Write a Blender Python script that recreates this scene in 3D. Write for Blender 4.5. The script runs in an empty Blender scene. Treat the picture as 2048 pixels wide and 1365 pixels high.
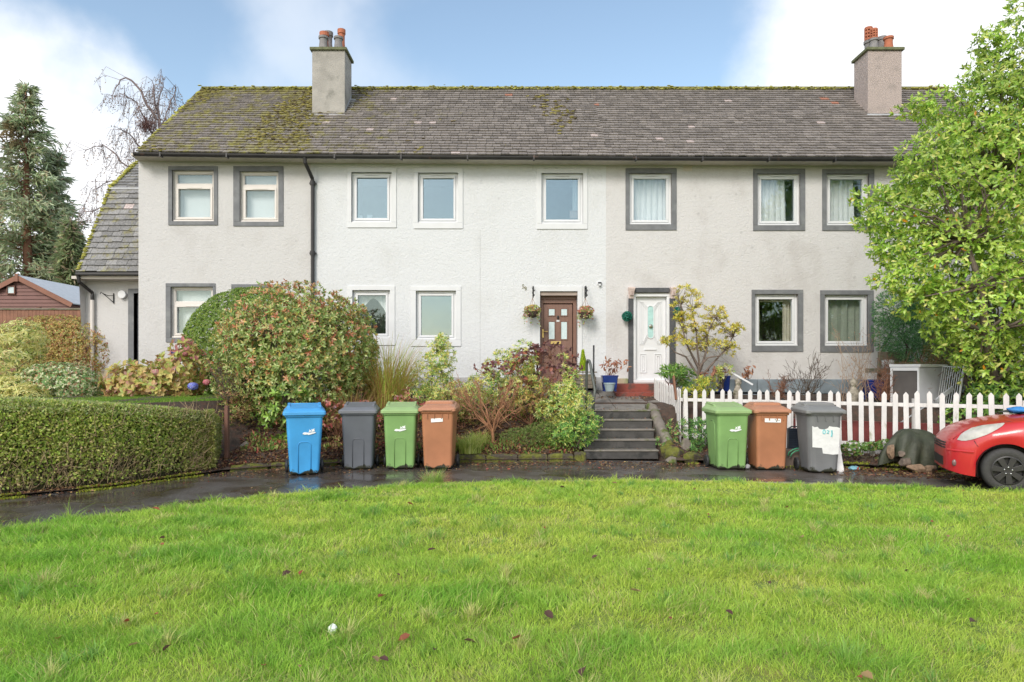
import bpy, math, random
import numpy as np
from mathutils import Vector, Matrix

SC = bpy.context.scene
R = math.radians
# ------------------------------------------------------------------ camera
F = 1365.333
cam_d = bpy.data.cameras.new('camera'); cam = bpy.data.objects.new('camera', cam_d)
SC.collection.objects.link(cam); SC.camera = cam
cam_d.lens = 24; cam_d.sensor_width = 36; cam_d.shift_y = 57.5 / 2048
cam_d.clip_end = 3000; cam_d.clip_start = 0.1
cam.location = (0, 0, 1.6); cam.rotation_euler = (R(90), 0, 0)

# ------------------------------------------------------------------ exposure
SC.view_settings.view_transform = 'Standard'; SC.view_settings.look = 'None'
SC.view_settings.gamma = 1; SC.view_settings.exposure = EXPOSURE = 0.76

# ------------------------------------------------------------------ sky and sun
SUN_EL, SUN_AZ = R(36), R(205)       # azimuth clockwise from +Y: behind the camera, to its left
w = bpy.data.worlds.new('World'); SC.world = w; w.use_nodes = True
nt = w.node_tree; nt.nodes.clear()
def N(nt, t, **k):
    n = nt.nodes.new(t)
    for a, b in k.items():
        if a.startswith('i_'):
            n.inputs[int(a[2:]) if a[2:].isdigit() else a[2:].replace('_', ' ')].default_value = b
        else: setattr(n, a, b)
    return n
def wire_sky():
    L = nt.links.new
    out = N(nt, 'ShaderNodeOutputWorld'); bg = N(nt, 'ShaderNodeBackground'); bg.inputs[1].default_value = 0.1
    sky = N(nt, 'ShaderNodeTexSky'); sky.sky_type = 'NISHITA'; sky.sun_disc = False
    sky.sun_elevation = SUN_EL; sky.sun_rotation = SUN_AZ; sky.air_density = 1.1; sky.dust_density = 1.2; sky.ozone_density = 1.6
    tc = N(nt, 'ShaderNodeTexCoord')
    n1 = N(nt, 'ShaderNodeTexNoise'); n1.inputs['Scale'].default_value = 4.5; n1.inputs['Detail'].default_value = 7; n1.inputs['Roughness'].default_value = .52
    n2 = N(nt, 'ShaderNodeTexNoise'); n2.inputs['Scale'].default_value = 1.7; n2.inputs['Detail'].default_value = 4
    mp = N(nt, 'ShaderNodeMapping'); mp.inputs['Scale'].default_value = (1, 1, 2.2)
    L(tc.outputs['Generated'], n1.inputs['Vector']); L(tc.outputs['Generated'], mp.inputs['Vector']); L(mp.outputs[0], n2.inputs['Vector'])
    acc = None
    # cumulus banks: direction (as seen along x/f, z/f), radius in degrees
    for px, py, r in ((150, 215, 6.6), (60, 330, 9), (130, 430, 8.5), (190, 560, 8), (30, 230, 4), (1985, 200, 16), (1640, 200, 4.5), (1850, 60, 8), (1750, 560, 12)):
        v = Vector(((px - 1024) / F, 1, (740 - py) / F)).normalized()
        d = N(nt, 'ShaderNodeVectorMath', operation='DOT_PRODUCT'); d.inputs[1].default_value = v
        L(tc.outputs['Generated'], d.inputs[0])
        m = N(nt, 'ShaderNodeMapRange'); m.inputs[1].default_value = math.cos(R(r * 1.3)); m.inputs[2].default_value = math.cos(R(r * .62))
        L(d.outputs['Value'], m.inputs[0])
        if acc is None: acc = m.outputs[0]
        else:
            mx = N(nt, 'ShaderNodeMath', operation='MAXIMUM'); L(acc, mx.inputs[0]); L(m.outputs[0], mx.inputs[1]); acc = mx.outputs[0]
    # mask = smooth(acc + (noise-.5)*.75)
    a = N(nt, 'ShaderNodeMath', operation='MULTIPLY_ADD'); a.inputs[1].default_value = 1.7; L(n1.outputs[0], a.inputs[0])
    a.inputs[2].default_value = -.86
    b = N(nt, 'ShaderNodeMath', operation='ADD'); L(a.outputs[0], b.inputs[0]); L(acc, b.inputs[1])
    m1 = N(nt, 'ShaderNodeMapRange', interpolation_type='SMOOTHSTEP'); m1.inputs[1].default_value = .2; m1.inputs[2].default_value = .85; L(b.outputs[0], m1.inputs[0])
    # thin high cloud everywhere behind and a veil in front
    m2 = N(nt, 'ShaderNodeMapRange', interpolation_type='SMOOTHSTEP'); m2.inputs[1].default_value = .47; m2.inputs[2].default_value = .72; m2.inputs[4].default_value = .62; L(n2.outputs[0], m2.inputs[0])
    # cloudier sky behind the camera (y<0)
    sp = N(nt, 'ShaderNodeSeparateXYZ'); L(tc.outputs['Generated'], sp.inputs[0])
    m3 = N(nt, 'ShaderNodeMapRange'); m3.inputs[1].default_value = .35; m3.inputs[2].default_value = -.3; m3.inputs[3].default_value = 0; m3.inputs[4].default_value = .42; L(sp.outputs[1], m3.inputs[0])
    vz = Vector(((520 - 1024) / F, 1, (740 - 60) / F)).normalized()
    d = N(nt, 'ShaderNodeVectorMath', operation='DOT_PRODUCT'); d.inputs[1].default_value = vz; L(tc.outputs['Generated'], d.inputs[0])
    m4 = N(nt, 'ShaderNodeMapRange'); m4.inputs[1].default_value = math.cos(R(16)); m4.inputs[2].default_value = math.cos(R(6)); m4.inputs[4].default_value = 1; L(d.outputs['Value'], m4.inputs[0])
    n3 = N(nt, 'ShaderNodeTexNoise'); n3.inputs['Scale'].default_value = 4.2; n3.inputs['Detail'].default_value = 5; L(tc.outputs['Generated'], n3.inputs['Vector'])
    m5 = N(nt, 'ShaderNodeMapRange', interpolation_type='SMOOTHSTEP'); m5.inputs[1].default_value = .38; m5.inputs[2].default_value = .68; m5.inputs[4].default_value = .42; L(n3.outputs[0], m5.inputs[0])
    mm = N(nt, 'ShaderNodeMath', operation='MULTIPLY'); L(m4.outputs[0], mm.inputs[0]); L(m5.outputs[0], mm.inputs[1])
    s1 = N(nt, 'ShaderNodeMath', operation='MAXIMUM'); L(m1.outputs[0], s1.inputs[0]); L(mm.outputs[0], s1.inputs[1])
    ad = N(nt, 'ShaderNodeMath', operation='MULTIPLY'); L(m2.outputs[0], ad.inputs[0]); L(m3.outputs[0], ad.inputs[1])
    ad2 = N(nt, 'ShaderNodeMath', operation='MULTIPLY_ADD'); ad2.inputs[1].default_value = 2.2; L(ad.outputs[0], ad2.inputs[0]); L(m3.outputs[0], ad2.inputs[2])
    s2 = N(nt, 'ShaderNodeMath', operation='MAXIMUM', use_clamp=True); L(s1.outputs[0], s2.inputs[0]); L(ad2.outputs[0], s2.inputs[1])
    tint = N(nt, 'ShaderNodeMix', data_type='RGBA', blend_type='MULTIPLY'); tint.inputs[0].default_value = 1
    tint.inputs[7].default_value = SKYTINT + (1,); L(sky.outputs[0], tint.inputs[6])
    mix = N(nt, 'ShaderNodeMix', data_type='RGBA'); L(s2.outputs[0], mix.inputs[0]); L(tint.outputs[2], mix.inputs[6]); mix.inputs[7].default_value = CLOUD + (1,)
    L(mix.outputs[2], bg.inputs[0]); L(bg.outputs[0], out.inputs[0])
SKYTINT = (1.60, 1.50, 1.33); CLOUD = (7.2, 7.3, 7.5)
wire_sky()
sun_d = bpy.data.lights.new('sun', 'SUN'); sun_d.energy = 1.5; sun_d.angle = R(20); sun_d.color = (1, .95, .88)
sun = bpy.data.objects.new('sun', sun_d); SC.collection.objects.link(sun)
sdir = Vector((math.sin(SUN_AZ) * math.cos(SUN_EL), math.cos(SUN_AZ) * math.cos(SUN_EL), math.sin(SUN_EL)))
sun.rotation_euler = sdir.to_track_quat('Z', 'Y').to_euler()

# ------------------------------------------------------------------ helpers
def P(x, y, d): return Vector(((x - 1024) / F * d, d, 1.6 + (740 - y) / F * d))
W = 15.87                      # distance of the facades
def link(o): SC.collection.objects.link(o); return o
def tag(o, label=None, cat=None, group=None, kind=None):
    if label: o['label'] = label
    if cat: o['category'] = cat
    if group: o['group'] = group
    if kind: o['kind'] = kind
    return o
def thing(name, label, cat, loc=(0, 0, 0), rz=0, group=None):
    o = bpy.data.objects.new(name, None); link(o); o.location = loc; o.rotation_euler = (0, 0, rz); o.empty_display_size = .1
    return tag(o, label, cat, group)

class MB:
    """collects shapes; build() links them as one mesh object"""
    def __init__(s): s.v = []; s.f = []; s.c = []; s.col = None
    def add(s, vs, fs):
        b = len(s.v); s.v += [tuple(p) for p in vs]; s.f += [tuple(i + b for i in f) for f in fs]
        if s.col is not None: s.c += [s.col] * len(vs)
        return s
    def box(s, x0, x1, y0, y1, z0, z1):
        v = [(x, y, z) for x in (x0, x1) for y in (y0, y1) for z in (z0, z1)]
        return s.add(v, [(0, 1, 3, 2), (4, 6, 7, 5), (0, 4, 5, 1), (2, 3, 7, 6), (0, 2, 6, 4), (1, 5, 7, 3)])
    def obox(s, c, sz, M):
        c = Vector(c)
        v = [c + M @ Vector((x * sz[0] / 2, y * sz[1] / 2, z * sz[2] / 2)) for x in (-1, 1) for y in (-1, 1) for z in (-1, 1)]
        return s.add(v, [(0, 1, 3, 2), (4, 6, 7, 5), (0, 4, 5, 1), (2, 3, 7, 6), (0, 2, 6, 4), (1, 5, 7, 3)])
    def bar(s, p, q, w, t, up=(0, 0, 1)):
        p, q = Vector(p), Vector(q); d = q - p; y = d.normalized(); x = y.cross(Vector(up)).normalized(); z = x.cross(y)
        M = Matrix((x, y, z)).transposed(); return s.obox((p + q) / 2, (w, d.length, t), M)
    def tube(s, pts, rad, n=8, cap=True):
        pts = [Vector(p) for p in pts]
        if not hasattr(rad, '__len__'): rad = [rad] * len(pts)
        b = len(s.v); up = Vector((0, 0, 1)); px = None; vs = []; fs = []
        for i, p in enumerate(pts):
            d = (pts[min(i + 1, len(pts) - 1)] - pts[max(i - 1, 0)])
            if d.length < 1e-9: d = Vector((0, 0, 1))
            d.normalize()
            if px is None:
                px = d.cross(up if abs(d.z) < .95 else Vector((1, 0, 0))).normalized()
            else:
                px = (px - d * px.dot(d)); px = px.normalized() if px.length > 1e-6 else d.orthogonal().normalized()
            py = d.cross(px)
            for k in range(n):
                a = 2 * math.pi * k / n; vs.append(p + (px * math.cos(a) + py * math.sin(a)) * rad[i])
        for i in range(len(pts) - 1):
            for k in range(n):
                fs.append((i * n + k, i * n + (k + 1) % n, (i + 1) * n + (k + 1) % n, (i + 1) * n + k))
        if cap:
            fs.append(tuple(range(n - 1, -1, -1))); fs.append(tuple((len(pts) - 1) * n + k for k in range(n)))
        return s.add(vs, fs)
    def lathe(s, c, prof, n=20, axis='z'):
        vs = []; fs = []
        for r, h in prof:
            for k in range(n):
                a = 2 * math.pi * k / n; x, y = r * math.cos(a), r * math.sin(a)
                vs.append((c[0] + x, c[1] + y, c[2] + h) if axis == 'z' else (c[0] + x, c[1] + h, c[2] + y))
        for i in range(len(prof) - 1):
            for k in range(n): fs.append((i * n + k, i * n + (k + 1) % n, (i + 1) * n + (k + 1) % n, (i + 1) * n + k))
        fs.append(tuple(range(n - 1, -1, -1))); fs.append(tuple((len(prof) - 1) * n + k for k in range(n)))
        return s.add(vs, fs)
    def prism(s, poly, y0, y1):
        """poly: (x,z) points, extruded from y0 to y1"""
        n = len(poly); vs = [(x, y0, z) for x, z in poly] + [(x, y1, z) for x, z in poly]
        fs = [tuple(range(n)), tuple(range(2 * n - 1, n - 1, -1))] + [(i, i + n, (i + 1) % n + n, (i + 1) % n) for i in range(n)]
        return s.add(vs, fs)
    def loft(s, secs, cap=True, closed=True):
        n = len(secs[0]); vs = [p for q in secs for p in q]; fs = []
        for i in range(len(secs) - 1):
            for k in range(n if closed else n - 1):
                fs.append((i * n + k, i * n + (k + 1) % n, (i + 1) * n + (k + 1) % n, (i + 1) * n + k))
        if cap: fs.append(tuple(range(n - 1, -1, -1))); fs.append(tuple((len(secs) - 1) * n + k for k in range(n)))
        return s.add(vs, fs)
    def ball(s, c, r, n=10, jit=0, rng=random):
        r = r if hasattr(r, '__len__') else (r, r, r); vs = []; fs = []
        m = n // 2 + 1
        for i in range(m + 1):
            t = math.pi * i / m
            for k in range(n):
                a = 2 * math.pi * k / n; j = 1 + rng.uniform(-jit, jit)
                vs.append((c[0] + r[0] * j * math.sin(t) * math.cos(a), c[1] + r[1] * j * math.sin(t) * math.sin(a), c[2] + r[2] * j * math.cos(t)))
        for i in range(m):
            for k in range(n): fs.append((i * n + k, (i + 1) * n + k, (i + 1) * n + (k + 1) % n, i * n + (k + 1) % n))
        return s.add(vs, fs)
    def build(s, name, mat, parent=None, smooth=False, bevel=0, seg=2):
        me = bpy.data.meshes.new(name); me.from_pydata(s.v, [], s.f); me.update()
        if s.c and len(s.c) == len(s.v):
            a = me.color_attributes.new('col', 'FLOAT_COLOR', 'POINT')
            a.data.foreach_set('color', np.array([tuple(c) + (1,) if len(c) == 3 else tuple(c) for c in s.c], dtype=np.float32).ravel())
        o = link(bpy.data.objects.new(name, me))
        if mat: me.materials.append(mat)
        if smooth: me.polygons.foreach_set('use_smooth', [True] * len(me.polygons))
        if bevel:
            m = o.modifiers.new('bevel', 'BEVEL'); m.width = bevel; m.segments = seg; m.limit_method = 'ANGLE'; m.angle_limit = R(35)
        if parent: o.parent = parent
        return o

def mesh_np(name, V, faces, mat, col=None, parent=None, smooth=False):
    """faces: list of (M,k) int arrays"""
    me = bpy.data.meshes.new(name); V = np.asarray(V, np.float32)
    me.vertices.add(len(V)); me.vertices.foreach_set('co', V.ravel())
    li = np.concatenate([f.ravel() for f in faces]).astype(np.int32)
    tot = np.concatenate([np.full(len(f), f.shape[1]) for f in faces]).astype(np.int32)
    st = np.concatenate([[0], np.cumsum(tot)[:-1]]).astype(np.int32)
    me.loops.add(len(li)); me.loops.foreach_set('vertex_index', li)
    me.polygons.add(len(tot)); me.polygons.foreach_set('loop_start', st); me.polygons.foreach_set('loop_total', tot)
    if smooth: me.polygons.foreach_set('use_smooth', np.ones(len(tot), bool))
    me.update(calc_edges=True)
    if col is not None:
        a = me.color_attributes.new('col', 'FLOAT_COLOR', 'POINT')
        c4 = np.ones((len(V), 4), np.float32); c4[:, :3] = col; a.data.foreach_set('color', c4.ravel())
    me.materials.append(mat)
    o = link(bpy.data.objects.new(name, me))
    if parent: o.parent = parent
    return o

# ------------------------------------------------------------------ materials
def lin(r, g, b):
    f = lambda c: (c / 255 / 12.92) if c / 255 <= .04045 else ((c / 255 + .055) / 1.055) ** 2.4
    return (f(r), f(g), f(b))
def base_mat(name):
    m = bpy.data.materials.new(name); m.use_nodes = True; nt = m.node_tree
    return m, nt, nt.nodes['Principled BSDF'], nt.links.new
def mat(name, col, rough=.6, var=.12, scale=6, bump=0, bscale=60, metal=0, spec=.5, col2=None, c2lo=.5, c2hi=.65, c2scale=3, stretch=(1, 1, 1)):
    """colour with noise variation, an optional second colour in patches, and a bump"""
    m, nt, b, L = base_mat(name)
    tc = N(nt, 'ShaderNodeTexCoord'); mp = N(nt, 'ShaderNodeMapping'); mp.inputs['Scale'].default_value = stretch; L(tc.outputs['Object'], mp.inputs[0])
    n = N(nt, 'ShaderNodeTexNoise'); n.inputs['Scale'].default_value = scale; n.inputs['Detail'].default_value = 6; L(mp.outputs[0], n.inputs['Vector'])
    mr = N(nt, 'ShaderNodeMapRange'); mr.inputs[1].default_value = .25; mr.inputs[2].default_value = .75; mr.inputs[3].default_value = 1 - var; mr.inputs[4].default_value = 1 + var; L(n.outputs[0], mr.inputs[0])
    mx = N(nt, 'ShaderNodeMix', data_type='RGBA', blend_type='MULTIPLY'); mx.inputs[0].default_value = 1; mx.inputs[6].default_value = tuple(col) + (1,)
    L(mr.outputs[0], mx.inputs[7]); last = mx.outputs[2]
    if col2:
        n2 = N(nt, 'ShaderNodeTexNoise'); n2.inputs['Scale'].default_value = c2scale; n2.inputs['Detail'].default_value = 8; n2.inputs['Roughness'].default_value = .6; L(mp.outputs[0], n2.inputs['Vector'])
        m2 = N(nt, 'ShaderNodeMapRange', interpolation_type='SMOOTHSTEP'); m2.inputs[1].default_value = c2lo; m2.inputs[2].default_value = c2hi; L(n2.outputs[0], m2.inputs[0])
        x2 = N(nt, 'ShaderNodeMix', data_type='RGBA'); L(m2.outputs[0], x2.inputs[0]); L(last, x2.inputs[6]); x2.inputs[7].default_value = tuple(col2) + (1,); last = x2.outputs[2]
    L(last, b.inputs['Base Color']); b.inputs['Roughness'].default_value = rough; b.inputs['Metallic'].default_value = metal; b.inputs['Specular IOR Level'].default_value = spec
    if bump:
        n3 = N(nt, 'ShaderNodeTexNoise'); n3.inputs['Scale'].default_value = bscale; n3.inputs['Detail'].default_value = 3; L(mp.outputs[0], n3.inputs['Vector'])
        bp = N(nt, 'ShaderNodeBump'); bp.inputs['Strength'].default_value = min(1, bump); bp.inputs['Distance'].default_value = .02; L(n3.outputs[0], bp.inputs['Height']); L(bp.outputs[0], b.inputs['Normal'])
    return m
def leafmat(name, rough=.45, trans=.42, spec=.4):
    m, nt, b, L = base_mat(name)
    vc = N(nt, 'ShaderNodeVertexColor', layer_name='col'); L(vc.outputs[0], b.inputs['Base Color'])
    b.inputs['Roughness'].default_value = rough; b.inputs['Specular IOR Level'].default_value = spec
    if trans:
        t = N(nt, 'ShaderNodeBsdfTranslucent'); L(vc.outputs[0], t.inputs[0]); ms = N(nt, 'ShaderNodeMixShader'); ms.inputs[0].default_value = trans
        L(b.outputs[0], ms.inputs[1]); L(t.outputs[0], ms.inputs[2]); L(ms.outputs[0], nt.nodes['Material Output'].inputs[0])
    return m
def vcmat(name, rough=.8, var=.15, scale=30, bump=0, bscale=60, spec=.3):
    m, nt, b, L = base_mat(name)
    vc = N(nt, 'ShaderNodeVertexColor', layer_name='col'); tc = N(nt, 'ShaderNodeTexCoord')
    n = N(nt, 'ShaderNodeTexNoise'); n.inputs['Scale'].default_value = scale; n.inputs['Detail'].default_value = 5; L(tc.outputs['Object'], n.inputs['Vector'])
    mr = N(nt, 'ShaderNodeMapRange'); mr.inputs[1].default_value = .3; mr.inputs[2].default_value = .7; mr.inputs[3].default_value = 1 - var; mr.inputs[4].default_value = 1 + var; L(n.outputs[0], mr.inputs[0])
    mx = N(nt, 'ShaderNodeMix', data_type='RGBA', blend_type='MULTIPLY'); mx.inputs[0].default_value = 1; L(vc.outputs[0], mx.inputs[6]); L(mr.outputs[0], mx.inputs[7])
    L(mx.outputs[2], b.inputs['Base Color']); b.inputs['Roughness'].default_value = rough; b.inputs['Specular IOR Level'].default_value = spec
    if bump:
        n3 = N(nt, 'ShaderNodeTexNoise'); n3.inputs['Scale'].default_value = bscale; L(tc.outputs['Object'], n3.inputs['Vector'])
        bp = N(nt, 'ShaderNodeBump'); bp.inputs['Strength'].default_value = bump; bp.inputs['Distance'].default_value = .02; L(n3.outputs[0], bp.inputs['Height']); L(bp.outputs[0], b.inputs['Normal'])
    return m
def harling(name, col, stain, amt=.35, sc=20):
    """wet dash render: lumpy bump, faint stains"""
    m, nt, b, L = base_mat(name); tc = N(nt, 'ShaderNodeTexCoord')
    n = N(nt, 'ShaderNodeTexNoise'); n.inputs['Scale'].default_value = sc; n.inputs['Detail'].default_value = 4; n.inputs['Roughness'].default_value = .62; n.inputs['Distortion'].default_value = .6; L(tc.outputs['Object'], n.inputs['Vector'])
    mp = N(nt, 'ShaderNodeMapping'); mp.inputs['Scale'].default_value = (1, 1, .75); L(tc.outputs['Object'], mp.inputs[0])
    n2 = N(nt, 'ShaderNodeTexNoise'); n2.inputs['Scale'].default_value = 1.3; n2.inputs['Detail'].default_value = 9; n2.inputs['Roughness'].default_value = .68; L(mp.outputs[0], n2.inputs['Vector'])
    m2 = N(nt, 'ShaderNodeMapRange', interpolation_type='SMOOTHSTEP'); m2.inputs[1].default_value = .44; m2.inputs[2].default_value = .74; m2.inputs[4].default_value = amt; L(n2.outputs[0], m2.inputs[0])
    x2 = N(nt, 'ShaderNodeMix', data_type='RGBA'); L(m2.outputs[0], x2.inputs[0]); x2.inputs[6].default_value = tuple(col) + (1,); x2.inputs[7].default_value = tuple(stain) + (1,)
    v = N(nt, 'ShaderNodeTexVoronoi'); v.inputs['Scale'].default_value = 2.1; L(tc.outputs['Object'], v.inputs['Vector'])
    mv = N(nt, 'ShaderNodeMapRange'); mv.inputs[1].default_value = .035; mv.inputs[2].default_value = .09; mv.inputs[3].default_value = .72; mv.inputs[4].default_value = 1; L(v.outputs['Distance'], mv.inputs[0])
    x3 = N(nt, 'ShaderNodeMix', data_type='RGBA', blend_type='MULTIPLY'); x3.inputs[0].default_value = amt; L(x2.outputs[2], x3.inputs[6]); L(mv.outputs[0], x3.inputs[7])
    L(x3.outputs[2], b.inputs['Base Color']); b.inputs['Roughness'].default_value = .85; b.inputs['Specular IOR Level'].default_value = .2
    bp = N(nt, 'ShaderNodeBump'); bp.inputs['Strength'].default_value = .55; bp.inputs['Distance'].default_value = .03; L(n.outputs[0], bp.inputs['Height']); L(bp.outputs[0], b.inputs['Normal'])
    return m
def glass(name, tint=(.9, .95, .95), fac=.3, refl=(.50, .62, .68)):
    m, nt, b, L = base_mat(name); nt.nodes.remove(b)
    t = N(nt, 'ShaderNodeBsdfTransparent'); t.inputs[0].default_value = tuple(tint) + (1,)
    g = N(nt, 'ShaderNodeBsdfGlossy'); g.inputs['Roughness'].default_value = .02; g.inputs[0].default_value = tuple(refl) + (1,)
    ms = N(nt, 'ShaderNodeMixShader'); ms.inputs[0].default_value = fac; L(t.outputs[0], ms.inputs[1]); L(g.outputs[0], ms.inputs[2]); L(ms.outputs[0], nt.nodes['Material Output'].inputs[0])
    tc = N(nt, 'ShaderNodeTexCoord'); n3 = N(nt, 'ShaderNodeTexNoise'); n3.inputs['Scale'].default_value = 1.3; L(tc.outputs['Object'], n3.inputs['Vector'])
    bp = N(nt, 'ShaderNodeBump'); bp.inputs['Strength'].default_value = .08; bp.inputs['Distance'].default_value = .05; L(n3.outputs[0], bp.inputs['Height']); L(bp.outputs[0], g.inputs['Normal'])
    return m
M = {}
M['wall_white'] = harling('white_harling', (.645, .658, .675), (.54, .54, .53), .4)
M['wall_cream'] = harling('cream_harling', (.575, .565, .56), (.46, .44, .42), .5)
M['wall_cream_right'] = harling('pale_harling', (.595, .582, .58), (.45, .425, .41), .6)
M['band_grey'] = mat('grey_band_paint', (.155, .16, .17), .7, .18, 5, .1, 40, col2=(.24, .25, .25), c2lo=.45, c2hi=.8)
M['band_white'] = mat('white_band_paint', (.655, .665, .68), .6, .04, 4)
M['upvc'] = mat('white_upvc', (.70, .71, .73), .3, .03, 4)
M['upvc_cream'] = mat('old_cream_upvc', (.68, .64, .60), .4, .04, 4)
M['brown_door'] = mat('brown_door_upvc', (.20, .108, .08), .4, .12, 5, .1, 60, stretch=(6, 6, 1))
M['beige_board'] = mat('beige_board', (.36, .29, .25), .6)
M['black'] = mat('black_iron', (.015, .015, .016), .5, .2)
M['black_plastic'] = mat('black_plastic', (.03, .031, .034), .42, .2)
M['gutter'] = mat('black_gutter', (.028, .026, .027), .45, .3, 5, col2=(.13, .07, .05), c2lo=.6, c2hi=.75)
M['fascia'] = mat('cream_fascia', (.60, .55, .50), .7, .1)
M['gold'] = mat('brass', (.62, .45, .16), .3, .1, metal=.6)
M['glass'] = glass('window_glass', (.82, .88, .9), .30)
M['glass_clear'] = glass('clear_glass', (.94, .96, .96), .12)
M['glass_frosted'] = mat('frosted_glass', (.55, .66, .68), .15, .08, 20)
M['glass_teal'] = mat('teal_frosted_glass', (.40, .62, .60), .15, .2, 9)
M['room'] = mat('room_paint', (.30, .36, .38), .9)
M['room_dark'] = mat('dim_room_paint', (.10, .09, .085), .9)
M['net'] = mat('net_curtain', (.82, .83, .84), .9, .05)
M['curtain'] = mat('cream_curtain', (.60, .54, .44), .9, .1)
M['blind'] = mat('white_blind', (.84, .85, .85), .8, .03)
M['plinth'] = mat('plinth_stone', (.42, .42, .42), .85, .25, 4, .3, 25, col2=(.26, .25, .24), c2scale=2)
M['plinth_blue'] = mat('blue_grey_plinth', (.20, .24, .27), .85, .3, 4, .3, 25)
M['plinth_yellow'] = mat('sandstone_plinth', (.42, .36, .25), .85, .25, 4, .3, 25, col2=(.25, .27, .14), c2scale=2)
M['lead'] = mat('lead_flashing', (.42, .43, .45), .5, .15)
M['wood_white'] = mat('white_fence_paint', (.66, .64, .625), .6, .12, 12, .2, 30, col2=(.36, .35, .25), c2lo=.60, c2hi=.76, c2scale=9, stretch=(1, 1, .4))
M['wood_old'] = mat('weathered_wood', (.20, .17, .13), .85, .3, 8, .3, 40, stretch=(1, 1, 6), col2=(.12, .14, .06), c2scale=3)
M['wood_brown'] = mat('brown_timber', (.16, .075, .05), .75, .2, 5, .15, 30)
M['wood_orange'] = mat('orange_timber', (.24, .115, .07), .75, .3, 5, .15, 30)
M['felt'] = mat('mineral_roof_felt', (.50, .53, .56), .8, .1, 8)
M['bark'] = mat('bark', (.10, .075, .055), .9, .3, 14, .4, 40)
M['bark_red'] = mat('red_brown_bark', (.24, .115, .07), .85, .3, 14, .2, 40)
M['bark_grey'] = mat('grey_brown_bark', (.17, .13, .11), .85, .3, 14, .2, 40)
M['twig_pale'] = mat('pale_dry_stems', (.42, .30, .21), .85, .3, 14)
M['soil'] = mat('garden_soil', (.062, .043, .032), .95, .4, 9, .8, 30, col2=(.10, .05, .035), c2scale=14)
M['concrete_dark'] = mat('wet_dark_concrete', (.062, .058, .055), .55, .3, 6, .35, 50, col2=(.03, .03, .028), c2scale=5)
M['tread'] = mat('worn_tread', (.20, .18, .155), .6, .25, 8, .3, 50, col2=(.11, .12, .05), c2lo=.52, c2hi=.68, c2scale=7)
M['paving'] = mat('wet_paving_slab', (.19, .175, .155), .5, .25, 5, .3, 40, col2=(.10, .09, .08), c2scale=3)
M['red_paint'] = mat('red_painted_step', (.24, .052, .035), .6, .25, 6, .3, 40, col2=(.085, .05, .04), c2lo=.48, c2hi=.62, c2scale=4)
M['stone'] = mat('rough_stone', (.19, .165, .14), .9, .35, 7, .6, 20, col2=(.085, .11, .02), c2lo=.48, c2hi=.62, c2scale=5)
M['moss_stone'] = mat('mossy_stone', (.125, .13, .022), .95, .4, 16, .8, 60, col2=(.07, .058, .042), c2lo=.46, c2hi=.6, c2scale=6)
M['terracotta'] = mat('terracotta', (.42, .14, .075), .8, .2, 8)
M['pot_grey'] = mat('grey_clay', (.22, .21, .21), .8, .25, 8)
M['render_old'] = mat('cracked_cement', (.36, .34, .31), .9, .22, 3, .5, 30, col2=(.15, .15, .13), c2lo=.52, c2hi=.78, c2scale=2.4)
M['pebbledash'] = mat('pink_pebbledash', (.42, .35, .32), .95, .45, 45, .9, 60, col2=(.25, .22, .2), c2lo=.5, c2hi=.8)
M['cap_moss'] = mat('mossy_concrete', (.14, .15, .08), .9, .3, 9, .5, 40)
M['leaf'] = leafmat('leaf'); M['leaf_gloss'] = leafmat('glossy_leaf', .3, .38, .6); M['needle'] = leafmat('needle', .6, .4, .2)
M['grass'] = leafmat('grass_blade', .5, .42, .25)
def slatemat():
    m = vcmat('roof_slate', .66, .3, 24, .45, 50); nt = m.node_tree; L = nt.links.new; b = nt.nodes['Principled BSDF']; src = b.inputs['Base Color'].links[0].from_socket
    vc = [n for n in nt.nodes if n.type == 'VERTEX_COLOR'][0]; tc = [n for n in nt.nodes if n.type == 'TEX_COORD'][0]
    n1 = N(nt, 'ShaderNodeTexNoise'); n1.inputs['Scale'].default_value = 3.2; n1.inputs['Detail'].default_value = 9; n1.inputs['Roughness'].default_value = .72; L(tc.outputs['Object'], n1.inputs['Vector'])
    a = N(nt, 'ShaderNodeMath', operation='ADD'); L(n1.outputs[0], a.inputs[0]); L(vc.outputs['Alpha'], a.inputs[1])
    mk = N(nt, 'ShaderNodeMapRange', interpolation_type='SMOOTHSTEP'); mk.inputs[1].default_value = 1.0; mk.inputs[2].default_value = 1.16; mk.inputs[4].default_value = .85; L(a.outputs[0], mk.inputs[0])
    n2 = N(nt, 'ShaderNodeTexNoise'); n2.inputs['Scale'].default_value = 9; n2.inputs['Detail'].default_value = 4; L(tc.outputs['Object'], n2.inputs['Vector'])
    c = N(nt, 'ShaderNodeMix', data_type='RGBA'); c.inputs[6].default_value = (.12, .095, .05, 1); c.inputs[7].default_value = (.31, .29, .075, 1)
    m3 = N(nt, 'ShaderNodeMapRange'); m3.inputs[1].default_value = .35; m3.inputs[2].default_value = .62; L(n2.outputs[0], m3.inputs[0]); L(m3.outputs[0], c.inputs[0])
    x = N(nt, 'ShaderNodeMix', data_type='RGBA'); L(mk.outputs[0], x.inputs[0]); L(src, x.inputs[6]); L(c.outputs[2], x.inputs[7]); L(x.outputs[2], b.inputs['Base Color']); return m
M['slate'] = slatemat()
M['moss'] = vcmat('roof_moss', .95, .3, 40)

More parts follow.
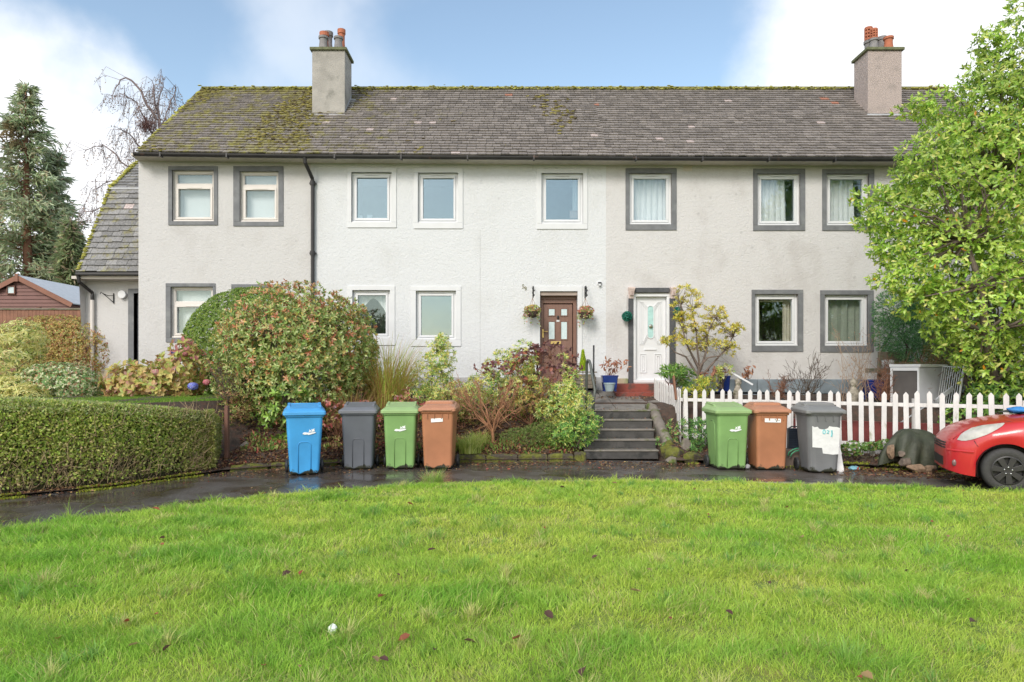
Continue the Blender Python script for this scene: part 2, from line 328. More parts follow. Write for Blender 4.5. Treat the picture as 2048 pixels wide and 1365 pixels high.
# ================================================================== THE SETTING
FAR = np.array([(-40, 2), (-14, 3.2), (-9.5, 5.6), (-7.6, 7.2), (-6.3, 8.4), (-5.4, 9.15), (-4.48, 10.55), (-3.75, 11.0), (-2.7, 11.4), (-1, 11.68), (1.36, 11.87), (3.2, 11.6), (5.5, 11.1), (6.8, 10.65), (9.3, 9.2), (13, 6.5), (18, 2), (40, -8)], float)
NEAR = np.array([(-40, -3), (-14, .2), (-9.5, 2.6), (-7.0, 4.7), (-5.04, 6.72), (-4.02, 7.58), (-2.95, 8.6), (-1.13, 9.38), (1.26, 9.72), (3.2, 9.6), (4.62, 9.33), (6.6, 8.75), (9.3, 7.4), (13, 4.6), (18, .5), (40, -12)], float)
far_e = lambda x: np.interp(x, FAR[:, 0], FAR[:, 1]); near_e = lambda x: np.interp(x, NEAR[:, 0], NEAR[:, 1])
def sst(a, b, x): t = np.clip((x - a) / (b - a), 0, 1); return t * t * (3 - 2 * t)
def lump(x, y, z=0, s=1.0, seed=0):
    r = np.random.RandomState(seed); o = 0
    for i in range(6):
        k = r.normal(size=3) * s * (1 + i * .45); o = o + np.sin(k[0] * x + k[1] * y + k[2] * z + r.uniform(0, 6.28)) / (1 + i * .35)
    return o / 3.2
def garden_z(x, y):
    x = np.asarray(x, float); y = np.asarray(y, float); s = y - far_e(x)
    mid = .05 + .22 * sst(.0, .5, s) + .62 * sst(.5, 2.2, s) + .2 * sst(2.2, 4, s)
    left = .04 + 1.05 * sst(.7, 2.6, s)
    right = .06 + .1 * sst(0, .5, s) + .75 * sst(1.35, 1.75, s) + .12 * sst(1.8, 4, s)
    wl = sst(-4.2, -5.2, x); wr = sst(2.9, 3.2, x)
    z = mid * (1 - wl) * (1 - wr) + left * wl + right * wr
    z = z + lump(x, y, 0, 2.6, 3) * .03 * sst(.2, .8, s)
    st = sst(1.05, 1.3, x) * (1 - sst(2.66, 2.8, x))
    ramp = np.clip((y - 12.2) * .86 - .18, -.08, .62) + .2 * sst(13.5, 15.6, y)
    z = z * (1 - st) + np.minimum(z, ramp) * st
    z = z + .5 * sst(17.5, 20.5, y) * sst(-7.5, -10.5, x)
    return z
def lawn_z(x, y):
    s = near_e(x) - y
    return .015 + .05 * sst(0, .5, s) + .035 * lump(x, y, 0, .9, 5) * sst(.3, 1.5, s) - .05 * sst(2, 8, s)

MB().box(-1500, 1500, -1500, 1500, -.4, -.12).build('ground', mat('distant_ground', (.06, .085, .03), .95, .3, .2))
tag(bpy.data.objects['ground'], kind='structure')

def grid(name, xs, ys_of, zf, m, n):
    V = []; nx = len(xs)
    for x in xs:
        a, b = ys_of(x)
        for j in range(n + 1):
            y = a + (b - a) * j / n; V.append((x, y, 0))
    V = np.array(V); V[:, 2] = zf(V[:, 0], V[:, 1])
    i, j = np.meshgrid(np.arange(nx - 1), np.arange(n), indexing='ij'); a = (i * (n + 1) + j).ravel()
    return mesh_np(name, V, [np.stack([a, a + n + 1, a + n + 2, a + 1], 1)], m, smooth=True)
# wet asphalt path
def asphalt():
    m, nt, b, L = base_mat('wet_asphalt'); tc = N(nt, 'ShaderNodeTexCoord')
    n = N(nt, 'ShaderNodeTexNoise'); n.inputs['Scale'].default_value = 1.1; n.inputs['Detail'].default_value = 5; L(tc.outputs['Object'], n.inputs['Vector'])
    f = N(nt, 'ShaderNodeTexVoronoi'); f.inputs['Scale'].default_value = 55; L(tc.outputs['Object'], f.inputs['Vector'])
    v1 = N(nt, 'ShaderNodeMapRange'); v1.inputs[1].default_value = 0; v1.inputs[2].default_value = .5; v1.inputs[3].default_value = 1.6; v1.inputs[4].default_value = .7; L(f.outputs['Distance'], v1.inputs[0])
    n4 = N(nt, 'ShaderNodeTexNoise'); n4.inputs['Scale'].default_value = 2.3; n4.inputs['Detail'].default_value = 8; L(tc.outputs['Object'], n4.inputs['Vector'])
    mr = N(nt, 'ShaderNodeMapRange'); mr.inputs[1].default_value = .45; mr.inputs[2].default_value = .62; L(n4.outputs[0], mr.inputs[0])
    c = N(nt, 'ShaderNodeMix', data_type='RGBA'); c.inputs[6].default_value = (.115, .10, .092, 1); c.inputs[7].default_value = (.065, .05, .038, 1); L(mr.outputs[0], c.inputs[0])
    mx = N(nt, 'ShaderNodeMix', data_type='RGBA', blend_type='MULTIPLY'); mx.inputs[0].default_value = 1; L(c.outputs[2], mx.inputs[6]); L(v1.outputs[0], mx.inputs[7]); L(mx.outputs[2], b.inputs['Base Color'])
    wet = N(nt, 'ShaderNodeMapRange', interpolation_type='SMOOTHSTEP'); wet.inputs[1].default_value = .42; wet.inputs[2].default_value = .56; wet.inputs[3].default_value = .42; wet.inputs[4].default_value = .07; L(n.outputs[0], wet.inputs[0])
    L(wet.outputs[0], b.inputs['Roughness']); b.inputs['Specular IOR Level'].default_value = .7
    bs = N(nt, 'ShaderNodeMapRange'); bs.inputs[1].default_value = .42; bs.inputs[2].default_value = .56; bs.inputs[3].default_value = .5; bs.inputs[4].default_value = .05; L(n.outputs[0], bs.inputs[0])
    bp = N(nt, 'ShaderNodeBump'); bp.inputs['Distance'].default_value = .012; L(bs.outputs[0], bp.inputs['Strength']); L(f.outputs['Distance'], bp.inputs['Height']); L(bp.outputs[0], b.inputs['Normal'])
    return m
xs = np.unique(np.concatenate([np.arange(-40, 40.1, 2), np.arange(-9, 10, .25)]))
tag(grid('path', xs, lambda x: (near_e(x) - .1, far_e(x) + .25), lambda x, y: 0 * x, asphalt(), 8), kind='structure')
lawn_m = mat('lawn_earth', (.16, .22, .04), .95, .35, 8, .6, 30, col2=(.24, .24, .06), c2scale=2)
tag(grid('lawn', xs, lambda x: (-30, near_e(x) - .05), lawn_z, lawn_m, 90), kind='structure')
tag(grid('garden_ground', np.unique(np.concatenate([np.arange(-60, 60.1, 2), np.arange(-9, 10, .1)])), lambda x: (far_e(x) + .03, 70), garden_z, M['soil'], 420), kind='structure')
# thin concrete edging along the lawn
V = []
for x in np.arange(-14, 14, .2):
    y = near_e(x); y2 = near_e(x + .01) - y; nrm = Vector((-y2, .01)).normalized()
    o = .012 * math.sin(x * 5.1) + .006 * math.sin(x * 17)
    for a, z in ((-.04, .0), (-.04, .035), (.045, .035 + o * .6), (.05, -.02)):
        V.append((x + nrm.x * a, y + nrm.y * a, z))
V = np.array(V); n = len(V) // 4; i, k = np.meshgrid(np.arange(n - 1), np.arange(3), indexing='ij'); a = (i * 4 + k).ravel()
tag(mesh_np('kerb', V, [np.stack([a, a + 4, a + 5, a + 1], 1)], M['tread']), kind='structure')

# ================================================================== THE TERRACE
X_ = lambda x, d=W: (x - 1024) / F * d
Z_ = lambda y, d=W: 1.6 + (740 - y) / F * d
ez = lambda X: np.interp(X, [-8.7, -4.67, 2.19, 8.6, 12], [6.52, 6.465, 6.42, 6.395, 6.39])
RID_Y, RID_Z, EAVE_Y = 18.8, 9.34, 15.46
rng = random.Random(7)

def wall_sheet(mb, x0, x1, z0, z1, holes, y=W, depth=.17):
    xs = sorted({x0, x1} | {h[0] for h in holes} | {h[2] for h in holes}); zs = sorted({z0, z1} | {h[1] for h in holes} | {h[3] for h in holes})
    for i in range(len(xs) - 1):
        for j in range(len(zs) - 1):
            cx, cz = (xs[i] + xs[i + 1]) / 2, (zs[j] + zs[j + 1]) / 2
            if any(h[0] < cx < h[2] and h[1] < cz < h[3] for h in holes): continue
            mb.add([(xs[i], y, zs[j]), (xs[i + 1], y, zs[j]), (xs[i + 1], y, zs[j + 1]), (xs[i], y, zs[j + 1])], [(0, 1, 2, 3)])
    for a, b, c, d in holes:
        v = [(a, y, b), (c, y, b), (c, y, d), (a, y, d)] + [(a, y + depth, b), (c, y + depth, b), (c, y + depth, d), (a, y + depth, d)]
        mb.add(v, [(0, 4, 5, 1), (1, 5, 6, 2), (2, 6, 7, 3), (3, 7, 4, 0)])
def ring(mb, a, b, c, d, t, y0, y1):
    """picture-frame ring inside rectangle a,b,c,d (x0,z0,x1,z1)"""
    mb.box(a, c, y0, y1, b, b + t); mb.box(a, c, y0, y1, d - t, d); mb.box(a, a + t, y0, y1, b + t, d - t); mb.box(c - t, c, y0, y1, b + t, d - t)
def band(parent, ob, fr, m, name='surround', proud=.022):
    a, b, c, d = ob; e, f, g, h = fr; mb = MB(); y0, y1 = W - proud, W + .03
    mb.box(a, c, y0, y1, h, d); mb.box(a, c, y0, y1, b, f); mb.box(a, e, y0, y1, f, h); mb.box(g, c, y0, y1, f, h)
    return mb.build(name, m, parent, bevel=.006)
def wavy(parent, x0, x1, z0, z1, y, m, folds=9, amp=.03, name='curtain', seed=0, flare=0):
    r = random.Random(seed); n = folds * 8; V = []; ph = [r.uniform(0, 6.28) for _ in range(4)]
    for j in range(7):
        t = j / 6
        for i in range(n + 1):
            u = i / n; x = x0 + (x1 - x0) * (u + flare * (1 - t) * (u - .5))
            V.append((x, y + amp * (math.sin(u * folds * 6.28 + ph[0] + .5 * math.sin(u * 9 + ph[1])) + .4 * math.sin(u * folds * 2.3 * 6.28 + ph[2]) + .3 * (1 - t) * math.sin(u * 11 + ph[3])), z0 + (z1 - z0) * t))
    i, j = np.meshgrid(np.arange(n), np.arange(6), indexing='ij'); a = (j * (n + 1) + i).ravel()
    return mesh_np(name, np.array(V), [np.stack([a, a + 1, a + n + 2, a + n + 1], 1)], m, parent=parent, smooth=True)

def window(house, fpx, bpx, bm, fm, style, seed=0, transom=None, room='room', label=None):
    fr = (X_(fpx[0]), Z_(fpx[3]), X_(fpx[2]), Z_(fpx[1])); a, b, c, d = fr
    mb = MB(); ring(mb, a, b, c, d, .06, W + .075, W + .15); mb.box(a - .0, c + .0, W + .02, W + .075, b, b + .035)
    a2, b2, c2, d2 = a + .06, b + .06, c - .06, d - .06
    top = d2
    if transom:
        tz = Z_(transom); mb.box(a2, c2, W + .072, W + .148, tz - .035, tz + .035); ring(mb, a2, tz + .035, c2, d2, .018, W + .085, W + .14); top = tz - .035
    ring(mb, a2, b2, c2, top, .05, W + .055, W + .14)
    o = mb.build('window', fm, house, bevel=.006)
    if label: o['label'] = label
    band(o, (X_(bpx[0]), Z_(bpx[3]), X_(bpx[2]), Z_(bpx[1])), fr, bm)
    MB().box(a2 + .018, c2 - .018, W + .108, W + .114, b2 + .018, d2 - .018).build('pane', M['glass' if style not in ('blind', 'clear', 'net', 'netfull', 'side', 'drape', 'swag') else 'glass_clear'], o)
    vz = d - .035 if transom is None else top - .02
    MB().box((a + c) / 2 - .17, (a + c) / 2 + .17, W + .045, W + .06, vz - .012, vz + .012).build('trickle_vent', fm, o, bevel=.003)
    e = .12; rm = MB(); y0, y1 = W + .2, W + 1.7; A, B, C, D = a - e, b - e, c + e, d + e
    rm.add([(A, y0, B), (C, y0, B), (C, y0, D), (A, y0, D), (A, y1, B), (C, y1, B), (C, y1, D), (A, y1, D)], [(0, 1, 5, 4), (1, 2, 6, 5), (2, 3, 7, 6), (3, 0, 4, 7), (4, 5, 6, 7)])
    rm.build('room_interior', M[room], o)
    yc = W + .26; w_ = c - a
    if style == 'blind':
        mb = MB(); n = 9
        for k in range(n):
            x = a + .06 + (w_ - .12) * (k + .5) / n; mb.obox((x, yc, (b + d) / 2), (w_ / n * 1.02, .004, d - b - .1), Matrix.Rotation(R(14), 3, 'Z'))
        mb.build('vertical_blind', M['blind'], o)
    elif style == 'net': wavy(o, a + .05, a + .05 + (w_ - .1) * .78, b + .03, d - .03, yc, M['net'], 6, .022, 'curtain', seed, .1)
    elif style == 'netfull': wavy(o, a + .04, c - .04, b + .03, d - .03, yc, M['net'], 7, .02, 'curtain', seed)
    elif style == 'side':
        wavy(o, a + .03, a + .2, b + .02, d - .02, yc, M['curtain'], 2, .02, 'curtain', seed); wavy(o, c - .26, c - .04, b + .02, d - .02, yc, M['curtain'], 3, .02, 'curtain', seed + 1)
        MB().box(a + .02, c - .02, yc - .05, yc - .03, d - .16, d - .02).build('pelmet', M['curtain'], o)
    elif style == 'right': wavy(o, c - .22, c - .05, b + .02, d - .02, yc, M['net'], 3, .02, 'curtain', seed)
    elif style == 'drape': wavy(o, a + .03, c - .03, b + .02, d - .02, yc, mat('sage_curtain', (.36, .38, .31), .9, .1), 5, .02, 'curtain', seed)
    elif style == 'swag':
        # pale lace swag cut in a curve over a dark room
        V = []; n = 30
        for i in range(n + 1):
            u = i / n; x = a + .04 + (w_ - .08) * u; drop = .12 + .55 * abs(2 * u - 1) ** 1.6
            for t in (0, 1): V.append((x, yc + .015 * math.sin(u * 40), d - .04 - t * drop * (d - b) * .9))
        i = np.arange(n) * 2; mesh_np('curtain', np.array(V), [np.stack([i, i + 2, i + 3, i + 1], 1)], M['net'], parent=o)
    return fr

def roof_cols(X, t, y=0):
    """colour and moss amount of one slate at X, t = 0 eave .. 1 ridge"""
    g = rng.uniform(.16, .245); c = (g * 1.09, g * .97, g * .89)
    big = float(lump(X, t * 4.4, 0, 1.1, 11)); a = .355 + .14 * float(sst(-1.0, -5.5, X)) + .06 * big + .07 * float(sst(1.5, -3, X)) + .36 * float(sst(.93, .99, t)) + .1 * float(sst(.8, .95, t)) * float(sst(-3, -6, X))
    if X < -8.67: g *= 1.12; c = (g * 1.02, g, g * .98); a = .495 + .03 * big
    q = rng.random()
    if q < .0012 + .05 * math.exp(-((X - 8.7) ** 2) / .35 - ((t - .78) ** 2) / .03): c = (.42, .19, .13)
    elif q < .006: c = (.5, .42, .40)
    return c + (min(1, a),)
def slates(mb, x0, x1, eave, ridge, gauge, wid, thick=.036):
    """eave/ridge: functions X -> (y,z); courses of overlapping slates with staggered joints"""
    y0, z0 = eave(x0); y1, z1 = ridge(x0); Ls = math.hypot(y1 - y0, z1 - z0); n = int(Ls / gauge); 
    for k in range(n + 1):
        t0 = k / (n + 1); t1 = min(1, (k + 1.35) / (n + 1)); x = x0 - (k % 2) * wid / 2 - rng.uniform(0, wid * .2)
        while x < x1:
            w_ = wid * rng.uniform(.82, 1.18); a = max(x + .004, x0 - .04 + rng.uniform(0, .02)); b = min(x + w_ - .004, x1 + rng.uniform(0, .02)); x += w_
            if b - a < .03: continue
            ya, za = eave(a); yr, zr = ridge(a); sl = Vector((0, yr - ya, zr - za)); u = sl.normalized(); nn = Vector((0, -u.z, u.y))
            yb, zb = eave(b); yq, zq = ridge(b)
            j = rng.uniform(-.012, .012); lo = thick + rng.uniform(0, .012)
            pa = Vector((a, ya, za)) + (Vector((a, yr, zr)) - Vector((a, ya, za))) * t0 + u * j; pb = Vector((b, yb, zb)) + (Vector((b, yq, zq)) - Vector((b, yb, zb))) * t0 + u * (j + rng.uniform(-.005, .005))
            qa = Vector((a, ya, za)).lerp(Vector((a, yr, zr)), t1); qb = Vector((b, yb, zb)).lerp(Vector((b, yq, zq)), t1)
            mb.col = roof_cols((a + b) / 2, t0)
            mb.add([pa + nn * lo, pb + nn * lo, qb + nn * .004, qa + nn * .004, pa + nn * (lo - thick * .85), pb + nn * (lo - thick * .85)], [(0, 1, 2, 3), (4, 5, 1, 0), (4, 0, 3), (1, 5, 2)])
def moss_line(p, q, n, r, parent, spread=.05, seed=1, name='moss'):
    rg = random.Random(seed); mb = MB(); p = Vector(p); q = Vector(q)
    for i in range(n):
        c = p.lerp(q, rg.random()) + Vector((rg.gauss(0, spread * .3), rg.gauss(0, spread), rg.gauss(0, spread * .35))); s = rg.uniform(.4, 1.2) * r
        g = rg.uniform(.7, 1.2); mb.col = (.42 * g, .41 * g, .10 * g)
        mb.ball(c, (s * 1.9, s * 1.1, s * .5), 6, .25, rg)
    return mb.build(name, M['moss'], parent, smooth=True)
def gutter(parent, x0, x1, dz=0):
    mb = MB(); n = 10
    prof = [(math.cos(a), math.sin(a)) for a in np.linspace(math.pi, 2 * math.pi, 9)]
    secs = []
    for i in range(n + 1):
        X = x0 + (x1 - x0) * i / n; z = float(ez(X)) - .005 + dz; secs.append([(X, EAVE_Y - .0 + c * .062, z + s * .075) for c, s in prof] + [(X, EAVE_Y + c * .05, z + s * .06) for c, s in prof[::-1]])
    mb.loft(secs)
    for i in range(int((x1 - x0) / 1.5)):
        X = x0 + .6 + i * 1.5; mb.box(X, X + .035, EAVE_Y - .068, EAVE_Y + .06, float(ez(X)) - .09, float(ez(X)) + .005)
    return mb.build('gutter', M['gutter'], parent)
def roof(house, x0, x1, seed):
    mb = MB(); slates(mb, x0, x1, lambda X: (EAVE_Y + .02, float(ez(X)) + .02), lambda X: (RID_Y, RID_Z), .151, .2)
    o = mb.build('roof', M['slate'], house)
    # boarding under the slates and the rear slope
    e0, e1 = float(ez(x0)), float(ez(x1))
    MB().add([(x0, EAVE_Y + .03, e0 - .01), (x1, EAVE_Y + .03, e1 - .01), (x1, RID_Y, RID_Z - .03), (x0, RID_Y, RID_Z - .03), (x0, 22.2, e0), (x1, 22.2, e1)], [(0, 1, 2, 3), (3, 2, 5, 4)]).build('roof_boarding', M['black_plastic'], o)
    # ridge tiles
    rb = MB(); n = int((x1 - x0) / .45)
    for i in range(n):
        a = x0 + (x1 - x0) * i / n; b = x0 + (x1 - x0) * (i + 1) / n - .012; rb.col = (.15, .15, .09, .6)
        s = [[(X, RID_Y + math.cos(t) * .12, RID_Z - .05 + math.sin(t) * .105) for t in np.linspace(-.2, math.pi + .2, 8)] for X in (a, b)]; rb.loft(s)
    rb.build('ridge_tiles', M['slate'], o)
    moss_line((x0, RID_Y - .09, RID_Z - .03), (x1, RID_Y - .09, RID_Z - .03), int((x1 - x0) * 110), .026, o, .055, seed)
    return o
def house_shell(house, x0, x1, holes, wm, left_gable=False, right_gable=False, bottom=1.34):
    mb = MB(); wall_sheet(mb, x0, x1, bottom, 6.62, holes)
    y0, y1 = W, 21.9
    if left_gable: mb.add([(x0, y0, .6), (x0, y1, .6), (x0, y1, 6.5), (x0, RID_Y, RID_Z - .08), (x0, y0, 6.6)], [(0, 1, 2, 3, 4)])
    if right_gable: mb.add([(x1, y0, .6), (x1, y1, .6), (x1, y1, 6.5), (x1, RID_Y, RID_Z - .08), (x1, y0, 6.6)], [(4, 3, 2, 1, 0)])
    mb.add([(x0, y1, .6), (x1, y1, .6), (x1, y1, 6.5), (x0, y1, 6.5)], [(3, 2, 1, 0)])
    mb.build('wall', wm, house)
    z0, z1 = float(ez(x0)), float(ez(x1))
    s = [[(X, EAVE_Y + .1, z + .02), (X, EAVE_Y + .1, z - .03), (X, W + .02, z - .075), (X, W + .02, z + .12)] for X, z in ((x0, z0), (x1, z1))]
    MB().loft(s).build('fascia', M['fascia'], house)
def plinth(house, x0, x1, z1, m, seed=0, z0=.6, gaps=()):
    rg = random.Random(seed); mb = MB(); x = x0
    while x < x1 - .01:
        w_ = min(rg.uniform(.5, .95), x1 - x)
        if not any(a < x + w_ / 2 < b for a, b in gaps):
            mb.box(x + .004, x + w_ - .004, W - .03 - rg.uniform(0, .012), W + .1, z1 - rg.uniform(.3, .34), z1); mb.box(x + .004, x + w_ - .004, W - .028 - rg.uniform(0, .012), W + .1, z0, z1 - .345)
        x += w_
    return mb.build('plinth', m, house, bevel=.012)

R1 = lambda *p: (X_(p[0]), Z_(p[3]), X_(p[2]), Z_(p[1]))
# ------------------------------------------------------------------ left house
XL0, XL1, XM1, XR1 = X_(277), X_(622), X_(1212), 11.95
hl = thing('terraced_house', 'cream end house with grey painted window bands and a steep slate side wing', 'house', (0, 0, 0), group='terraced houses in the row')
wins = [((345, 341, 428, 443), (337, 333, 436, 451), 370), ((480, 343, 557, 444), (467, 333, 567, 453), 372), ((342, 574, 426, 676), (332, 567, 431, 685), 607), ((474, 576, 556, 676), (463, 569, 566, 686), 607)]
frs = [window(hl, f, b, M['band_grey'], M['upvc_cream'], 'blind', i, transom=t) for i, (f, b, t) in enumerate(wins)]
house_shell(hl, XL0, XL1, frs, M['wall_cream'], left_gable=True, bottom=1.55)
plinth(hl, XL0, XL1, 1.58, M['plinth_yellow'], 3)
rfl = roof(hl, X_(272, EAVE_Y) , XL1, 21)
gutter(hl, X_(268, EAVE_Y), XL1 + .05)
moss_line((X_(272, EAVE_Y) + .02, EAVE_Y + .1, 6.6), (X_(272, EAVE_Y) + .02, RID_Y, RID_Z), 260, .035, rfl, .03, 5)
dp = MB(); xd = X_(622)
dp.tube([(xd - .02, EAVE_Y, 6.42), (xd - .02, EAVE_Y + .02, 6.3), (xd + .06, W - .1, 6.02), (xd + .06, W - .07, 5.9), (xd + .055, W - .07, 1.2)], .042, 10)
for z in (5.92, 4.3, 2.6): dp.tube([(xd + .056, W - .07, z - .05), (xd + .056, W - .07, z + .05)], .058, 10); dp.box(xd - .02, xd + .13, W - .06, W, z - .02, z + .02)
dp.build('downpipe', M['gutter'], hl, smooth=False)
# side wing, set back
DW = 16.9; wx0 = X_(171, DW)
mb = MB(); dj = (X_(268, DW), 1.2, XL0 + .25, Z_(577 + 9, DW)); wall_sheet(mb, wx0, XL0 + .3, 1.5, 4.1, [(X_(268, DW), 1.5, XL0 + .3, Z_(587, DW))], y=DW)
EY, BY, TY = 16.48, 17.8, 20.4
mb.add([(wx0, DW, .6), (wx0, 24, .6), (wx0, 24, 4), (wx0, 21.6, 7.6), (wx0, TY, 8.35), (wx0, BY, 6.22), (wx0, EY + .15, 3.95)], [tuple(range(7))])
mb.build('wing_wall', M['wall_cream'], hl)
mb = MB(); x = wx0
while x < XL0: mb.box(x, min(x + .6, XL0) - .01, DW - .03, DW + .1, .8, 1.58); x += .6
mb.build('wing_plinth', M['plinth_yellow'], hl, bevel=.01)
vx = X_(155, EY)
mb = MB(); slates(mb, vx, XL0 + .0, lambda X: (EY, 3.96), lambda X: (BY, 6.32), .19, .26); slates(mb, vx, XL0 - .0, lambda X: (BY, 6.32), lambda X: (TY, 8.45), .18, .24)
wr = mb.build('wing_roof', M['slate'], hl)
MB().add([(vx, EY + .03, 3.93), (XL0, EY + .03, 3.93), (XL0, BY + .03, 6.28), (vx, BY + .03, 6.28), (vx, TY, 8.40), (XL0, TY, 8.40), (vx, 23.8, 4), (XL0, 23.8, 4)], [(0, 1, 2, 3), (3, 2, 5, 4), (4, 5, 7, 6)]).build('roof_boarding', M['black_plastic'], wr)
MB().box(vx, XL0, BY - .04, BY + .06, 6.30, 6.345).build('lead_flashing', M['lead'], wr)
moss_line((vx + .02, EY, 4.0), (vx + .02, BY, 6.36), 220, .03, wr, .025, 8); moss_line((vx + .02, BY, 6.36), (vx + .02, TY, 8.5), 300, .035, wr, .03, 9)
mb = MB(); mb.box(vx - .02, XL0 - .02, EY - .08, EY + .03, 3.87, 3.94); mb.build('gutter', M['gutter'], hl, bevel=.02)
MB().box(wx0 - .1, XL0, EY + .03, DW, 3.8, 3.87).build('fascia', M['fascia'], hl)
px = X_(188, DW)
MB().tube([(px - .12, EY - .02, 3.87), (px - .1, EY, 3.72), (px + .0, DW - .07, 3.5), (px, DW - .07, 3.4), (px, DW - .07, 3.3)], .04, 10).build('downpipe', M['gutter'], hl)
MB().tube([(px, DW - .07, 3.32), (px, DW - .07, 1.3)], .045, 10).build('downpipe', M['upvc_cream'], hl)
mb = MB(); bx0, bx1 = X_(257, DW), X_(268, DW); mb.box(bx0, bx1, DW - .02, DW + .15, 1.45, Z_(578, DW)); mb.box(bx1, XL0 + .2, DW - .02, DW + .15, Z_(587, DW), Z_(578, DW)); mb.build('door_surround', M['band_grey'], hl)
MB().box(bx1, XL0 + .25, DW + .14, DW + .2, 1.4, Z_(587, DW)).build('door', M['band_grey'], hl)
MB().box(X_(228, DW), XL0 + .1, DW - .45, DW - .02, .9, 1.36).box(X_(255, DW), XL0 + .1, DW - .25, DW - .04, 1.36, 1.52).build('doorstep', M['red_paint'], hl, bevel=.01)
# lamp and bracket beside the wing door
lx, lz = X_(247, DW), Z_(590, DW)
lp = MB().lathe((lx, DW - .09, lz), [(.03, 0), (.10, .0), (.10, .06), (.085, .085)], 14, 'y').build('wall_lamp', M['upvc'], None, bevel=.01); tag(lp, 'round white bulkhead lamp on the side wing beside its door', 'lamp')
bx, bz = X_(228, DW), Z_(597, DW)
b_ = MB(); b_.tube([(bx, DW - .02, bz + .12), (bx, DW - .02, bz - .13)], .012, 6); b_.tube([(bx, DW - .04, bz - .1), (bx - .1, DW - .12, bz + .02), (bx - .16, DW - .2, bz + .1), (bx - .19, DW - .22, bz + .13), (bx - .2, DW - .24, bz + .08)], .01, 6); b_.tube([(bx, DW - .03, bz + .06), (bx - .08, DW - .12, bz + .05), (bx - .16, DW - .2, bz + .1)], .009, 6)
tag(b_.build('basket_bracket', M['black']), 'empty black iron bracket on the cream side wing', 'bracket')

# chimneys
def chimney(house, x0, x1, m, cap, pots):
    y0, y1 = 17.4, 18.12; zt = 9.80
    c = MB().box(x0, x1, y0, y1, 7.6, zt - .06).build('chimney', m, house, bevel=.015)
    MB().box(x0 - .05, x1 + .05, y0 - .05, y1 + .05, zt - .06, zt + .015).build('chimney_cap', cap, c, bevel=.012)
    MB().box(x0 - .06, x1 + .03, y0 - .1, y0 - .012, 8.02, 8.09).build('lead_flashing', M['lead'], c, bevel=.01)
    for (px, top, d, r, mt, lattice) in pots:
        h = Z_(top, d) - zt; xx = X_(px, d); h1 = h * (.55 if lattice else 1)
        prof = [(r * .9, 0), (r * .95, h1 * .15), (r * .8, h1 * .6), (r * .82, h1 * .82), (r, h1 * .84), (r, h1), (r * .75, h1), (r * .7, h1 * .5)]
        p = MB().lathe((xx, d, zt + .01), prof, 16).build('chimney_pot', M[mt], c, smooth=False)
        if lattice:
            k = MB(); z0 = zt + h1
            for i in range(4): z = z0 + (h - h1) * (i + .4) / 4; k.lathe((xx, d, z), [(r * .6, 0), (r * .82, 0), (r * .82, (h - h1) * .13), (r * .6, (h - h1) * .13)], 14)
            for i in range(8):
                a = i * math.pi / 4; k.box(xx + math.cos(a) * r * .75 - .012, xx + math.cos(a) * r * .75 + .012, d + math.sin(a) * r * .75 - .012, d + math.sin(a) * r * .75 + .012, z0, zt + h)
            k.lathe((xx, d, zt + h - .015), [(r * .2, 0), (r * .85, 0), (r * .8, .03), (r * .1, .035)], 14); k.build('pot_cowl', M['terracotta'], p)
    return c
chimney(hl, X_(624, 17.4), X_(690, 17.4), M['render_old'], M['cap_moss'], [(647, 75, 17.55, .125, 'pot_grey', 0), (649, 67, 17.92, .13, 'terracotta', 0), (657, 66, 18.0, .12, 'pot_grey', 0), (677, 76, 17.56, .12, 'pot_grey', 0), (683, 61, 17.9, .105, 'terracotta', 0)])
mb = MB(); s = [(X_(690, 17.4) + .0, 17.38), (X_(690, 17.4) + .0, 18.1)]
mb.add([(s[0][0], 17.35, 8.09), (s[0][0] + .12, 17.35, 8.12), (s[0][0] + .12, 18.1, 8.77), (s[0][0], 18.1, 8.77), (s[0][0] + .003, 17.35, 8.2), (s[0][0] + .003, 18.1, 8.9)], [(0, 1, 2, 3), (0, 3, 5, 4)]); mb.build('lead_flashing', M['lead'], hl)

# ------------------------------------------------------------------ middle house
hm = thing('terraced_house', 'bright white middle house with white window bands and a brown front door', 'house', (0, 0, 0), group='terraced houses in the row')
wins = [((703, 345, 783, 445), (695, 336, 793, 456), 'plain'), ((836, 346, 916, 446), (828, 337, 926, 458), 'plain'), ((1083, 347, 1166, 448), (1073, 338, 1175, 459), 'right'), ((705, 581, 780, 677), (695, 572, 790, 691), 'swag'), ((832, 582, 912, 680), (822, 573, 922, 693), 'plain')]
frs = [window(hm, f, b, M['band_white'], M['upvc'], s, 10 + i) for i, (f, b, s) in enumerate(wins)]
DB = (X_(1080), 1.28, X_(1155), Z_(583))
house_shell(hm, XL1, XM1, frs + [DB], M['wall_white'], bottom=1.28)
plinth(hm, XL1, XM1, 1.43, M['plinth'], 5, gaps=[(DB[0] - .1, DB[2] + .1)])
band(hm, (X_(1066), 1.3, X_(1164), Z_(573)), (DB[0], 1.301, DB[2], DB[3]), M['band_white'], 'door_surround', .02)
roof_moss_later = roof(hm, XL1, XM1, 22); gutter(hm, XL1 + .05, XM1)
MB().box(X_(622) + .09, X_(624) + .1, W - .004, W, 1.5, 6.3).build('render_joint', M['band_white'], hm)
MB().box(X_(960), X_(960) + .006, W - .002, W + .01, 1.45, Z_(460)).build('render_joint', M['plinth'], hm)
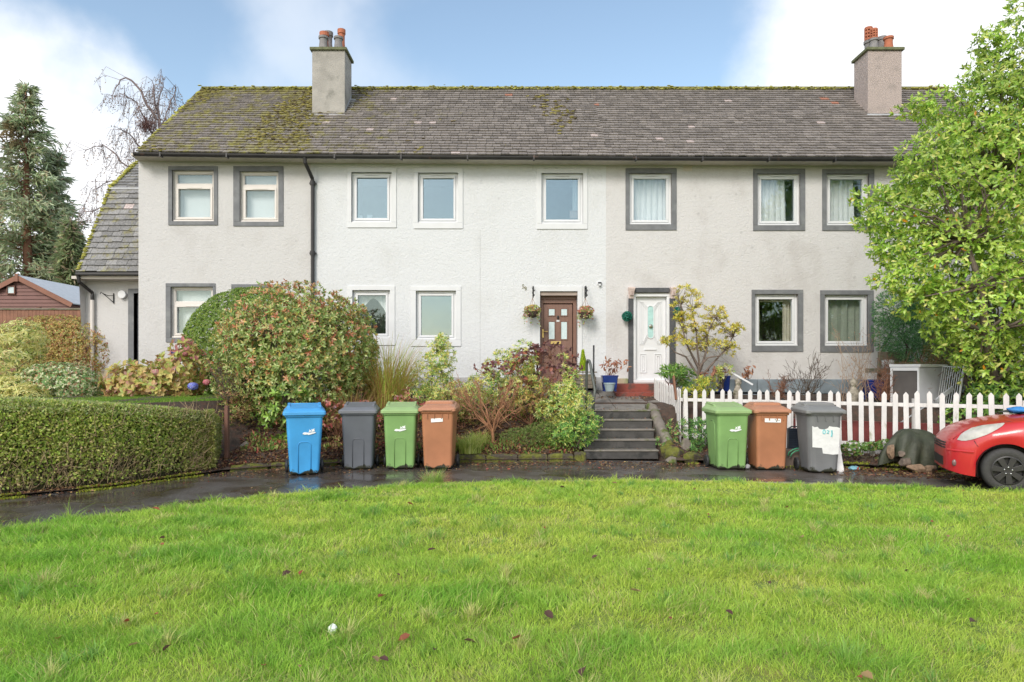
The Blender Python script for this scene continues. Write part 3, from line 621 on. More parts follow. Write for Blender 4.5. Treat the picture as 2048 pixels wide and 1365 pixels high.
for (px, py, hh, mm) in ((1055, 337, hm, 'band_white'),):
    v = MB()
    for k in range(4): v.box(X_(px - 9), X_(px + 9), W - .02, W + .01, Z_(py + 5 - k * 3) + .004, Z_(py + 5 - k * 3) + .026)
    v.box(X_(px - 9), X_(px + 9), W - .008, W + .01, Z_(py + 6), Z_(py - 6)); v.build('air_vent', M[mm], hh)
# brown door, recessed
dy = W + .22
fd = MB(); a, b, c, d = DB[0], 1.30, DB[2], Z_(591)
MB().box(a, c, W + .03, W + .26, Z_(591), Z_(583) - .003).build('door_soffit', M['beige_board'], hm)
dr = MB(); ring(dr, a, b, c, d, .085, dy - .03, dy + .08); dr.box(a + .085, c - .085, dy - .03, dy + .08, d - .17, d - .085)
dframe = dr.build('door_frame', M['brown_door'], hm, bevel=.008)
la, lb, lc, ld = a + .09, b + .05, c - .1, d - .19
leaf = MB().box(la, lc, dy, dy + .05, lb, ld)
pw = lc - la
def mould(mb, x0, x1, z0, z1, y, t=.018, pr=.016): ring(mb, x0, z0, x1, z1, t, y - pr, y + .002)
lw = [(la + pw * .15, la + pw * .42), (la + pw * .58, la + pw * .85)]
zt = [(Z_(632), Z_(615)), (Z_(680), Z_(641)), (1.45, Z_(694))]
for x0, x1 in lw:
    for i, (z0, z1) in enumerate(zt):
        mould(leaf, x0, x1, z0, z1, dy, .022)
        if i == 2: leaf.box(x0 + .04, x1 - .04, dy - .01, dy + .002, z0 + .04, z1 - .04)
dl = leaf.build('door', M['brown_door'], hm, bevel=.005)
for x0, x1 in lw:
    for z0, z1 in zt[:2]: MB().box(x0 + .026, x1 - .026, dy - .008, dy + .004, z0 + .026, z1 - .026).build('door_glass', M['glass_frosted'], dl)
MB().box(X_(1101.5, dy), X_(1122, dy), dy - .02, dy + .002, Z_(689, dy), Z_(683, dy)).build('letterbox', M['gold'], dl, bevel=.006)
hd = MB().box(la - .03, la + .005, dy - .035, dy - .02, Z_(676, dy), Z_(659, dy)); hd.tube([(la - .012, dy - .03, Z_(664, dy)), (la - .012, dy - .08, Z_(664, dy)), (la + .1, dy - .08, Z_(664, dy))], .011, 8); hd.build('door_handle', M['gold'], dl, bevel=.003)
kn = MB().tube([((la + lc) / 2, dy - .02, Z_(633, dy)), ((la + lc) / 2 - .0, dy - .035, Z_(636, dy)), ((la + lc) / 2, dy - .02, Z_(639.5, dy))], [.028, .022, .012], 8); kn.build('door_knocker', M['black'], dl)
MB().box((la + lc) / 2 - .035, (la + lc) / 2 + .035, dy - .01, dy, Z_(644, dy), Z_(640.5, dy)).build('number_plate', M['upvc'], dl)
MB().box(DB[0] - .12, DB[2] + .12, W - .28, W + .3, 1.05, 1.285).build('doorstep', M['plinth'], hm, bevel=.015)
# house number 59
def text(body, size, loc, m, parent=None, name='house_number', rx=90, ry=0, ext=.006, rz=0):
    cu = bpy.data.curves.new(name, 'FONT'); cu.body = body; cu.size = size; cu.extrude = ext; cu.align_x = 'CENTER'; cu.align_y = 'CENTER'
    t = bpy.data.objects.new('tmp', cu); link(t); bpy.context.view_layer.update()
    me = bpy.data.meshes.new_from_object(t.evaluated_get(bpy.context.evaluated_depsgraph_get())); bpy.data.objects.remove(t)
    me.transform(Matrix.Translation(loc) @ Matrix.Rotation(R(rz), 4, 'Z') @ Matrix.Rotation(R(rx), 4, 'X') @ Matrix.Rotation(R(ry), 4, 'Z')); me.materials.clear(); me.materials.append(m)
    o = link(bpy.data.objects.new(name, me))
    if parent: o.parent = parent
    return o
nm = mat('tarnished_brass', (.30, .28, .20), .5, .3, 20, metal=.3)
text('5', .13, (X_(1046.2), W - .012, Z_(573.5)), nm, hm); text('9', .13, (X_(1051), W - .012, Z_(577.8)), nm, hm)

# ------------------------------------------------------------------ right house
# raised moss cushions lying on the slates
def roof_moss(parent, n, x0, x1, seed):
    rg = random.Random(seed); mb = MB(); k = 0
    while k < n:
        X = rg.uniform(x0, x1); t = rg.random() ** .8; m = float(lump(X, t * 4.4, 0, 1.1, 11)) + .6 * float(lump(X, t * 4.4, 0, 4, 31)); k += 1
        if m < .25 + .35 * float(sst(-4.5, -1, X)): continue
        y = EAVE_Y + (RID_Y - EAVE_Y) * t; z = float(ez(X)) + (RID_Z - float(ez(X))) * t + .045; s = rg.uniform(.015, .045); g = rg.uniform(.6, 1.1); mb.col = (.27 * g, .235 * g, .07 * g) if rg.random() < .7 else (.14 * g, .11 * g, .06 * g)
        mb.ball((X, y, z), (s * 1.6, s, s * .55), 6, .3, rg)
    mb.build('moss', M['moss'], parent, smooth=True)
roof_moss(rfl, 1700, XL0 + .2, XL1, 71); roof_moss(roof_moss_later, 2200, XL1, XM1, 72)
hr = thing('terraced_house', 'pale right-hand house with grey window bands and a white front door behind the picket fence', 'house', (0, 0, 0), group='terraced houses in the row')
wins = [((1259, 347, 1343, 449), (1251, 337, 1353, 461), 'netfull'), ((1515, 348, 1600, 451), (1506, 338, 1610, 462), 'net'), ((1653, 348, 1737, 451), (1644, 339, 1748, 462), 'net'), ((1510, 589, 1596, 692), (1503, 580, 1606, 704), 'side'), ((1649, 590, 1735, 692), (1640, 581, 1747, 705), 'drape')]
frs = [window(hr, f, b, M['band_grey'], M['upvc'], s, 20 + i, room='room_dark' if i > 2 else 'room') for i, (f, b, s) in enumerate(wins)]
DW2 = (X_(1266), 1.30, X_(1339), Z_(588))
house_shell(hr, XM1, XR1, frs + [DW2], M['wall_cream_right'], right_gable=True, bottom=1.28)
plinth(hr, XM1, X_(1256), 1.40, M['plinth_yellow'], 6); plinth(hr, X_(1350), XR1, 1.38, M['plinth_blue'], 7)
roof(hr, XM1, XR1, 23); gutter(hr, XM1, XR1 + .05)
v = MB()
for k in range(4): v.box(X_(1366), X_(1384), W - .02, W + .01, Z_(342 - k * 3) + .004, Z_(342 - k * 3) + .026)
v.box(X_(1366), X_(1384), W - .008, W + .01, Z_(343), Z_(331)); v.build('air_vent', M['fascia'], hr)
chimney(hr, X_(1736, 17.4), X_(1804, 17.4), M['pebbledash'], M['cap_moss'], [(1737, 57, 17.98, .12, 'pot_grey', 1), (1747.5, 60, 17.6, .115, 'pot_grey', 1), (1764, 76, 17.95, .12, 'pot_grey', 0), (1777, 76, 17.6, .125, 'terracotta', 0)])
# broken reddish slates beside the chimney come from roof_cols
# white door
dy = W + .09; a, b, c, d = DW2
fr_ = MB(); ring(fr_, a, b, c, d, .065, W - .01, W + .14); dfr = fr_.build('door_frame', M['upvc'], hr, bevel=.008)
la, lb, lc, ld = a + .07, b + .04, c - .07, Z_(593); pw = lc - la; cx = (la + lc) / 2
leaf = MB().box(la, lc, dy, dy + .05, lb, ld)
def strip(mb, pts, y, w_=.012, pr=.014):
    for p, q in zip(pts[:-1], pts[1:]): mb.bar((p[0], y - pr / 2, p[1]), (q[0], y - pr / 2, q[1]), pr, w_, up=(0, 0, 1) if abs(p[1] - q[1]) < abs(p[0] - q[0]) else (1, 0, 0))
for x0, x1 in ((la + .1, cx - .09), (cx + .09, lc - .1)):
    mould(leaf, x0, x1, Z_(746), Z_(708), dy, .014); mould(leaf, x0 + .05, x1 - .05, Z_(742), Z_(712), dy, .012)
for sgn in (-1, 1):
    for k, off in enumerate((0, .035, .07)):
        xo = cx + sgn * (pw / 2 - .1 - off); zt_, zb_ = Z_(602) - off, Z_(689) + off; ct = .16 + .02 * k
        strip(leaf, [(cx + sgn * .07, zt_ - ct * .9), (cx + sgn * .17, zt_ - .02), (xo, zt_ - .02)], dy); strip(leaf, [(xo, zt_), (xo, zb_)], dy); strip(leaf, [(xo, zb_), (cx + sgn * .16, zb_), (cx + sgn * .07, zb_ + ct)], dy)
dl = leaf.build('door', M['upvc'], hr)
def capsule(x, z0, z1, r, n=10): return [(x + r * math.cos(t), z1 - r + r * math.sin(t)) for t in np.linspace(0, math.pi, n)] + [(x + r * math.cos(t), z0 + r + r * math.sin(t)) for t in np.linspace(math.pi, 2 * math.pi, n)]
o_ = capsule(cx, Z_(678, dy), Z_(611, dy), .083); i_ = capsule(cx, Z_(676.5, dy), Z_(612.5, dy), .065); n = len(o_)
rb = MB(); rb.add([(x, dy - .02, z) for x, z in o_] + [(x, dy - .02, z) for x, z in i_] + [(x, dy, z) for x, z in o_] + [(x, dy, z) for x, z in i_], [(k, (k + 1) % n, n + (k + 1) % n, n + k) for k in range(n)] + [(k, 2 * n + k, 2 * n + (k + 1) % n, (k + 1) % n) for k in range(n)] + [(n + k, n + (k + 1) % n, 3 * n + (k + 1) % n, 3 * n + k) for k in range(n)]); rb.build('glass_trim', M['upvc'], dl)
gl = MB().prism(i_, dy - .008, dy + .01).build('door_glass', M['glass_teal'], dl)
MB().lathe((cx, dy - .03, Z_(653, dy)), [(.02, 0), (.05, 0), (.045, -.015), (.01, -.02)], 14, 'y').build('door_knocker', mat('chrome', (.5, .5, .5), .2, metal=1), dl)
MB().box(cx - .15, cx + .14, dy - .02, dy + .002, Z_(701, dy), Z_(697.5, dy)).build('letterbox', M['upvc'], dl, bevel=.004)
sr = MB()
for x0, x1 in ((1256.5, 1266), (1339, 1350)): sr.box(X_(x0), X_(x1), W - .05, W + .02, 1.28, Z_(597))
sr.box(X_(1269), X_(1338), W - .06, W + .02, Z_(586), Z_(576.5)); sr.build('door_surround', mat('slate_black_paint', (.065, .068, .075), .6, .3, 9, .2, 40, col2=(.13, .13, .14), c2lo=.5, c2hi=.75), hr, bevel=.008)
for x0, x1 in ((1255.5, 1268), (1339, 1351)):
    a, b = X_(x0), X_(x1); cb = MB()
    cb.loft([[(a + s, W + .02, z), (a + s, W - .05 - q, z), (b - s, W - .05 - q, z), (b - s, W + .02, z)] for z, q, s in ((Z_(598), .02, .02), (Z_(594), .03, .02), (Z_(589), .05, .015), (Z_(583), .10, .01), (Z_(579), .12, 0), (Z_(576), .12, 0))])
    for k in range(3): cb.box(a + .03 + k * .03, a + .042 + k * .03, W - .16, W - .1, Z_(592), Z_(583))
    cb.build('corbel', mat('pale_pink_paint', (.66, .54, .50), .7, .08), hr)
st = MB(); st.box(X_(1230, 15.3), X_(1352, 15.3), 15.28, W - .0, .8, 1.285); st.box(X_(1232, 15.0), X_(1352, 15.0), 15.0, 15.28, .8, 1.10); st.build('doorstep', M['red_paint'], hr, bevel=.012)
# small things on window sills
def sill_box(px, py, w_, h, m, lab, d=W + .22): 
    x, z = X_(px, d), Z_(py, d); o = MB().box(x - w_ / 2, x + w_ / 2, d - .04, d + .05, z, z + h).box(x - w_ / 2 - .008, x + w_ / 2 + .008, d - .048, d + .058, z + h, z + h + .015).build('storage_box', m, bevel=.006); tag(o, lab, 'box')
sill_box(719, 439, .13, .07, M['upvc'], 'small white box inside the white house upper left window, leftmost on the sill'); sill_box(740, 439, .12, .08, M['upvc'], 'small white box inside the upper left window of the white house, right of another')
sill_box(1148, 438, .2, .17, mat('pink_box', (.62, .42, .36), .8), 'pink box on the sill inside the upper window above the brown door')

# ================================================================== PLANT TOOLS
NR = np.random.RandomState
GAIN = 2.0
def unit(v): return v / np.maximum(np.linalg.norm(v, axis=-1, keepdims=True), 1e-9)
def leaves(name, P0, D, Nm, L, Wd, C, m, parent=None, fold=.18, droop=.0, wide=False):
    """one folded leaf per row: base P0, direction D, upper side Nm, length L, width Wd, colour C"""
    n = len(P0); D = unit(D); S = unit(np.cross(D, Nm)); U = np.cross(S, D)
    L = np.broadcast_to(np.asarray(L, float), (n,))[:, None]; Wd = np.broadcast_to(np.asarray(Wd, float), (n,))[:, None]
    tip = P0 + D * L - U * L * droop
    if wide:
        pts = [P0, P0 + D * L * .3 + S * Wd * .42 + U * Wd * fold, P0 + D * L * .68 + S * Wd * .46 + U * (Wd * fold - L * droop * .4), tip, P0 + D * L * .68 - S * Wd * .46 + U * (Wd * fold - L * droop * .4), P0 + D * L * .3 - S * Wd * .42 + U * Wd * fold]
        V = np.stack(pts, 1).reshape(-1, 3); b = np.arange(n) * 6
        Fs = [np.concatenate([np.stack([b, b + 1, b + 2, b + 3], 1), np.stack([b, b + 3, b + 4, b + 5], 1)])]; k = 6
    else:
        pts = [P0, P0 + D * L * .48 + S * Wd * .5 + U * Wd * fold, tip, P0 + D * L * .48 - S * Wd * .5 + U * Wd * fold]
        V = np.stack(pts, 1).reshape(-1, 3); b = np.arange(n) * 4
        Fs = [np.concatenate([np.stack([b, b + 1, b + 2], 1), np.stack([b, b + 2, b + 3], 1)])]; k = 4
    return mesh_np(name, V, Fs, m, np.repeat(C, k, 0), parent)
def pick(pal, n, rs, jit=.2):
    """pal: list of (weight, rgb)"""
    w_ = np.array([p[0] for p in pal], float); i = rs.choice(len(pal), n, p=w_ / w_.sum()); c = np.array([p[1] for p in pal])[i]
    c = c * np.where(c.max(1, keepdims=True) > .3, .72, 1)
    return np.clip(GAIN * c * (1 + rs.uniform(-jit, jit, (n, 1))) * (1 + rs.uniform(-.06, .06, (n, 3))), .002, .82)
def on_lobes(lobes, n, rs, shell=.3, up=0, bumps=.1, bs=2.5):
    """points near the surface of a union of ellipsoids (cx,cy,cz,rx,ry,rz) with outward directions"""
    lb = np.array(lobes, float); area = (lb[:, 3] * lb[:, 4] + lb[:, 4] * lb[:, 5] + lb[:, 3] * lb[:, 5]); i = rs.choice(len(lb), int(n * 2.2), p=area / area.sum())
    d = unit(rs.normal(size=(len(i), 3)) + np.array([0, 0, up])); c = lb[i, :3]; r = lb[i, 3:]
    k = 1 - shell * rs.uniform(0, 1, (len(i), 1)) ** 2; q = c + d * r
    k = k * (1 + bumps * lump(q[:, 0], q[:, 1], q[:, 2], bs, 4)[:, None]); p = c + d * r * k; nn = unit(d / r)
    ok = np.ones(len(i), bool)
    for j in range(len(lb)):
        inside = (((p - lb[j, :3]) / lb[j, 3:]) ** 2).sum(1) < (1 - shell * 1.3) ** 2; ok &= ~(inside & (i != j))
    return p[ok][:n], nn[ok][:n]
def whorls(p, n, k, rs, tilt=(45, 85), droop=0.0):
    """k leaves round every shoot tip: returns base, direction, upper normal, owner index"""
    m = len(p); idx = np.repeat(np.arange(m), k); a = np.tile(np.arange(k) * 2 * math.pi / k, m) + np.repeat(rs.uniform(0, 6.28, m), k) + rs.uniform(-.25, .25, m * k)
    e1 = unit(np.cross(n, rs.normal(size=(m, 3)))); e2 = np.cross(n, e1); ph = np.radians(rs.uniform(tilt[0], tilt[1], m * k))[:, None]
    rad = e1[idx] * np.cos(a)[:, None] + e2[idx] * np.sin(a)[:, None]; D = n[idx] * np.cos(ph) + rad * np.sin(ph); D[:, 2] -= droop
    U = n[idx] * np.sin(ph) - rad * np.cos(ph)
    return p[idx], unit(D), unit(U), idx
def sticks(name, lines, m, parent, n=4):
    mb = MB()
    for pts, r in lines: mb.tube(pts, r, n, cap=False)
    return mb.build(name, m, parent, smooth=True)
def limb(p, q, r0, r1, rs, bend=.12, k=4):
    p, q = np.array(p, float), np.array(q, float); Ld = np.linalg.norm(q - p); off = rs.normal(size=3) * Ld * bend; pts = []
    for i in range(k + 1):
        t = i / k; pts.append(p + (q - p) * t + off * math.sin(math.pi * t) + (rs.normal(size=3) * Ld * .02 if 0 < i < k else 0))
    return pts, [r0 + (r1 - r0) * i / k for i in range(k + 1)]
def branch_system(base, tips, rs, r0=.04, mains=7, sub=60):
    """a few main limbs from the base, thinner ones from them to a sample of tips"""
    tips = np.asarray(tips); base = np.array(base, float); L = []; joints = []
    for t in tips[rs.choice(len(tips), mains, replace=len(tips) < mains)]:
        pts, r = limb(base + rs.normal(size=3) * [.06, .06, 0], base + (t - base) * .8, r0, r0 * .35, rs); L.append((pts, r)); joints += [(pts[j], r[j]) for j in (1, 2, 3, 4)]
    J = np.array([j[0] for j in joints])
    for t in tips[rs.choice(len(tips), min(sub, len(tips)), replace=False)]:
        cost = np.linalg.norm(J - t, axis=1) + .3 * np.linalg.norm(J - base, axis=1) * 0; j = int(np.argmin(cost)); L.append(limb(J[j], t, min(joints[j][1], r0 * .4) * .8, .003, rs, .1))
    return L
def shrub(name, label, cat, base, lobes, ntips, k, Ln, Wn, pal, seed, m='leaf', tilt=(45, 85), droop=0., shell=.35, bumps=.12, bark='bark', branches=40, r0=.03, wide=False, group=None, topcol=None, up=0, parent=None, fold=.18, ld=.05, cb=None):
    rs = NR(seed); t = parent or thing(name, label, cat, base, 0, group)
    o = np.array(base if parent is None else (0, 0, 0), float)
    p, n = on_lobes(lobes, ntips, rs, shell, up, bumps); b, D, U, idx = whorls(p, n, k, rs, tilt, droop); q = len(b)
    C = pick(pal, q, rs) if cb is None else cb(p, n, idx, rs)
    if topcol is not None:      # new growth coloured at some shoot tips
        frac, pal2, zmin = topcol; sel = (rs.uniform(size=len(p)) < frac * (.4 + sst(zmin, p[:, 2].max(), p[:, 2]) * 1.1) * (1 + lump(p[:, 0], p[:, 1], p[:, 2], 2.2, seed)))[idx]; C[sel] = pick(pal2, int(sel.sum()), rs)
    s = rs.uniform(.7, 1.15, q)
    leaves('foliage', b - o, D, U, Ln * s, Wn * s, C, M[m], t, fold, ld, wide)
    if branches:
        L = branch_system(np.array(base, float) - o, p - o, rs, r0, 8, branches); sticks('branches', L, M[bark], t)
    return t
def tuft(name, label, cat, base, n, h, spread, w_, pal, seed, lean=.5, droopy=.5, rad=.12, group=None, m='grass', seg=4, kind=None):
    """arching grass-like blades"""
    rs = NR(seed); a = rs.uniform(0, 6.28, n); r = rad * np.sqrt(rs.uniform(0, 1, n)); H = h * rs.uniform(.55, 1.1, n); out = np.stack([np.cos(a), np.sin(a), 0 * a], 1)
    B = np.stack([np.cos(a) * r, np.sin(a) * r, 0 * a], 1) + rs.normal(size=(n, 3)) * [.03, .03, 0]
    jig = rs.normal(0, spread * .35, n); reach = spread * rs.uniform(.2, 1, n); H = H * rs.uniform(.55, 1, n); side = np.stack([-np.sin(a), np.cos(a), 0 * a], 1); V = []
    for j in range(seg + 1):
        t = j / seg; zz = H * (t * (1 + droopy) - droopy * t ** 2.6); c = B + out * (reach * t ** 1.7)[:, None] + np.array([0, 0, 1]) * zz[:, None]; ww = w_ * (1 - t * .85) * .5; c = c + side * (jig * t ** 1.5)[:, None]
        V += [c - side * ww, c + side * ww]
    V = np.stack(V, 1).reshape(-1, 3); k = 2 * (seg + 1); b = np.arange(n) * k; Fs = np.concatenate([np.stack([b + 2 * j, b + 2 * j + 1, b + 2 * j + 3, b + 2 * j + 2], 1) for j in range(seg)])
    C = pick(pal, n, rs); o = mesh_np(name, V, [Fs], M[m], np.repeat(C, k, 0)); o.location = base
    return tag(o, label, cat, group, kind)
def lob(px, py, d, rx, rz, ry=None): c = P(px, py, d); k = d / F; return (c.x, c.y, c.z, rx * k, ry or rx * k * .8, rz * k)
GZ = lambda x, y: float(garden_z(x, y))

# palettes (linear albedo)
G_dark, G_mid, G_lt = (.035, .085, .022), (.075, .16, .035), (.16, .26, .06)
G_yel, Y_pale, Y_gold = (.34, .40, .07), (.62, .58, .22), (.55, .40, .07)

# ------------------------------------------------------------------ trimmed front hedge
def hedge():
    rs = NR(11); t = thing('hedge', 'long clipped green front hedge beside the wet path with twiggy brown base', 'hedge', (-6, 9.5, 0))
    o = np.array([-6, 9.5, 0.]); xs = np.array([-12, -9.5, -7.9, -6.7, -5.95, -5.4, -4.85, -4.6]); 
    def front(u): x = np.interp(u, np.linspace(0, 1, len(xs)), xs); return x, far_e(x) + .12
    top = lambda x: np.interp(x, [-12, -7.5, -6.2, -5.2, -4.8, -4.5], [1.2, 1.22, 1.2, 1.08, .98, .88]); thick = .8
    n = 62000; u = rs.uniform(0, 1, n) ** .8; x, y = front(u); x2, y2 = front(np.minimum(u + .01, 1.0)); tx, ty = unit(np.stack([x2 - x + 1e-6, y2 - y], 1)).T; nx, ny = ty, -tx
    H = top(x); face = rs.choice(3, n, p=[.62, .26, .12]); v = rs.uniform(0, 1, n) ** .8; dep = rs.uniform(0, .13, n)
    hole = (lump(x * 1, v * 1.2, 0, 5, 2) + (v < .3) * .9 - .25 > rs.uniform(0, 1.6, n)); 
    zz = H * (.1 + .92 * v); round_ = .1 * sst(.8, 1, v)
    Pf = np.stack([x - nx * (dep + round_), y - ny * (dep + round_), zz], 1)
    w_ = rs.uniform(0, thick, n); Pt = np.stack([x - nx * w_, y - ny * w_, H + .02 - dep * .5 - .1 * sst(.12, 0, w_)], 1)
    ex, ey = front(np.ones(n)); Pe = np.stack([-4.55 - .3 * w_ - dep * .6 - .12 * sst(.75, 1, v), 10.42 + w_, .1 + .85 * v], 1)
    p = np.where((face == 0)[:, None], Pf, np.where((face == 1)[:, None], Pt, Pe)); nn = np.where((face == 0)[:, None], np.stack([nx, ny, 0 * nx + .15], 1), np.where((face == 1)[:, None], np.array([[0, 0, 1.]]), np.array([[1., -.2, 0]])))
    keep = ~((face == 0) & hole); p, nn, face = p[keep], nn[keep], face[keep]; q = len(p)
    C = pick([(3, (.22, .295, .055)), (3, (.36, .41, .09)), (2, (.42, .42, .15)), (1, (.11, .16, .04)), (1, (.40, .34, .16))], q, rs)
    e = sst(-5.2, -4.5, p[:, 0])[:, None]; C = C * (1 - e * .6) + np.array([.24, .20, .07]) * e * .6
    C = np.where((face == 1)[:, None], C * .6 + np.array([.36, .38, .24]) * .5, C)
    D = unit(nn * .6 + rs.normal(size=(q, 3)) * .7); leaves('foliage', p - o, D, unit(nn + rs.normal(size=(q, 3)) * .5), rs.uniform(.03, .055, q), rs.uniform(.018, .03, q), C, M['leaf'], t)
    # twiggy core, then bare stems and dead twigs showing through
    mb = MB(); secs = []
    for uu in np.linspace(0, 1, 40):
        a, b = front(uu); c, d = front(min(uu + .01, 1)); tt = Vector((c - a + 1e-6, d - b)).normalized() if uu < 1 else Vector((.6, .8)); nxx, nyy = tt.y, -tt.x; h = float(top(a)) - .11
        secs.append([(a - nxx * s, b - nyy * s, z) - o if False else (a - nxx * s - o[0], b - nyy * s - o[1], z) for s, z in ((.22, .02), (.17, .3), (.16, h - .05), (.24, h), (thick - .1, h), (thick - .1, .02))])
    mb.loft(secs); mb.build('hedge_core', mat('dense_twigs', (.10, .10, .045), .95, .5, 22, 1, 40, col2=(.08, .055, .03), c2scale=16), t)
    L = []
    for i in range(1500):
        uu = rs.uniform(0, 1) ** .8; a, b = front(uu); c, d = front(min(uu + .01, 1)); tt = Vector((c - a + 1e-6, d - b)).normalized(); nv = np.array([tt.y, -tt.x, 0]); z = abs(rs.normal(0, .3)) if i < 1000 else rs.uniform(.1, 1.0)
        s = np.array([a, b, min(z, .9) + .02]) - nv * rs.uniform(.02, .16) - o; L.append(limb(s, s + np.array([rs.normal(0, .1), 0, rs.uniform(.03, .26)]) + nv * rs.uniform(-.03, .1), .006, .0025, rs, .2, 2))
    sticks('stems', L, mat('bare_hedge_stems', (.36, .27, .15), .85, .35, 9), t, 3)
hedge()
MB().box(X_(451, 10.9), X_(458, 10.9), 10.85, 10.93, .1, Z_(812, 10.9)).build('wooden_post', M['wood_brown'], None, bevel=.006)
tag(bpy.data.objects['wooden_post'], 'brown wooden post at the right end of the clipped hedge', 'post')

# ------------------------------------------------------------------ big glossy shrub with red new growth
RED = [(2, (.40, .15, .08)), (1.6, (.48, .26, .12)), (1, (.44, .2, .13)), (1.4, (.298, .21, .09))]
PHP = [(2.5, (.115, .165, .045)), (2.5, (.18, .245, .07)), (2.4, (.27, .30, .12)), (1.5, (.298, .25, .10)), (.4, (.20, .11, .06)), (.5, (.46, .36, .10))]
shrub('large_shrub', 'huge rounded glossy shrub with red shoot tips behind the blue bin', 'shrub', (-4.0, 12.9, .35),
      [(-4.1, 13.0, 2.05, 1.5, 1.2, 1.2), (-4.5, 12.9, 1.75, 1.2, 1.1, 1.15), (-3.75, 12.95, 1.8, 1.15, 1.1, 1.15), (-4.0, 12.6, 1.25, 1.15, .95, .8), (-3.3, 13.0, 2.05, .75, .9, .9), (-4.95, 12.9, 1.35, .6, .8, .6)],
      6200, 5, .085, .034, PHP, 31, 'leaf_gloss', (12, 88), .05, .36, .08, branches=170, r0=.05, wide=True, topcol=(.17, RED, 1.9), ld=.08)
shrub('low_shrub', 'low leafy green shoots at the foot of the big shrub beside the blue bin', 'shrub', (-3.75, 11.85, .2), [(-3.95, 11.95, .85, .5, .35, .55), (-3.6, 11.75, .5, .28, .25, .35)], 150, 6, .1, .04, [(2, (.11, .19, .035)), (2, (.2, .3, .06)), (1, (.07, .12, .03))], 32, 'leaf_gloss', branches=30, r0=.015, wide=True)
shrub('clipped_shrub', 'dense clipped dark green dome behind the red-tipped shrub', 'shrub', (-5.55, 14.5, 1.0), [(-5.5, 14.6, 2.1, 1.5, 1.05, 1.25)], 14000, 4, .05, .024, [(3, (.075, .125, .02)), (3, (.12, .18, .03)), (1, (.18, .22, .045))], 33, 'leaf', shell=.12, bumps=.02, branches=0)
# hydrangea and companions
shrub('hydrangea_bush', 'yellowing hydrangea bush in front of the cream house wall', 'shrub', (-6.9, 13.4, .95), [(-7.25, 13.3, 1.35, .75, .5, .42), (-6.5, 13.3, 1.5, .5, .5, .5), (-6.9, 13.2, 1.15, .9, .5, .35)], 420, 5, .13, .07, [(3, (.42, .36, .12)), (2, (.45, .31, .14)), (2.4, (.31, .36, .10)), (1, (.36, .2, .14))], 34, branches=50, wide=True, r0=.015, bark='bark_red')
shrub('hydrangea_bush', 'sparse hydrangea stems with dusky red leaves beside the clipped dome', 'shrub', (-6.3, 13.2, .95), [(-6.35, 13.2, 2.0, .25, .25, .25), (-6.15, 13.2, 1.7, .3, .3, .3)], 42, 4, .12, .06, [(2, (.40, .17, .17)), (2, (.36, .36, .10)), (1, (.45, .3, .15))], 35, branches=30, wide=True, r0=.012, bark='bark_red')
def flower(x, y, d, r, pal, lab, seed, n=260):
    rs = NR(seed); c = np.array(P(x, y, d)); dr = unit(rs.normal(size=(n, 3)) + [0, -.3, .4]); p = dr * r * .85 * np.array([1, 1, .7]); U = dr
    o = leaves('hydrangea_flower', p, unit(np.cross(dr, rs.normal(size=(n, 3)))), U, r * .38, r * .34, pick(pal, n, rs), M['leaf'], None, .1); o.location = c; tag(o, lab, 'flower')
flower(386, 773, 12.4, .1, [(2, (.16, .2, .55)), (1, (.3, .35, .7)), (1, (.22, .16, .5))], 'blue hydrangea flower head just above the right end of the hedge', 41)
flower(414, 765, 12.6, .08, [(2, (.5, .14, .18)), (1, (.55, .3, .3))], 'red-pink flower head right of the blue hydrangea flower', 42)
flower(347, 708, 13.1, .07, [(2, (.26, .24, .5)), (1, (.4, .36, .55))], 'faded lilac flower head at the top of the hydrangea stems', 43); flower(370, 709, 13.1, .06, [(2, (.42, .16, .18)), (1, (.5, .25, .2))], 'dusky red flower head beside the big red-tipped shrub', 44)
flower(312, 745, 13.0, .09, [(2, (.5, .25, .26)), (1, (.5, .4, .3))], 'dull pink flower head in the yellowing hydrangea bush', 45)

# left garden
shrub('golden_hedge', 'square clipped golden brown bush in front of the shed', 'shrub', (-11.2, 17.2, 1.1), [(-11.3, 17.2, 2.0, 1.1, .7, .98), (-10.75, 17.2, 2.0, .85, .7, .95), (-11.9, 17.2, 2.1, .6, .6, .85)], 7500, 3, .07, .035, [(3, (.34, .27, .09)), (2, (.27, .16, .07)), (2, (.42, .33, .10)), (2, (.18, .21, .06)), (1, (.24, .10, .05))], 51, shell=.35, bumps=.05, branches=90, bark='bark_red', r0=.02)
shrub('variegated_shrub', 'pale yellow drooping-leaved shrub at the far left above the hedge', 'shrub', (-10.2, 13.6, .9), [(-10.15, 13.7, 1.75, .75, .6, .75), (-9.7, 13.5, 1.15, .5, .45, .45), (-9.95, 13.9, 2.2, .5, .4, .45)], 680, 8, .12, .028, [(4, (.56, .52, .20)), (2.5, (.6, .56, .27)), (1.5, (.20, .24, .06)), (.7, (.10, .14, .04))], 52, tilt=(60, 110), droop=.25, branches=40, r0=.02)
shrub('variegated_shrub', 'spreading cream-leaved shrub below the yellow one, against the hedge top', 'shrub', (-9.4, 12.8, .9), [(-9.45, 12.9, 1.1, .75, .5, .4), (-8.95, 12.6, 1.05, .4, .4, .3)], 560, 8, .09, .024, [(4, (.58, .53, .22)), (3, (.5, .46, .15)), (1.2, (.2, .25, .07))], 53, tilt=(55, 105), droop=.15, branches=30, r0=.015)
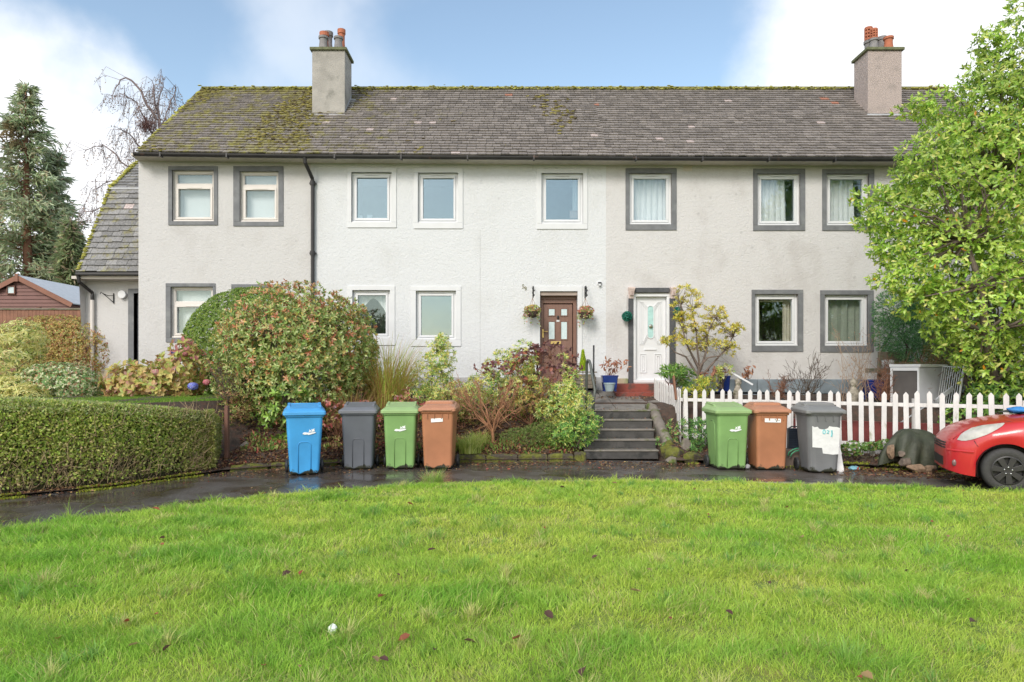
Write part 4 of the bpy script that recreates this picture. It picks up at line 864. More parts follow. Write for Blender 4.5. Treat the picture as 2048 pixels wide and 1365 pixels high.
shrub('variegated_shrub', 'low rounded cream and dark green mottled bush left of the small garden lawn', 'shrub', (-8.75, 13.3, .9), [(-8.85, 13.3, 1.3, .82, .6, .45), (-8.5, 13.2, 1.22, .55, .5, .42)], 1700, 5, .06, .036, [(3, (.60, .60, .36)), (3, (.12, .2, .07)), (2, (.24, .33, .13)), (1, (.3, .17, .1))], 54, bumps=.05, branches=30, r0=.015)
tag(tuft('garden_lawn', 'small patch of short bright grass between the left bushes and the house', 'grass', (-7.2, 13.2, GZ(-7.2, 13.2)), 30000, .05, .04, .012, [(3, (.2, .36, .05)), (1, (.28, .38, .08))], 55, rad=2.6), kind='stuff')
shrub('dark_red_shrub', 'small dark red shrub at the corner of the side wing', 'shrub', (-10.0, 15.6, 1.1), [(-10.05, 15.6, 1.35, .2, .2, .28)], 120, 4, .05, .03, [(2, (.12, .04, .04)), (1, (.2, .07, .06))], 56, branches=20, r0=.01)
shrub('cotoneaster', 'thin spotted shrub climbing the left corner of the side wing', 'shrub', (-10.2, 16.2, 1.1), [(-10.25, 16.3, 1.9, .2, .2, .8), (-10.2, 16.1, 1.4, .28, .2, .4)], 150, 4, .05, .028, [(2, (.45, .42, .22)), (1, (.3, .2, .12)), (1, (.12, .17, .06))], 57, branches=50, r0=.01, bark='bark_red')

# shed and fence behind
def shed():
    d = 22.0; t = thing('garden_shed', 'brown timber shed with a small window and grey felt roof at the far left', 'shed', (-15.8, d, 1.6)); o = Vector((-15.8, d, 1.6))
    ax, az = X_(38, d), Z_(552, d); rx, rz = X_(146, d), Z_(607, d); lx = 2 * ax - rx; y1 = d + 6
    L = lambda x, y, z: (x - o.x, y - o.y, z - o.z)
    wx0, wx1 = lx + .12, rx - .12; mb = MB(); z = 1.6
    while z < az - .1:            # overlapping boards
        h = .12; zc = z + h; sl = (az - rz) / (rx - ax); half = min(wx1 - ax, (az - .08 - zc) / sl + .05)
        if half > .1: mb.add([L(ax - half, d + .02, z), L(ax + half, d + .02, z), L(ax + half, d + .045, zc), L(ax - half, d + .045, zc), L(ax - half, d + .06, z), L(ax + half, d + .06, z)], [(0, 1, 2, 3), (4, 5, 1, 0)])
        z += h
    z = 1.6
    while z < rz - .1: mb.add([L(wx1 + .02, d + .05, z), L(wx1 + .02, y1, z), L(wx1 - .01, y1, z + .12), L(wx1 - .01, d + .05, z + .12)], [(0, 1, 2, 3)]); z += .12
    mb.add([L(wx0, d + .05, 1.6), L(wx0, y1, 1.6), L(wx0, y1, rz), L(wx0, d + .05, rz)], [(3, 2, 1, 0)]); mb.add([L(wx0, y1, 1.6), L(wx1, y1, 1.6), L(wx1, y1, rz), L(ax, y1, az - .1), L(wx0, y1, rz)], [(0, 1, 2, 3, 4)])
    mb.build('wall', mat('brown_shiplap', (.20, .105, .09), .75, .12, 3), t)
    mb = MB()
    for sx, ex_ in ((1, rx), (-1, lx)):
        s = [[L(ax, y, az + .02), L(ex_, y, rz), L(ex_, y, rz - .03), L(ax, y, az - .01)] for y in (d - .06, y1 + .1)]; mb.loft(s)
    mb.build('roof', M['felt'], t)
    mb = MB(); mb.bar(L(ax, d - .09, az - .07), L(rx + .02, d - .09, rz - .07), .03, .15, up=(0, 0, 1)); mb.bar(L(ax, d - .09, az - .07), L(lx, d - .09, rz - .07), .03, .15, up=(0, 0, 1)); mb.box(ax - o.x - .05, ax - o.x + .05, -.13, -.105, az - o.z - .2, az - o.z + .05)
    mb.build('bargeboard', mat('red_brown_board', (.25, .115, .075), .7, .15, 4), t)
    a, b, c, e = X_(14, d) - o.x, Z_(589, d) - o.z, X_(31, d) - o.x, Z_(572, d) - o.z; mb = MB(); ring(mb, a, b, c, e, .035, -.03, .03); wn = mb.build('window', M['wood_brown'], t)
    MB().box(a + .03, c - .03, -.01, .015, b + .03, e - .03).build('pane', M['glass_frosted'], wn)
shed()
def panel_fence(name, lab, x0, x1, d, ztop, m, z0=1.4):
    t = thing(name, lab, 'fence', ((x0 + x1) / 2, d, z0)); o = ((x0 + x1) / 2, d, z0); mb = MB(); x = x0; rg = random.Random(4)
    while x < x1: mb.box(x - o[0], x + .1 - o[0], 0, .018 + rg.uniform(0, .01), 0, ztop - z0 - .03 + rg.uniform(-.01, .01)); x += .106
    mb.build('fence_boards', m, t)
    MB().box(x0 - o[0], x1 - o[0], -.03, .05, ztop - z0 - .03, ztop - z0 + .02).build('fence_rail', M['wood_old'], t, bevel=.005)
    mb = MB(); [mb.box(xx - o[0], xx + .09 - o[0], .02, .11, 0, ztop - z0 + .05) for xx in np.arange(x0, x1, 1.8)]; mb.build('fence_post', M['wood_brown'], t)
panel_fence('board_fence', 'weathered orange-brown board fence in front of the shed', -19, X_(166, 19.5), 19.5, Z_(618, 19.5), M['wood_orange'])

# ------------------------------------------------------------------ middle bed
shrub_y = [(3, (.56, .54, .15)), (2, (.62, .60, .27)), (2.4, (.16, .27, .06)), (1.2, (.08, .15, .04)), (.5, (.45, .32, .08))]
t_ = tuft('ornamental_grass', 'tall yellow-green arching ornamental grass between the big shrub and the yellow pieris', 'grass', (-2.45, 13.4, GZ(-2.45, 13.4)), 900, 1.45, .75, .016, [(3, (.36, .33, .08)), (2, (.42, .30, .12)), (2, (.24, .30, .06)), (1, (.36, .18, .08))], 61, rad=.42, droopy=.25)
tag(tuft('ornamental_grass', 'browner lower grass clump behind the green bin, left of it', 'grass', (-2.9, 12.6, GZ(-2.9, 12.6)), 520, .8, .5, .014, [(3, (.36, .22, .10)), (2, (.40, .30, .12)), (1, (.22, .2, .05))], 62, rad=.4, droopy=.4))
def pieris(label, base, lobes, n, seed, pal=shrub_y, ln=.075, wn=.02, k=9, br=40, name='pieris_shrub', droop=.18, **kw):
    return shrub(name, label, 'shrub', base, lobes, n, k, ln, wn, pal, seed, 'leaf', (25, 110), droop, .5, .2, branches=br, r0=.018, **kw)
pieris('upright yellow and green pieris against the white wall by its lower window', (-1.55, 13.7, .85), [(-1.5, 13.8, 1.85, .34, .28, .42), (-1.6, 13.7, 1.45, .40, .3, .4), (-1.4, 13.7, 1.1, .44, .3, .4), (-1.42, 13.8, 2.2, .14, .13, .2)], 520, 63)
pieris('broad yellow-tipped pieris in the middle of the bed, left of the purple bush', (-.15, 13.5, .8), [(-.15, 13.6, 1.65, .42, .3, .38), (.2, 13.6, 1.75, .3, .3, .42), (-.5, 13.4, 1.3, .4, .3, .32), (.25, 13.4, 1.25, .5, .3, .35), (-.1, 13.2, 1.05, .5, .3, .25)], 620, 64)
pieris('low yellow-tipped pieris behind the brown bin', (-1.1, 12.9, .75), [(-1.2, 12.9, 1.0, .45, .3, .3), (-.8, 12.8, 1.15, .35, .25, .25), (-1.9, 13.1, 1.1, .4, .3, .25)], 300, 65)
pieris('large bright yellow pieris beside the handrail left of the steps', (.98, 12.5, .45), [(.98, 12.65, 1.05, .34, .3, .38), (.85, 12.5, .85, .4, .32, .3), (1.2, 12.5, .95, .28, .28, .35), (1.12, 12.7, 1.4, .16, .16, .24), (.95, 13.0, 1.72, .05, .05, .14), (.96, 12.95, 1.86, .075, .075, .07)], 470, 66, ln=.08)
pieris('low green pieris spreading over the kerb at the bottom of the steps', (1.15, 12.2, .2), [(1.1, 12.15, .5, .38, .25, .28), (1.38, 12.25, .62, .25, .22, .25), (.85, 12.15, .42, .25, .22, .2)], 270, 67, pal=[(3, (.10, .20, .05)), (2, (.18, .3, .06)), (1.6, (.5, .52, .15)), (1, (.05, .11, .03))])
PUR = [(3, (.12, .06, .062)), (2, (.17, .085, .08)), (2, (.075, .04, .04)), (.7, (.24, .085, .06))]
shrub('purple_shrub', 'dark purple-leaved shrub arching in front of the brown front door', 'shrub', (.75, 13.9, .9), [(.45, 13.9, 1.95, .28, .2, .16), (.78, 13.9, 2.0, .4, .25, .16), (1.15, 13.9, 1.8, .22, .2, .16), (.7, 13.8, 1.45, .45, .25, .3), (1.25, 13.7, 1.55, .25, .2, .12)], 190, 3, .08, .062, PUR, 68, tilt=(20, 110), branches=140, bark='bark_red', r0=.018, wide=True, shell=.5)
shrub('purple_shrub', 'sparse purple and crimson stems among the pieris left of the brown door', 'shrub', (-.2, 13.3, .8), [(-.3, 13.3, 1.65, .45, .2, .14), (.2, 13.3, 1.85, .25, .2, .12), (-.05, 13.2, 1.4, .4, .2, .2)], 75, 3, .08, .055, [(2, (.13, .045, .04)), (2, (.10, .05, .055)), (1, (.22, .08, .045))], 69, branches=60, bark='bark_red', r0=.014, wide=True, shell=.6)
for i, (x, y, d, lab) in enumerate(((735, 812, 12.2, 'small wine-red leafy plant behind the dark grey bin'), (812, 790, 12.3, 'small wine-red leafy plant behind the green bin with its lid beside the dark grey one'), (668, 808, 12.0, 'drooping red leaves between the blue and dark grey bins'))):
    c = P(x, y, d); shrub('red_leaved_plant', lab, 'plant', (c.x, c.y, GZ(c.x, c.y)), [(c.x, c.y, c.z, .24, .16, .13), (c.x + .12, c.y, c.z - .2, .26, .2, .16), (c.x - .14, c.y - .05, c.z - .35, .2, .2, .14)], 60, 3, .08, .04, [(2, (.26, .07, .06)), (1, (.22, .11, .12)), (1, (.36, .17, .12)), (1.4, (.2, .16, .06))], 70 + i, branches=26, r0=.006, wide=True, bark='bark_red', droop=.5, shell=.8)
pieris('dull yellow pieris between the bare orange shrub and the bright one by the steps', (.45, 13.1, .7), [(.45, 13.2, 1.2, .4, .25, .25), (.3, 13.0, .95, .35, .25, .2)], 190, 79, pal=[(2, (.42, .36, .10)), (2, (.16, .2, .05)), (2, (.26, .14, .07))])
for i, (x, y, d, lab) in enumerate(((470, 800, 11.9, 'brown and green undergrowth at the hedge end below the red-tipped shrub'), (700, 850, 12.3, 'brown undergrowth between the blue and dark grey bins'), (925, 800, 12.9, 'rusty undergrowth behind the brown bin and the bare orange shrub'))):
    l = lob(x, y, d, 42 if i == 0 else 75, 38, .35); shrub('undergrowth', lab, 'plant', (l[0], l[1], GZ(l[0], l[1])), [l, (l[0] + .1, l[1] - .1, l[2] - .25, l[3], l[4], .2)], 330, 4, .06, .024, [(2, (.20, .11, .055)), (2, (.15, .13, .04)), (1.5, (.13, .19, .045)), (1, (.26, .2, .08))], 75 + i, branches=80, r0=.008, bark='bark_red', shell=.9)
# bare orange twiggy shrub
def twiggy(name, lab, base, hw, h, seed, m, n1=9, n2=70, n3=260, trunk=.25, r0=.028, dep=.5, fan=1.0):
    rs = NR(seed); t = thing(name, lab, 'shrub', base); L = []; top0 = np.array([0, 0, trunk]); L.append(([np.zeros(3) - [0, 0, .05], top0 * .5 + [.01, 0, 0], top0], [r0 * 1.3, r0 * 1.1, r0])); J = []
    for i in range(n1):
        a = rs.uniform(0, 6.28); e = rs.uniform(.3, 1) * fan; q = top0 + np.array([math.cos(a) * hw * e, math.sin(a) * hw * dep * e, (h - trunk) * rs.uniform(.45, .95)]); pts, r = limb(top0 * rs.uniform(.6, 1), q, r0 * .55, r0 * .2, rs, .1); L.append((pts, r)); J += list(zip(pts[1:], r[1:]))
    J2 = []
    for i in range(n2):
        p, r = J[rs.randint(len(J))]; dr = unit(p - top0 + [0, 0, .25] + rs.normal(size=3) * .35); q = p + dr * rs.uniform(.12, .36) * h; pts, rr = limb(p, q, min(r, .007), .003, rs, .08, 3); L.append((pts, rr)); J2 += list(pts[1:])
    for i in range(n3):
        p = J2[rs.randint(len(J2))]; dr = unit(p - top0 + [0, 0, .2] + rs.normal(size=3) * .45); q = p + dr * rs.uniform(.05, .16) * h; L.append(limb(p, q, .0035, .0018, rs, .08, 2))
    sticks('branches', L, m, t); return t
c = P(985, 886, 12.25); ot = mat('orange_brown_twigs', (.34, .165, .085), .8, .3, 9)
twiggy('bare_shrub', 'bare orange-brown twiggy shrub on a short trunk right of the brown bin', (c.x, c.y, GZ(c.x, c.y) - .02), .72, 1.05, 81, ot, 12, 120, 420, trunk=.3)
c = P(1060, 850, 13.0); twiggy('bare_shrub', 'red-brown bare twigs under the purple shrub left of the steps', (c.x, c.y, GZ(c.x, c.y) - .02), .5, .9, 82, M['bark_red'], 9, 70, 240, trunk=.08, r0=.016)
c = P(905, 840, 12.5); twiggy('bare_shrub', 'fine brown dead stems directly behind the brown bin', (c.x, c.y, GZ(c.x, c.y) - .02), .5, .75, 83, M['bark_red'], 9, 60, 220, trunk=.05, r0=.014)
c = P(690, 880, 12.2); twiggy('bare_shrub', 'tangle of dead brown stems between the blue and dark grey bins', (c.x, c.y, GZ(c.x, c.y) - .02), .55, .8, 84, M['bark_red'], 12, 90, 260, trunk=.05, r0=.014)
c = P(475, 870, 12.0); twiggy('bare_shrub', 'dark tangled twigs under the big shrub beside the wooden post', (c.x, c.y, GZ(c.x, c.y) - .02), .6, .9, 85, M['bark'], 12, 90, 240, trunk=.05, r0=.016)
for i, (x, y, d, n, h, lab) in enumerate(((940, 905, 11.95, 520, .33, 'low tuft of arching yellow-striped grass right of the brown bin'), (962, 868, 12.35, 260, .26, 'smaller yellow-striped grass tuft below the bare orange shrub'))):
    c = P(x, y, d); tuft('striped_grass', lab, 'grass', (c.x, c.y, GZ(c.x, c.y) - .01), n, h, .26, .013, [(3, (.34, .40, .10)), (2, (.5, .5, .2)), (1, (.18, .26, .05))], 90 + i, rad=.2, droopy=.9)
c = P(1050, 900, 12.2); shrub('heather', 'low dark green heather mound behind the mossy kerb left of the steps', 'shrub', (c.x, c.y, .25), [(c.x, c.y, .38, .42, .25, .17), (c.x + .35, c.y + .1, .45, .4, .25, .2)], 1500, 4, .04, .009, [(3, (.08, .13, .03)), (2, (.13, .18, .045)), (1, (.2, .17, .08))], 95, tilt=(10, 60), shell=.5, branches=30, r0=.008, up=.4)

# ================================================================== STEPS, RAILS, PATHWAY
def steps():
    t = thing('garden_steps', 'five worn dark concrete steps up to the front doors with scattered leaves', 'steps', (1.97, 12.2, 0))
    h = .165
    for i in range(5):
        y0 = 12.2 + i * .24; y1 = y0 + .24 if i < 4 else y0 + .3
        s = MB().box(-.67 - .01 * i, .65 + .012 * i, y0 - 12.2 + .02, y1 - 12.2 + (.02 if i < 4 else 0), 0 if i == 0 else h * i - .05, h * (i + 1) - .03).build('step', M['concrete_dark'], t, bevel=.008)
        MB().box(-.68 - .01 * i, .66 + .012 * i, y0 - 12.2, y1 - 12.2 + (.0 if i < 4 else 0), h * (i + 1) - .03 + .001, h * (i + 1)).build('step_tread', M['tread'], s, bevel=.01)
steps()
# sloping slabs between the steps and the doors
rg = random.Random(5)
t = thing('paved_landing', 'wet grey stone slabs between the steps and the doorsteps', 'paving', (2.2, 13.46, .8)); rows = [13.46, 14.1, 14.75, 15.84]
zl = lambda y: .822 + (y - 13.46) * .125
for r in range(3):
    x = 1.25
    while x < 3.2:
        x1 = min(x + rg.uniform(.6, .95), 3.22); ya, yb = rows[r] + .006, rows[r + 1] - .006
        v = [(a - 2.2, y - 13.46, zl(y) - .8 + dz) for dz in (-.12, 0) for a, y in ((x + .006, ya), (x1 - .006, ya), (x1 - .006 + rg.uniform(-.03, .03) * 0, yb), (x + .006, yb))]
        MB().add(v, [(3, 2, 1, 0), (4, 5, 6, 7), (0, 1, 5, 4), (1, 2, 6, 5), (2, 3, 7, 6), (3, 0, 4, 7)]).build('paving_slab', M['paving'], t, bevel=.008); x = x1
MB().box(-1.3, 1.02, .6, 2.36, -.3, .12).build('paving_bed', M['soil'], t)
ps = thing('side_path', 'damp slab path along the white wall toward the brown door', 'paving', (.6, 15.2, 1.05))
for i in range(4): MB().box(-1.6 + i * .56, -1.05 + i * .56, -.28, .38, -.1, .015).build('paving_slab', M['paving'], ps, bevel=.008)

def rail(lab, pts, r=.021, parts=()):
    t = thing('handrail', lab, 'handrail', pts[0]); o = Vector(pts[0]); s = MB(); q = [Vector(p) - o for p in pts]; s.tube(q, r, 10); s.build('rail', mat('grey_green_steel', (.085, .095, .085), .45, .25, 12), t, smooth=True)
    for a in parts: MB().tube([Vector(a[0]) - o, Vector(a[1]) - o], r * .9, 8).build('rail_post', mat('grey_green_steel', (.085, .095, .085), .45, .25, 12), t, smooth=True)
    return t
p = lambda x, y, d: tuple(P(x, y, d))
rail('bent grey-green tubular handrail looping over the left side of the steps', [p(1186, 862, 12.75), p(1187, 800, 12.8), p(1190, 781, 12.8), p(1185, 755, 12.95), p(1181, 730, 13.1), p(1178.5, 722, 13.14), p(1175.5, 721, 13.2), p(1173.5, 728, 13.25), p(1173, 760, 13.3), p(1172.5, 818, 13.35)], .027)
tag(MB().tube([p(1187, 782, 14.4), p(1187.5, 691, 14.4)], .018, 8).build('metal_post', M['black'], None, smooth=True), 'thin upright black post behind the bent handrail', 'post')
tag(MB().tube([p(1076, 790, 14.2), p(1074, 700, 14.2), p(1073.5, 688, 14.2)], .022, 8).build('metal_post', M['black'], None, smooth=True), 'upright black post in the purple shrub at the left of the brown door', 'post')

# rough low side wall of the steps (right) and kerb stones
def rock(name, lab, cat, c, r, seed, m='stone', group=None, jit=.1, rz=0):
    rs = random.Random(seed); mb = MB().ball((0, 0, 0), r, 22); pl = [(unit(np.array([[rs.gauss(0, 1), rs.gauss(0, 1), rs.gauss(0, 1)]]))[0], rs.uniform(.62, .86)) for _ in range(13)]; vs = []
    for v in mb.v:                       # broken faces: cut the lump back to random planes
        q = np.array(v) / np.array(r)
        for d_, k in pl: q = q - d_ * max(0, float(q @ d_) - k)
        q = q * (1 + .05 * float(lump(q[0], q[1], q[2], 4, seed))); vs.append(tuple(q * np.array(r)))
    mb.v = vs; o = mb.build(name, M[m]); o.location = c; o.rotation_euler = (rs.uniform(-.1, .1), rs.uniform(-.1, .1), rz); return tag(o, lab, cat, group)
    rs = random.Random(seed); o = MB().ball((0, 0, 0), r, 12, jit, rs).build(name, M[m], None, smooth=True); o.location = c; o.rotation_euler = (rs.uniform(-.1, .1), rs.uniform(-.1, .1), rz); return tag(o, lab, cat, group)
t = thing('step_side_wall', 'rough mossy cement side wall curving down the right of the steps', 'wall', (2.75, 12.8, .3)); o = Vector((2.75, 12.8, .3)); mb = MB(); secs = []; rs_ = random.Random(3)
for i in range(15):
    u = i / 14; y = 13.6 - u * 1.55; z = float(np.interp(u, [0, .12, .5, .8, 1], [.93, .95, .62, .38, .16])); x = 2.74 + .10 * u; s = []
    for a in np.linspace(-.3, math.pi + .3, 9): s.append((x + math.cos(a) * (.095 + rs_.uniform(-.012, .012)) - o.x, y - o.y, z - .08 + math.sin(a) * (.09 + rs_.uniform(-.015, .01)) - o.z))
    s.append((x - .1 - o.x, y - o.y, -.35)); s.append((x + .1 - o.x, y - o.y, -.35)); secs.append(s[:9] + [s[9], s[10]])
mb.loft(secs); mb.build('side_wall', M['stone'], t, smooth=True)
xk = [(-1.0, -.45), (-.44, .1), (.11, .62), (.63, 1.08), (1.09, 1.3)]
for i, (a, b) in enumerate(xk):
    ya, yb = float(far_e(a)) + .05, float(far_e(b)) + .05; L = b - a; rs_ = random.Random(60 + i); secs = []
    for j in range(9):
        u = j / 8; y = ya + (yb - ya) * u; k = 1 - .12 * abs(2 * u - 1) ** 6; g = lambda: rs_.uniform(-.008, .008); hh = .135 + (.03 if i == 4 else 0)
        secs.append([(a + L * u * .985, y + g(), -.01), (a + L * u * .985, y + g() + .0, hh * .8 * k), (a + L * u * .985, y + .03 + g(), hh * k + g()), (a + L * u * .985, y + .13, hh * k + g()), (a + L * u * .985, y + .17, hh * .8), (a + L * u * .985, y + .17, -.01)])
    kx = MB(); kx.loft(secs); o = kx.build('kerb_stone', M['moss_stone'], None, smooth=False, bevel=.01)
    tag(o, ['mossy kerb stone next to the brown bin, leftmost of its row', 'second mossy kerb stone right of the brown bin', 'middle mossy kerb stone in the row left of the steps', 'mossy kerb stone second from the steps', 'short taller moss-covered kerb stone at the foot of the steps'][i], 'kerb stone', 'mossy kerb stones left of the steps')
for i, (a, b) in enumerate(((-4.4, -3.9), (-3.88, -3.4), (-3.38, -2.9), (-2.88, -2.3), (-2.28, -1.7))):
    ya, yb = float(far_e(a)) + .06, float(far_e(b)) + .06; rs_ = random.Random(80 + i); secs = []
    for j in range(7):
        u = j / 6; y = ya + (yb - ya) * u; x = a + (b - a) * u * .97; g = lambda: rs_.uniform(-.012, .012); secs.append([(x, y + g(), -.01), (x, y + g(), .07), (x, y + .04, .1 + g()), (x, y + .14, .1 + g()), (x, y + .18, -.01)])
    kx = MB(); kx.loft(secs); tag(kx.build('kerb_stone', M['moss_stone'], None, bevel=.01), ['broken low mossy kerb stone nearest the hedge end', 'low mossy kerb stone just left of the blue bin', 'low mossy kerb stone hidden partly behind the blue bin', 'low dark kerb stone behind the gap right of the blue bin', 'low kerb stone behind the dark grey bin'][i], 'kerb stone', 'low kerb stones behind the bins')
c = P(485, 915, 11.5); rock('boulder', 'pale green-grey boulder in the soil right of the hedge end', 'rock', (c.x, c.y, .22), (.13, .1, .2), 4)
for i, (x, y, d, r, lab) in enumerate(((1352, 905, 11.9, (.2, .14, .2), 'large mossy rock at the bottom right of the steps'), (1335, 892, 12.2, (.14, .12, .26), 'upright mossy rock under the picket fence corner'), (1385, 915, 11.75, (.16, .12, .15), 'low mossy rock left of the right green bin'), (1342, 925, 11.6, (.12, .09, .09), 'small dark stone lying in front of the rocks by the steps'), (1370, 895, 12.1, (.14, .12, .25), 'brown rock between the picket fence and the low mossy rock'))):
    c = P(x, y, d); rock('rock', lab, 'rock', (c.x, c.y, r[2] * .55), r, 20 + i, 'stone' if i in (3, 4) else 'moss_stone', 'rocks at the foot of the steps')

# ================================================================== PICKET FENCE
def picket_fence():
    t = thing('picket_fence', 'white painted picket fence with pointed tops around the right garden', 'fence', (3.25, 13.0, .2)); o = Vector((3.25, 13.0, .2)); rs = random.Random(9)
    def picket(c, dx, h0, h1, w_, nm='picket'):
        c = Vector(c); dx = Vector(dx).normalized(); nn = Vector((dx.y, -dx.x, 0)); w2 = w_ / 2; mb = MB(); q = []
        lean = rs.uniform(-.028, .028)
        for off in (-.009, .009):
            for a, z in ((-w2, h0), (w2, h0), (w2, h1 - .05), (0, h1), (-w2, h1 - .05)): q.append(c - o + dx * (a + lean * (z - h0)) + nn * off + Vector((0, 0, z)))
        mb.add(q, [(0, 1, 2, 3, 4), (9, 8, 7, 6, 5)] + [(i, i + 5, (i + 1) % 5 + 5, (i + 1) % 5) for i in range(5)]); mb.build(nm, M['wood_white'], t, bevel=.003)
    A, B = Vector((3.27, 13.0, 0)), Vector((7.78, 10.28, 0)); d = (B - A); n = 32; dx = d.normalized(); nn = Vector((-dx.y, dx.x, 0))
    for i in range(n):
        u = (i + .35) / n; c = A + d * u
        picket(c, dx, .17 + rs.uniform(-.02, .02), 1.25 + rs.uniform(-.012, .012), .074)
    for z in (1.03, .36):
        mb = MB(); mb.bar(A - o + nn * .022 + Vector((0, 0, z)), B - o + nn * .022 + Vector((0, 0, z)), .026, .06); mb.build('fence_rail', M['wood_white'], t, bevel=.003)
    for u in (0, .36, .72, .99):
        c = A + d * u + nn * .07; MB().box(c.x - .035 - o.x, c.x + .035 - o.x, c.y - .035 - o.y, c.y + .035 - o.y, -.2, .93).build('fence_post', M['wood_white'], t, bevel=.004)
    A, B = Vector((3.21, 12.96, 0)), Vector((3.07, 14.75, 0)); d = B - A; dx = d.normalized(); nn = Vector((dx.y, -dx.x, 0)) * -1
    for i in range(14):
        u = (i + .5) / 14; h = .22 + .62 * u; picket(A + d * u, dx, h - .1, 1.25 + .17 * u + rs.uniform(-.015, .015), .078)
    for z0, z1 in ((1.03, 1.2), (.36, .85)):
        MB().bar(A - o - nn * .022 + Vector((0, 0, z0)), B - o - nn * .022 + Vector((0, 0, z1)), .026, .06).build('fence_rail', M['wood_white'], t, bevel=.003)
picket_fence()
tag(MB().bar(p(1352, 800, 13.15), p(1347, 752, 13.25), .03, .05).build('wooden_stake', M['wood_orange'], None, bevel=.004), 'leaning bare orange wooden stake at the picket fence corner', 'stake')
# stone footing under the fence and the red retaining wall behind
t = thing('fence_footing', 'low mossy rubble footing under the picket fence', 'wall', (5.5, 11.2, 0)); o = Vector((5.5, 11.2, 0)); rs_ = random.Random(14)
A, B = Vector((3.4, 12.9, 0)), Vector((7.8, 10.26, 0)); d = (B - A); n = 22
for i in range(n):
    c = A + d * ((i + .5) / n) - o; k = MB().ball((c.x, c.y, .06), (d.length / n * .7, .1, .11 + rs_.uniform(-.03, .02)), 10, .12, rs_); k.build('stone', M['stone'], t, smooth=True)
A, B = Vector((3.6, 13.35, 0)), Vector((8.6, 10.35, 0)); d = B - A; M4 = Matrix.Rotation(math.atan2(d.y, d.x), 3, 'Z')
mb = MB(); c = (A + B) / 2; mb.obox((0, 0, .5), (d.length, .1, .42), M4); w1 = mb.build('retaining_wall', mat('dark_red_masonry_paint', (.24, .055, .05), .8, .3, 4, .3, 40, col2=(.12, .05, .04), c2scale=3), None, bevel=.01); w1.location = c; tag(w1, 'dark red painted low retaining wall seen between the pickets', 'wall')
mb = MB(); mb.obox((0, .0, .15), (d.length, .13, .28), M4); w2 = mb.build('stone_base_course', M['plinth'], None, bevel=.01); w2.location = c + Vector((0, -.0, 0)); tag(w2, 'grey stone base course under the red retaining wall', 'wall')

# ================================================================== WHEELIE BINS
def rrect(w, d, r, z, cy=0, n=4):
    pts = []
    for sx, sy, a0 in ((1, 1, 0), (-1, 1, 90), (-1, -1, 180), (1, -1, 270)):
        for k in range(n + 1):
            a = R(a0 + 90 * k / n); pts.append((sx * (w / 2 - r) + r * math.cos(a), cy + sy * (d / 2 - r) + r * math.sin(a), z))
    return pts
def binmat(name, col, dirt=(.03, .032, .02)):
    m, nt, b, L = base_mat(name); tc = N(nt, 'ShaderNodeTexCoord'); sp = N(nt, 'ShaderNodeSeparateXYZ'); L(tc.outputs['Object'], sp.inputs[0])
    n = N(nt, 'ShaderNodeTexNoise'); n.inputs['Scale'].default_value = 9; n.inputs['Detail'].default_value = 8; n.inputs['Roughness'].default_value = .65; L(tc.outputs['Object'], n.inputs['Vector'])
    h = N(nt, 'ShaderNodeMapRange'); h.inputs[1].default_value = .13; h.inputs[2].default_value = .0; h.inputs[3].default_value = -.05; h.inputs[4].default_value = .42; L(sp.outputs[2], h.inputs[0])
    a = N(nt, 'ShaderNodeMath', operation='ADD'); L(n.outputs[0], a.inputs[0]); L(h.outputs[0], a.inputs[1])
    mk = N(nt, 'ShaderNodeMapRange', interpolation_type='SMOOTHSTEP'); mk.inputs[1].default_value = .66; mk.inputs[2].default_value = .76; L(a.outputs[0], mk.inputs[0])
    n2 = N(nt, 'ShaderNodeTexNoise'); n2.inputs['Scale'].default_value = 3; n2.inputs['Detail'].default_value = 6; L(tc.outputs['Object'], n2.inputs['Vector'])
    v = N(nt, 'ShaderNodeMapRange'); v.inputs[1].default_value = .3; v.inputs[2].default_value = .7; v.inputs[3].default_value = .84; v.inputs[4].default_value = 1.12; L(n2.outputs[0], v.inputs[0])
    mx = N(nt, 'ShaderNodeMix', data_type='RGBA', blend_type='MULTIPLY'); mx.inputs[0].default_value = 1; mx.inputs[6].default_value = tuple(col) + (1,); L(v.outputs[0], mx.inputs[7])
    x2 = N(nt, 'ShaderNodeMix', data_type='RGBA'); L(mk.outputs[0], x2.inputs[0]); L(mx.outputs[2], x2.inputs[6]); x2.inputs[7].default_value = tuple(dirt) + (1,)
    L(x2.outputs[2], b.inputs['Base Color']); b.inputs['Roughness'].default_value = .42
    bp = N(nt, 'ShaderNodeBump'); bp.inputs['Strength'].default_value = .08; bp.inputs['Distance'].default_value = .01; n3 = N(nt, 'ShaderNodeTexNoise'); n3.inputs['Scale'].default_value = 120; L(tc.outputs['Object'], n3.inputs['Vector']); L(n3.outputs[0], bp.inputs['Height']); L(bp.outputs[0], b.inputs['Normal'])
    return m
def front_y(z, d0, d1, H): t = z / H; return -(d0 + (d1 - d0) * t) / 2
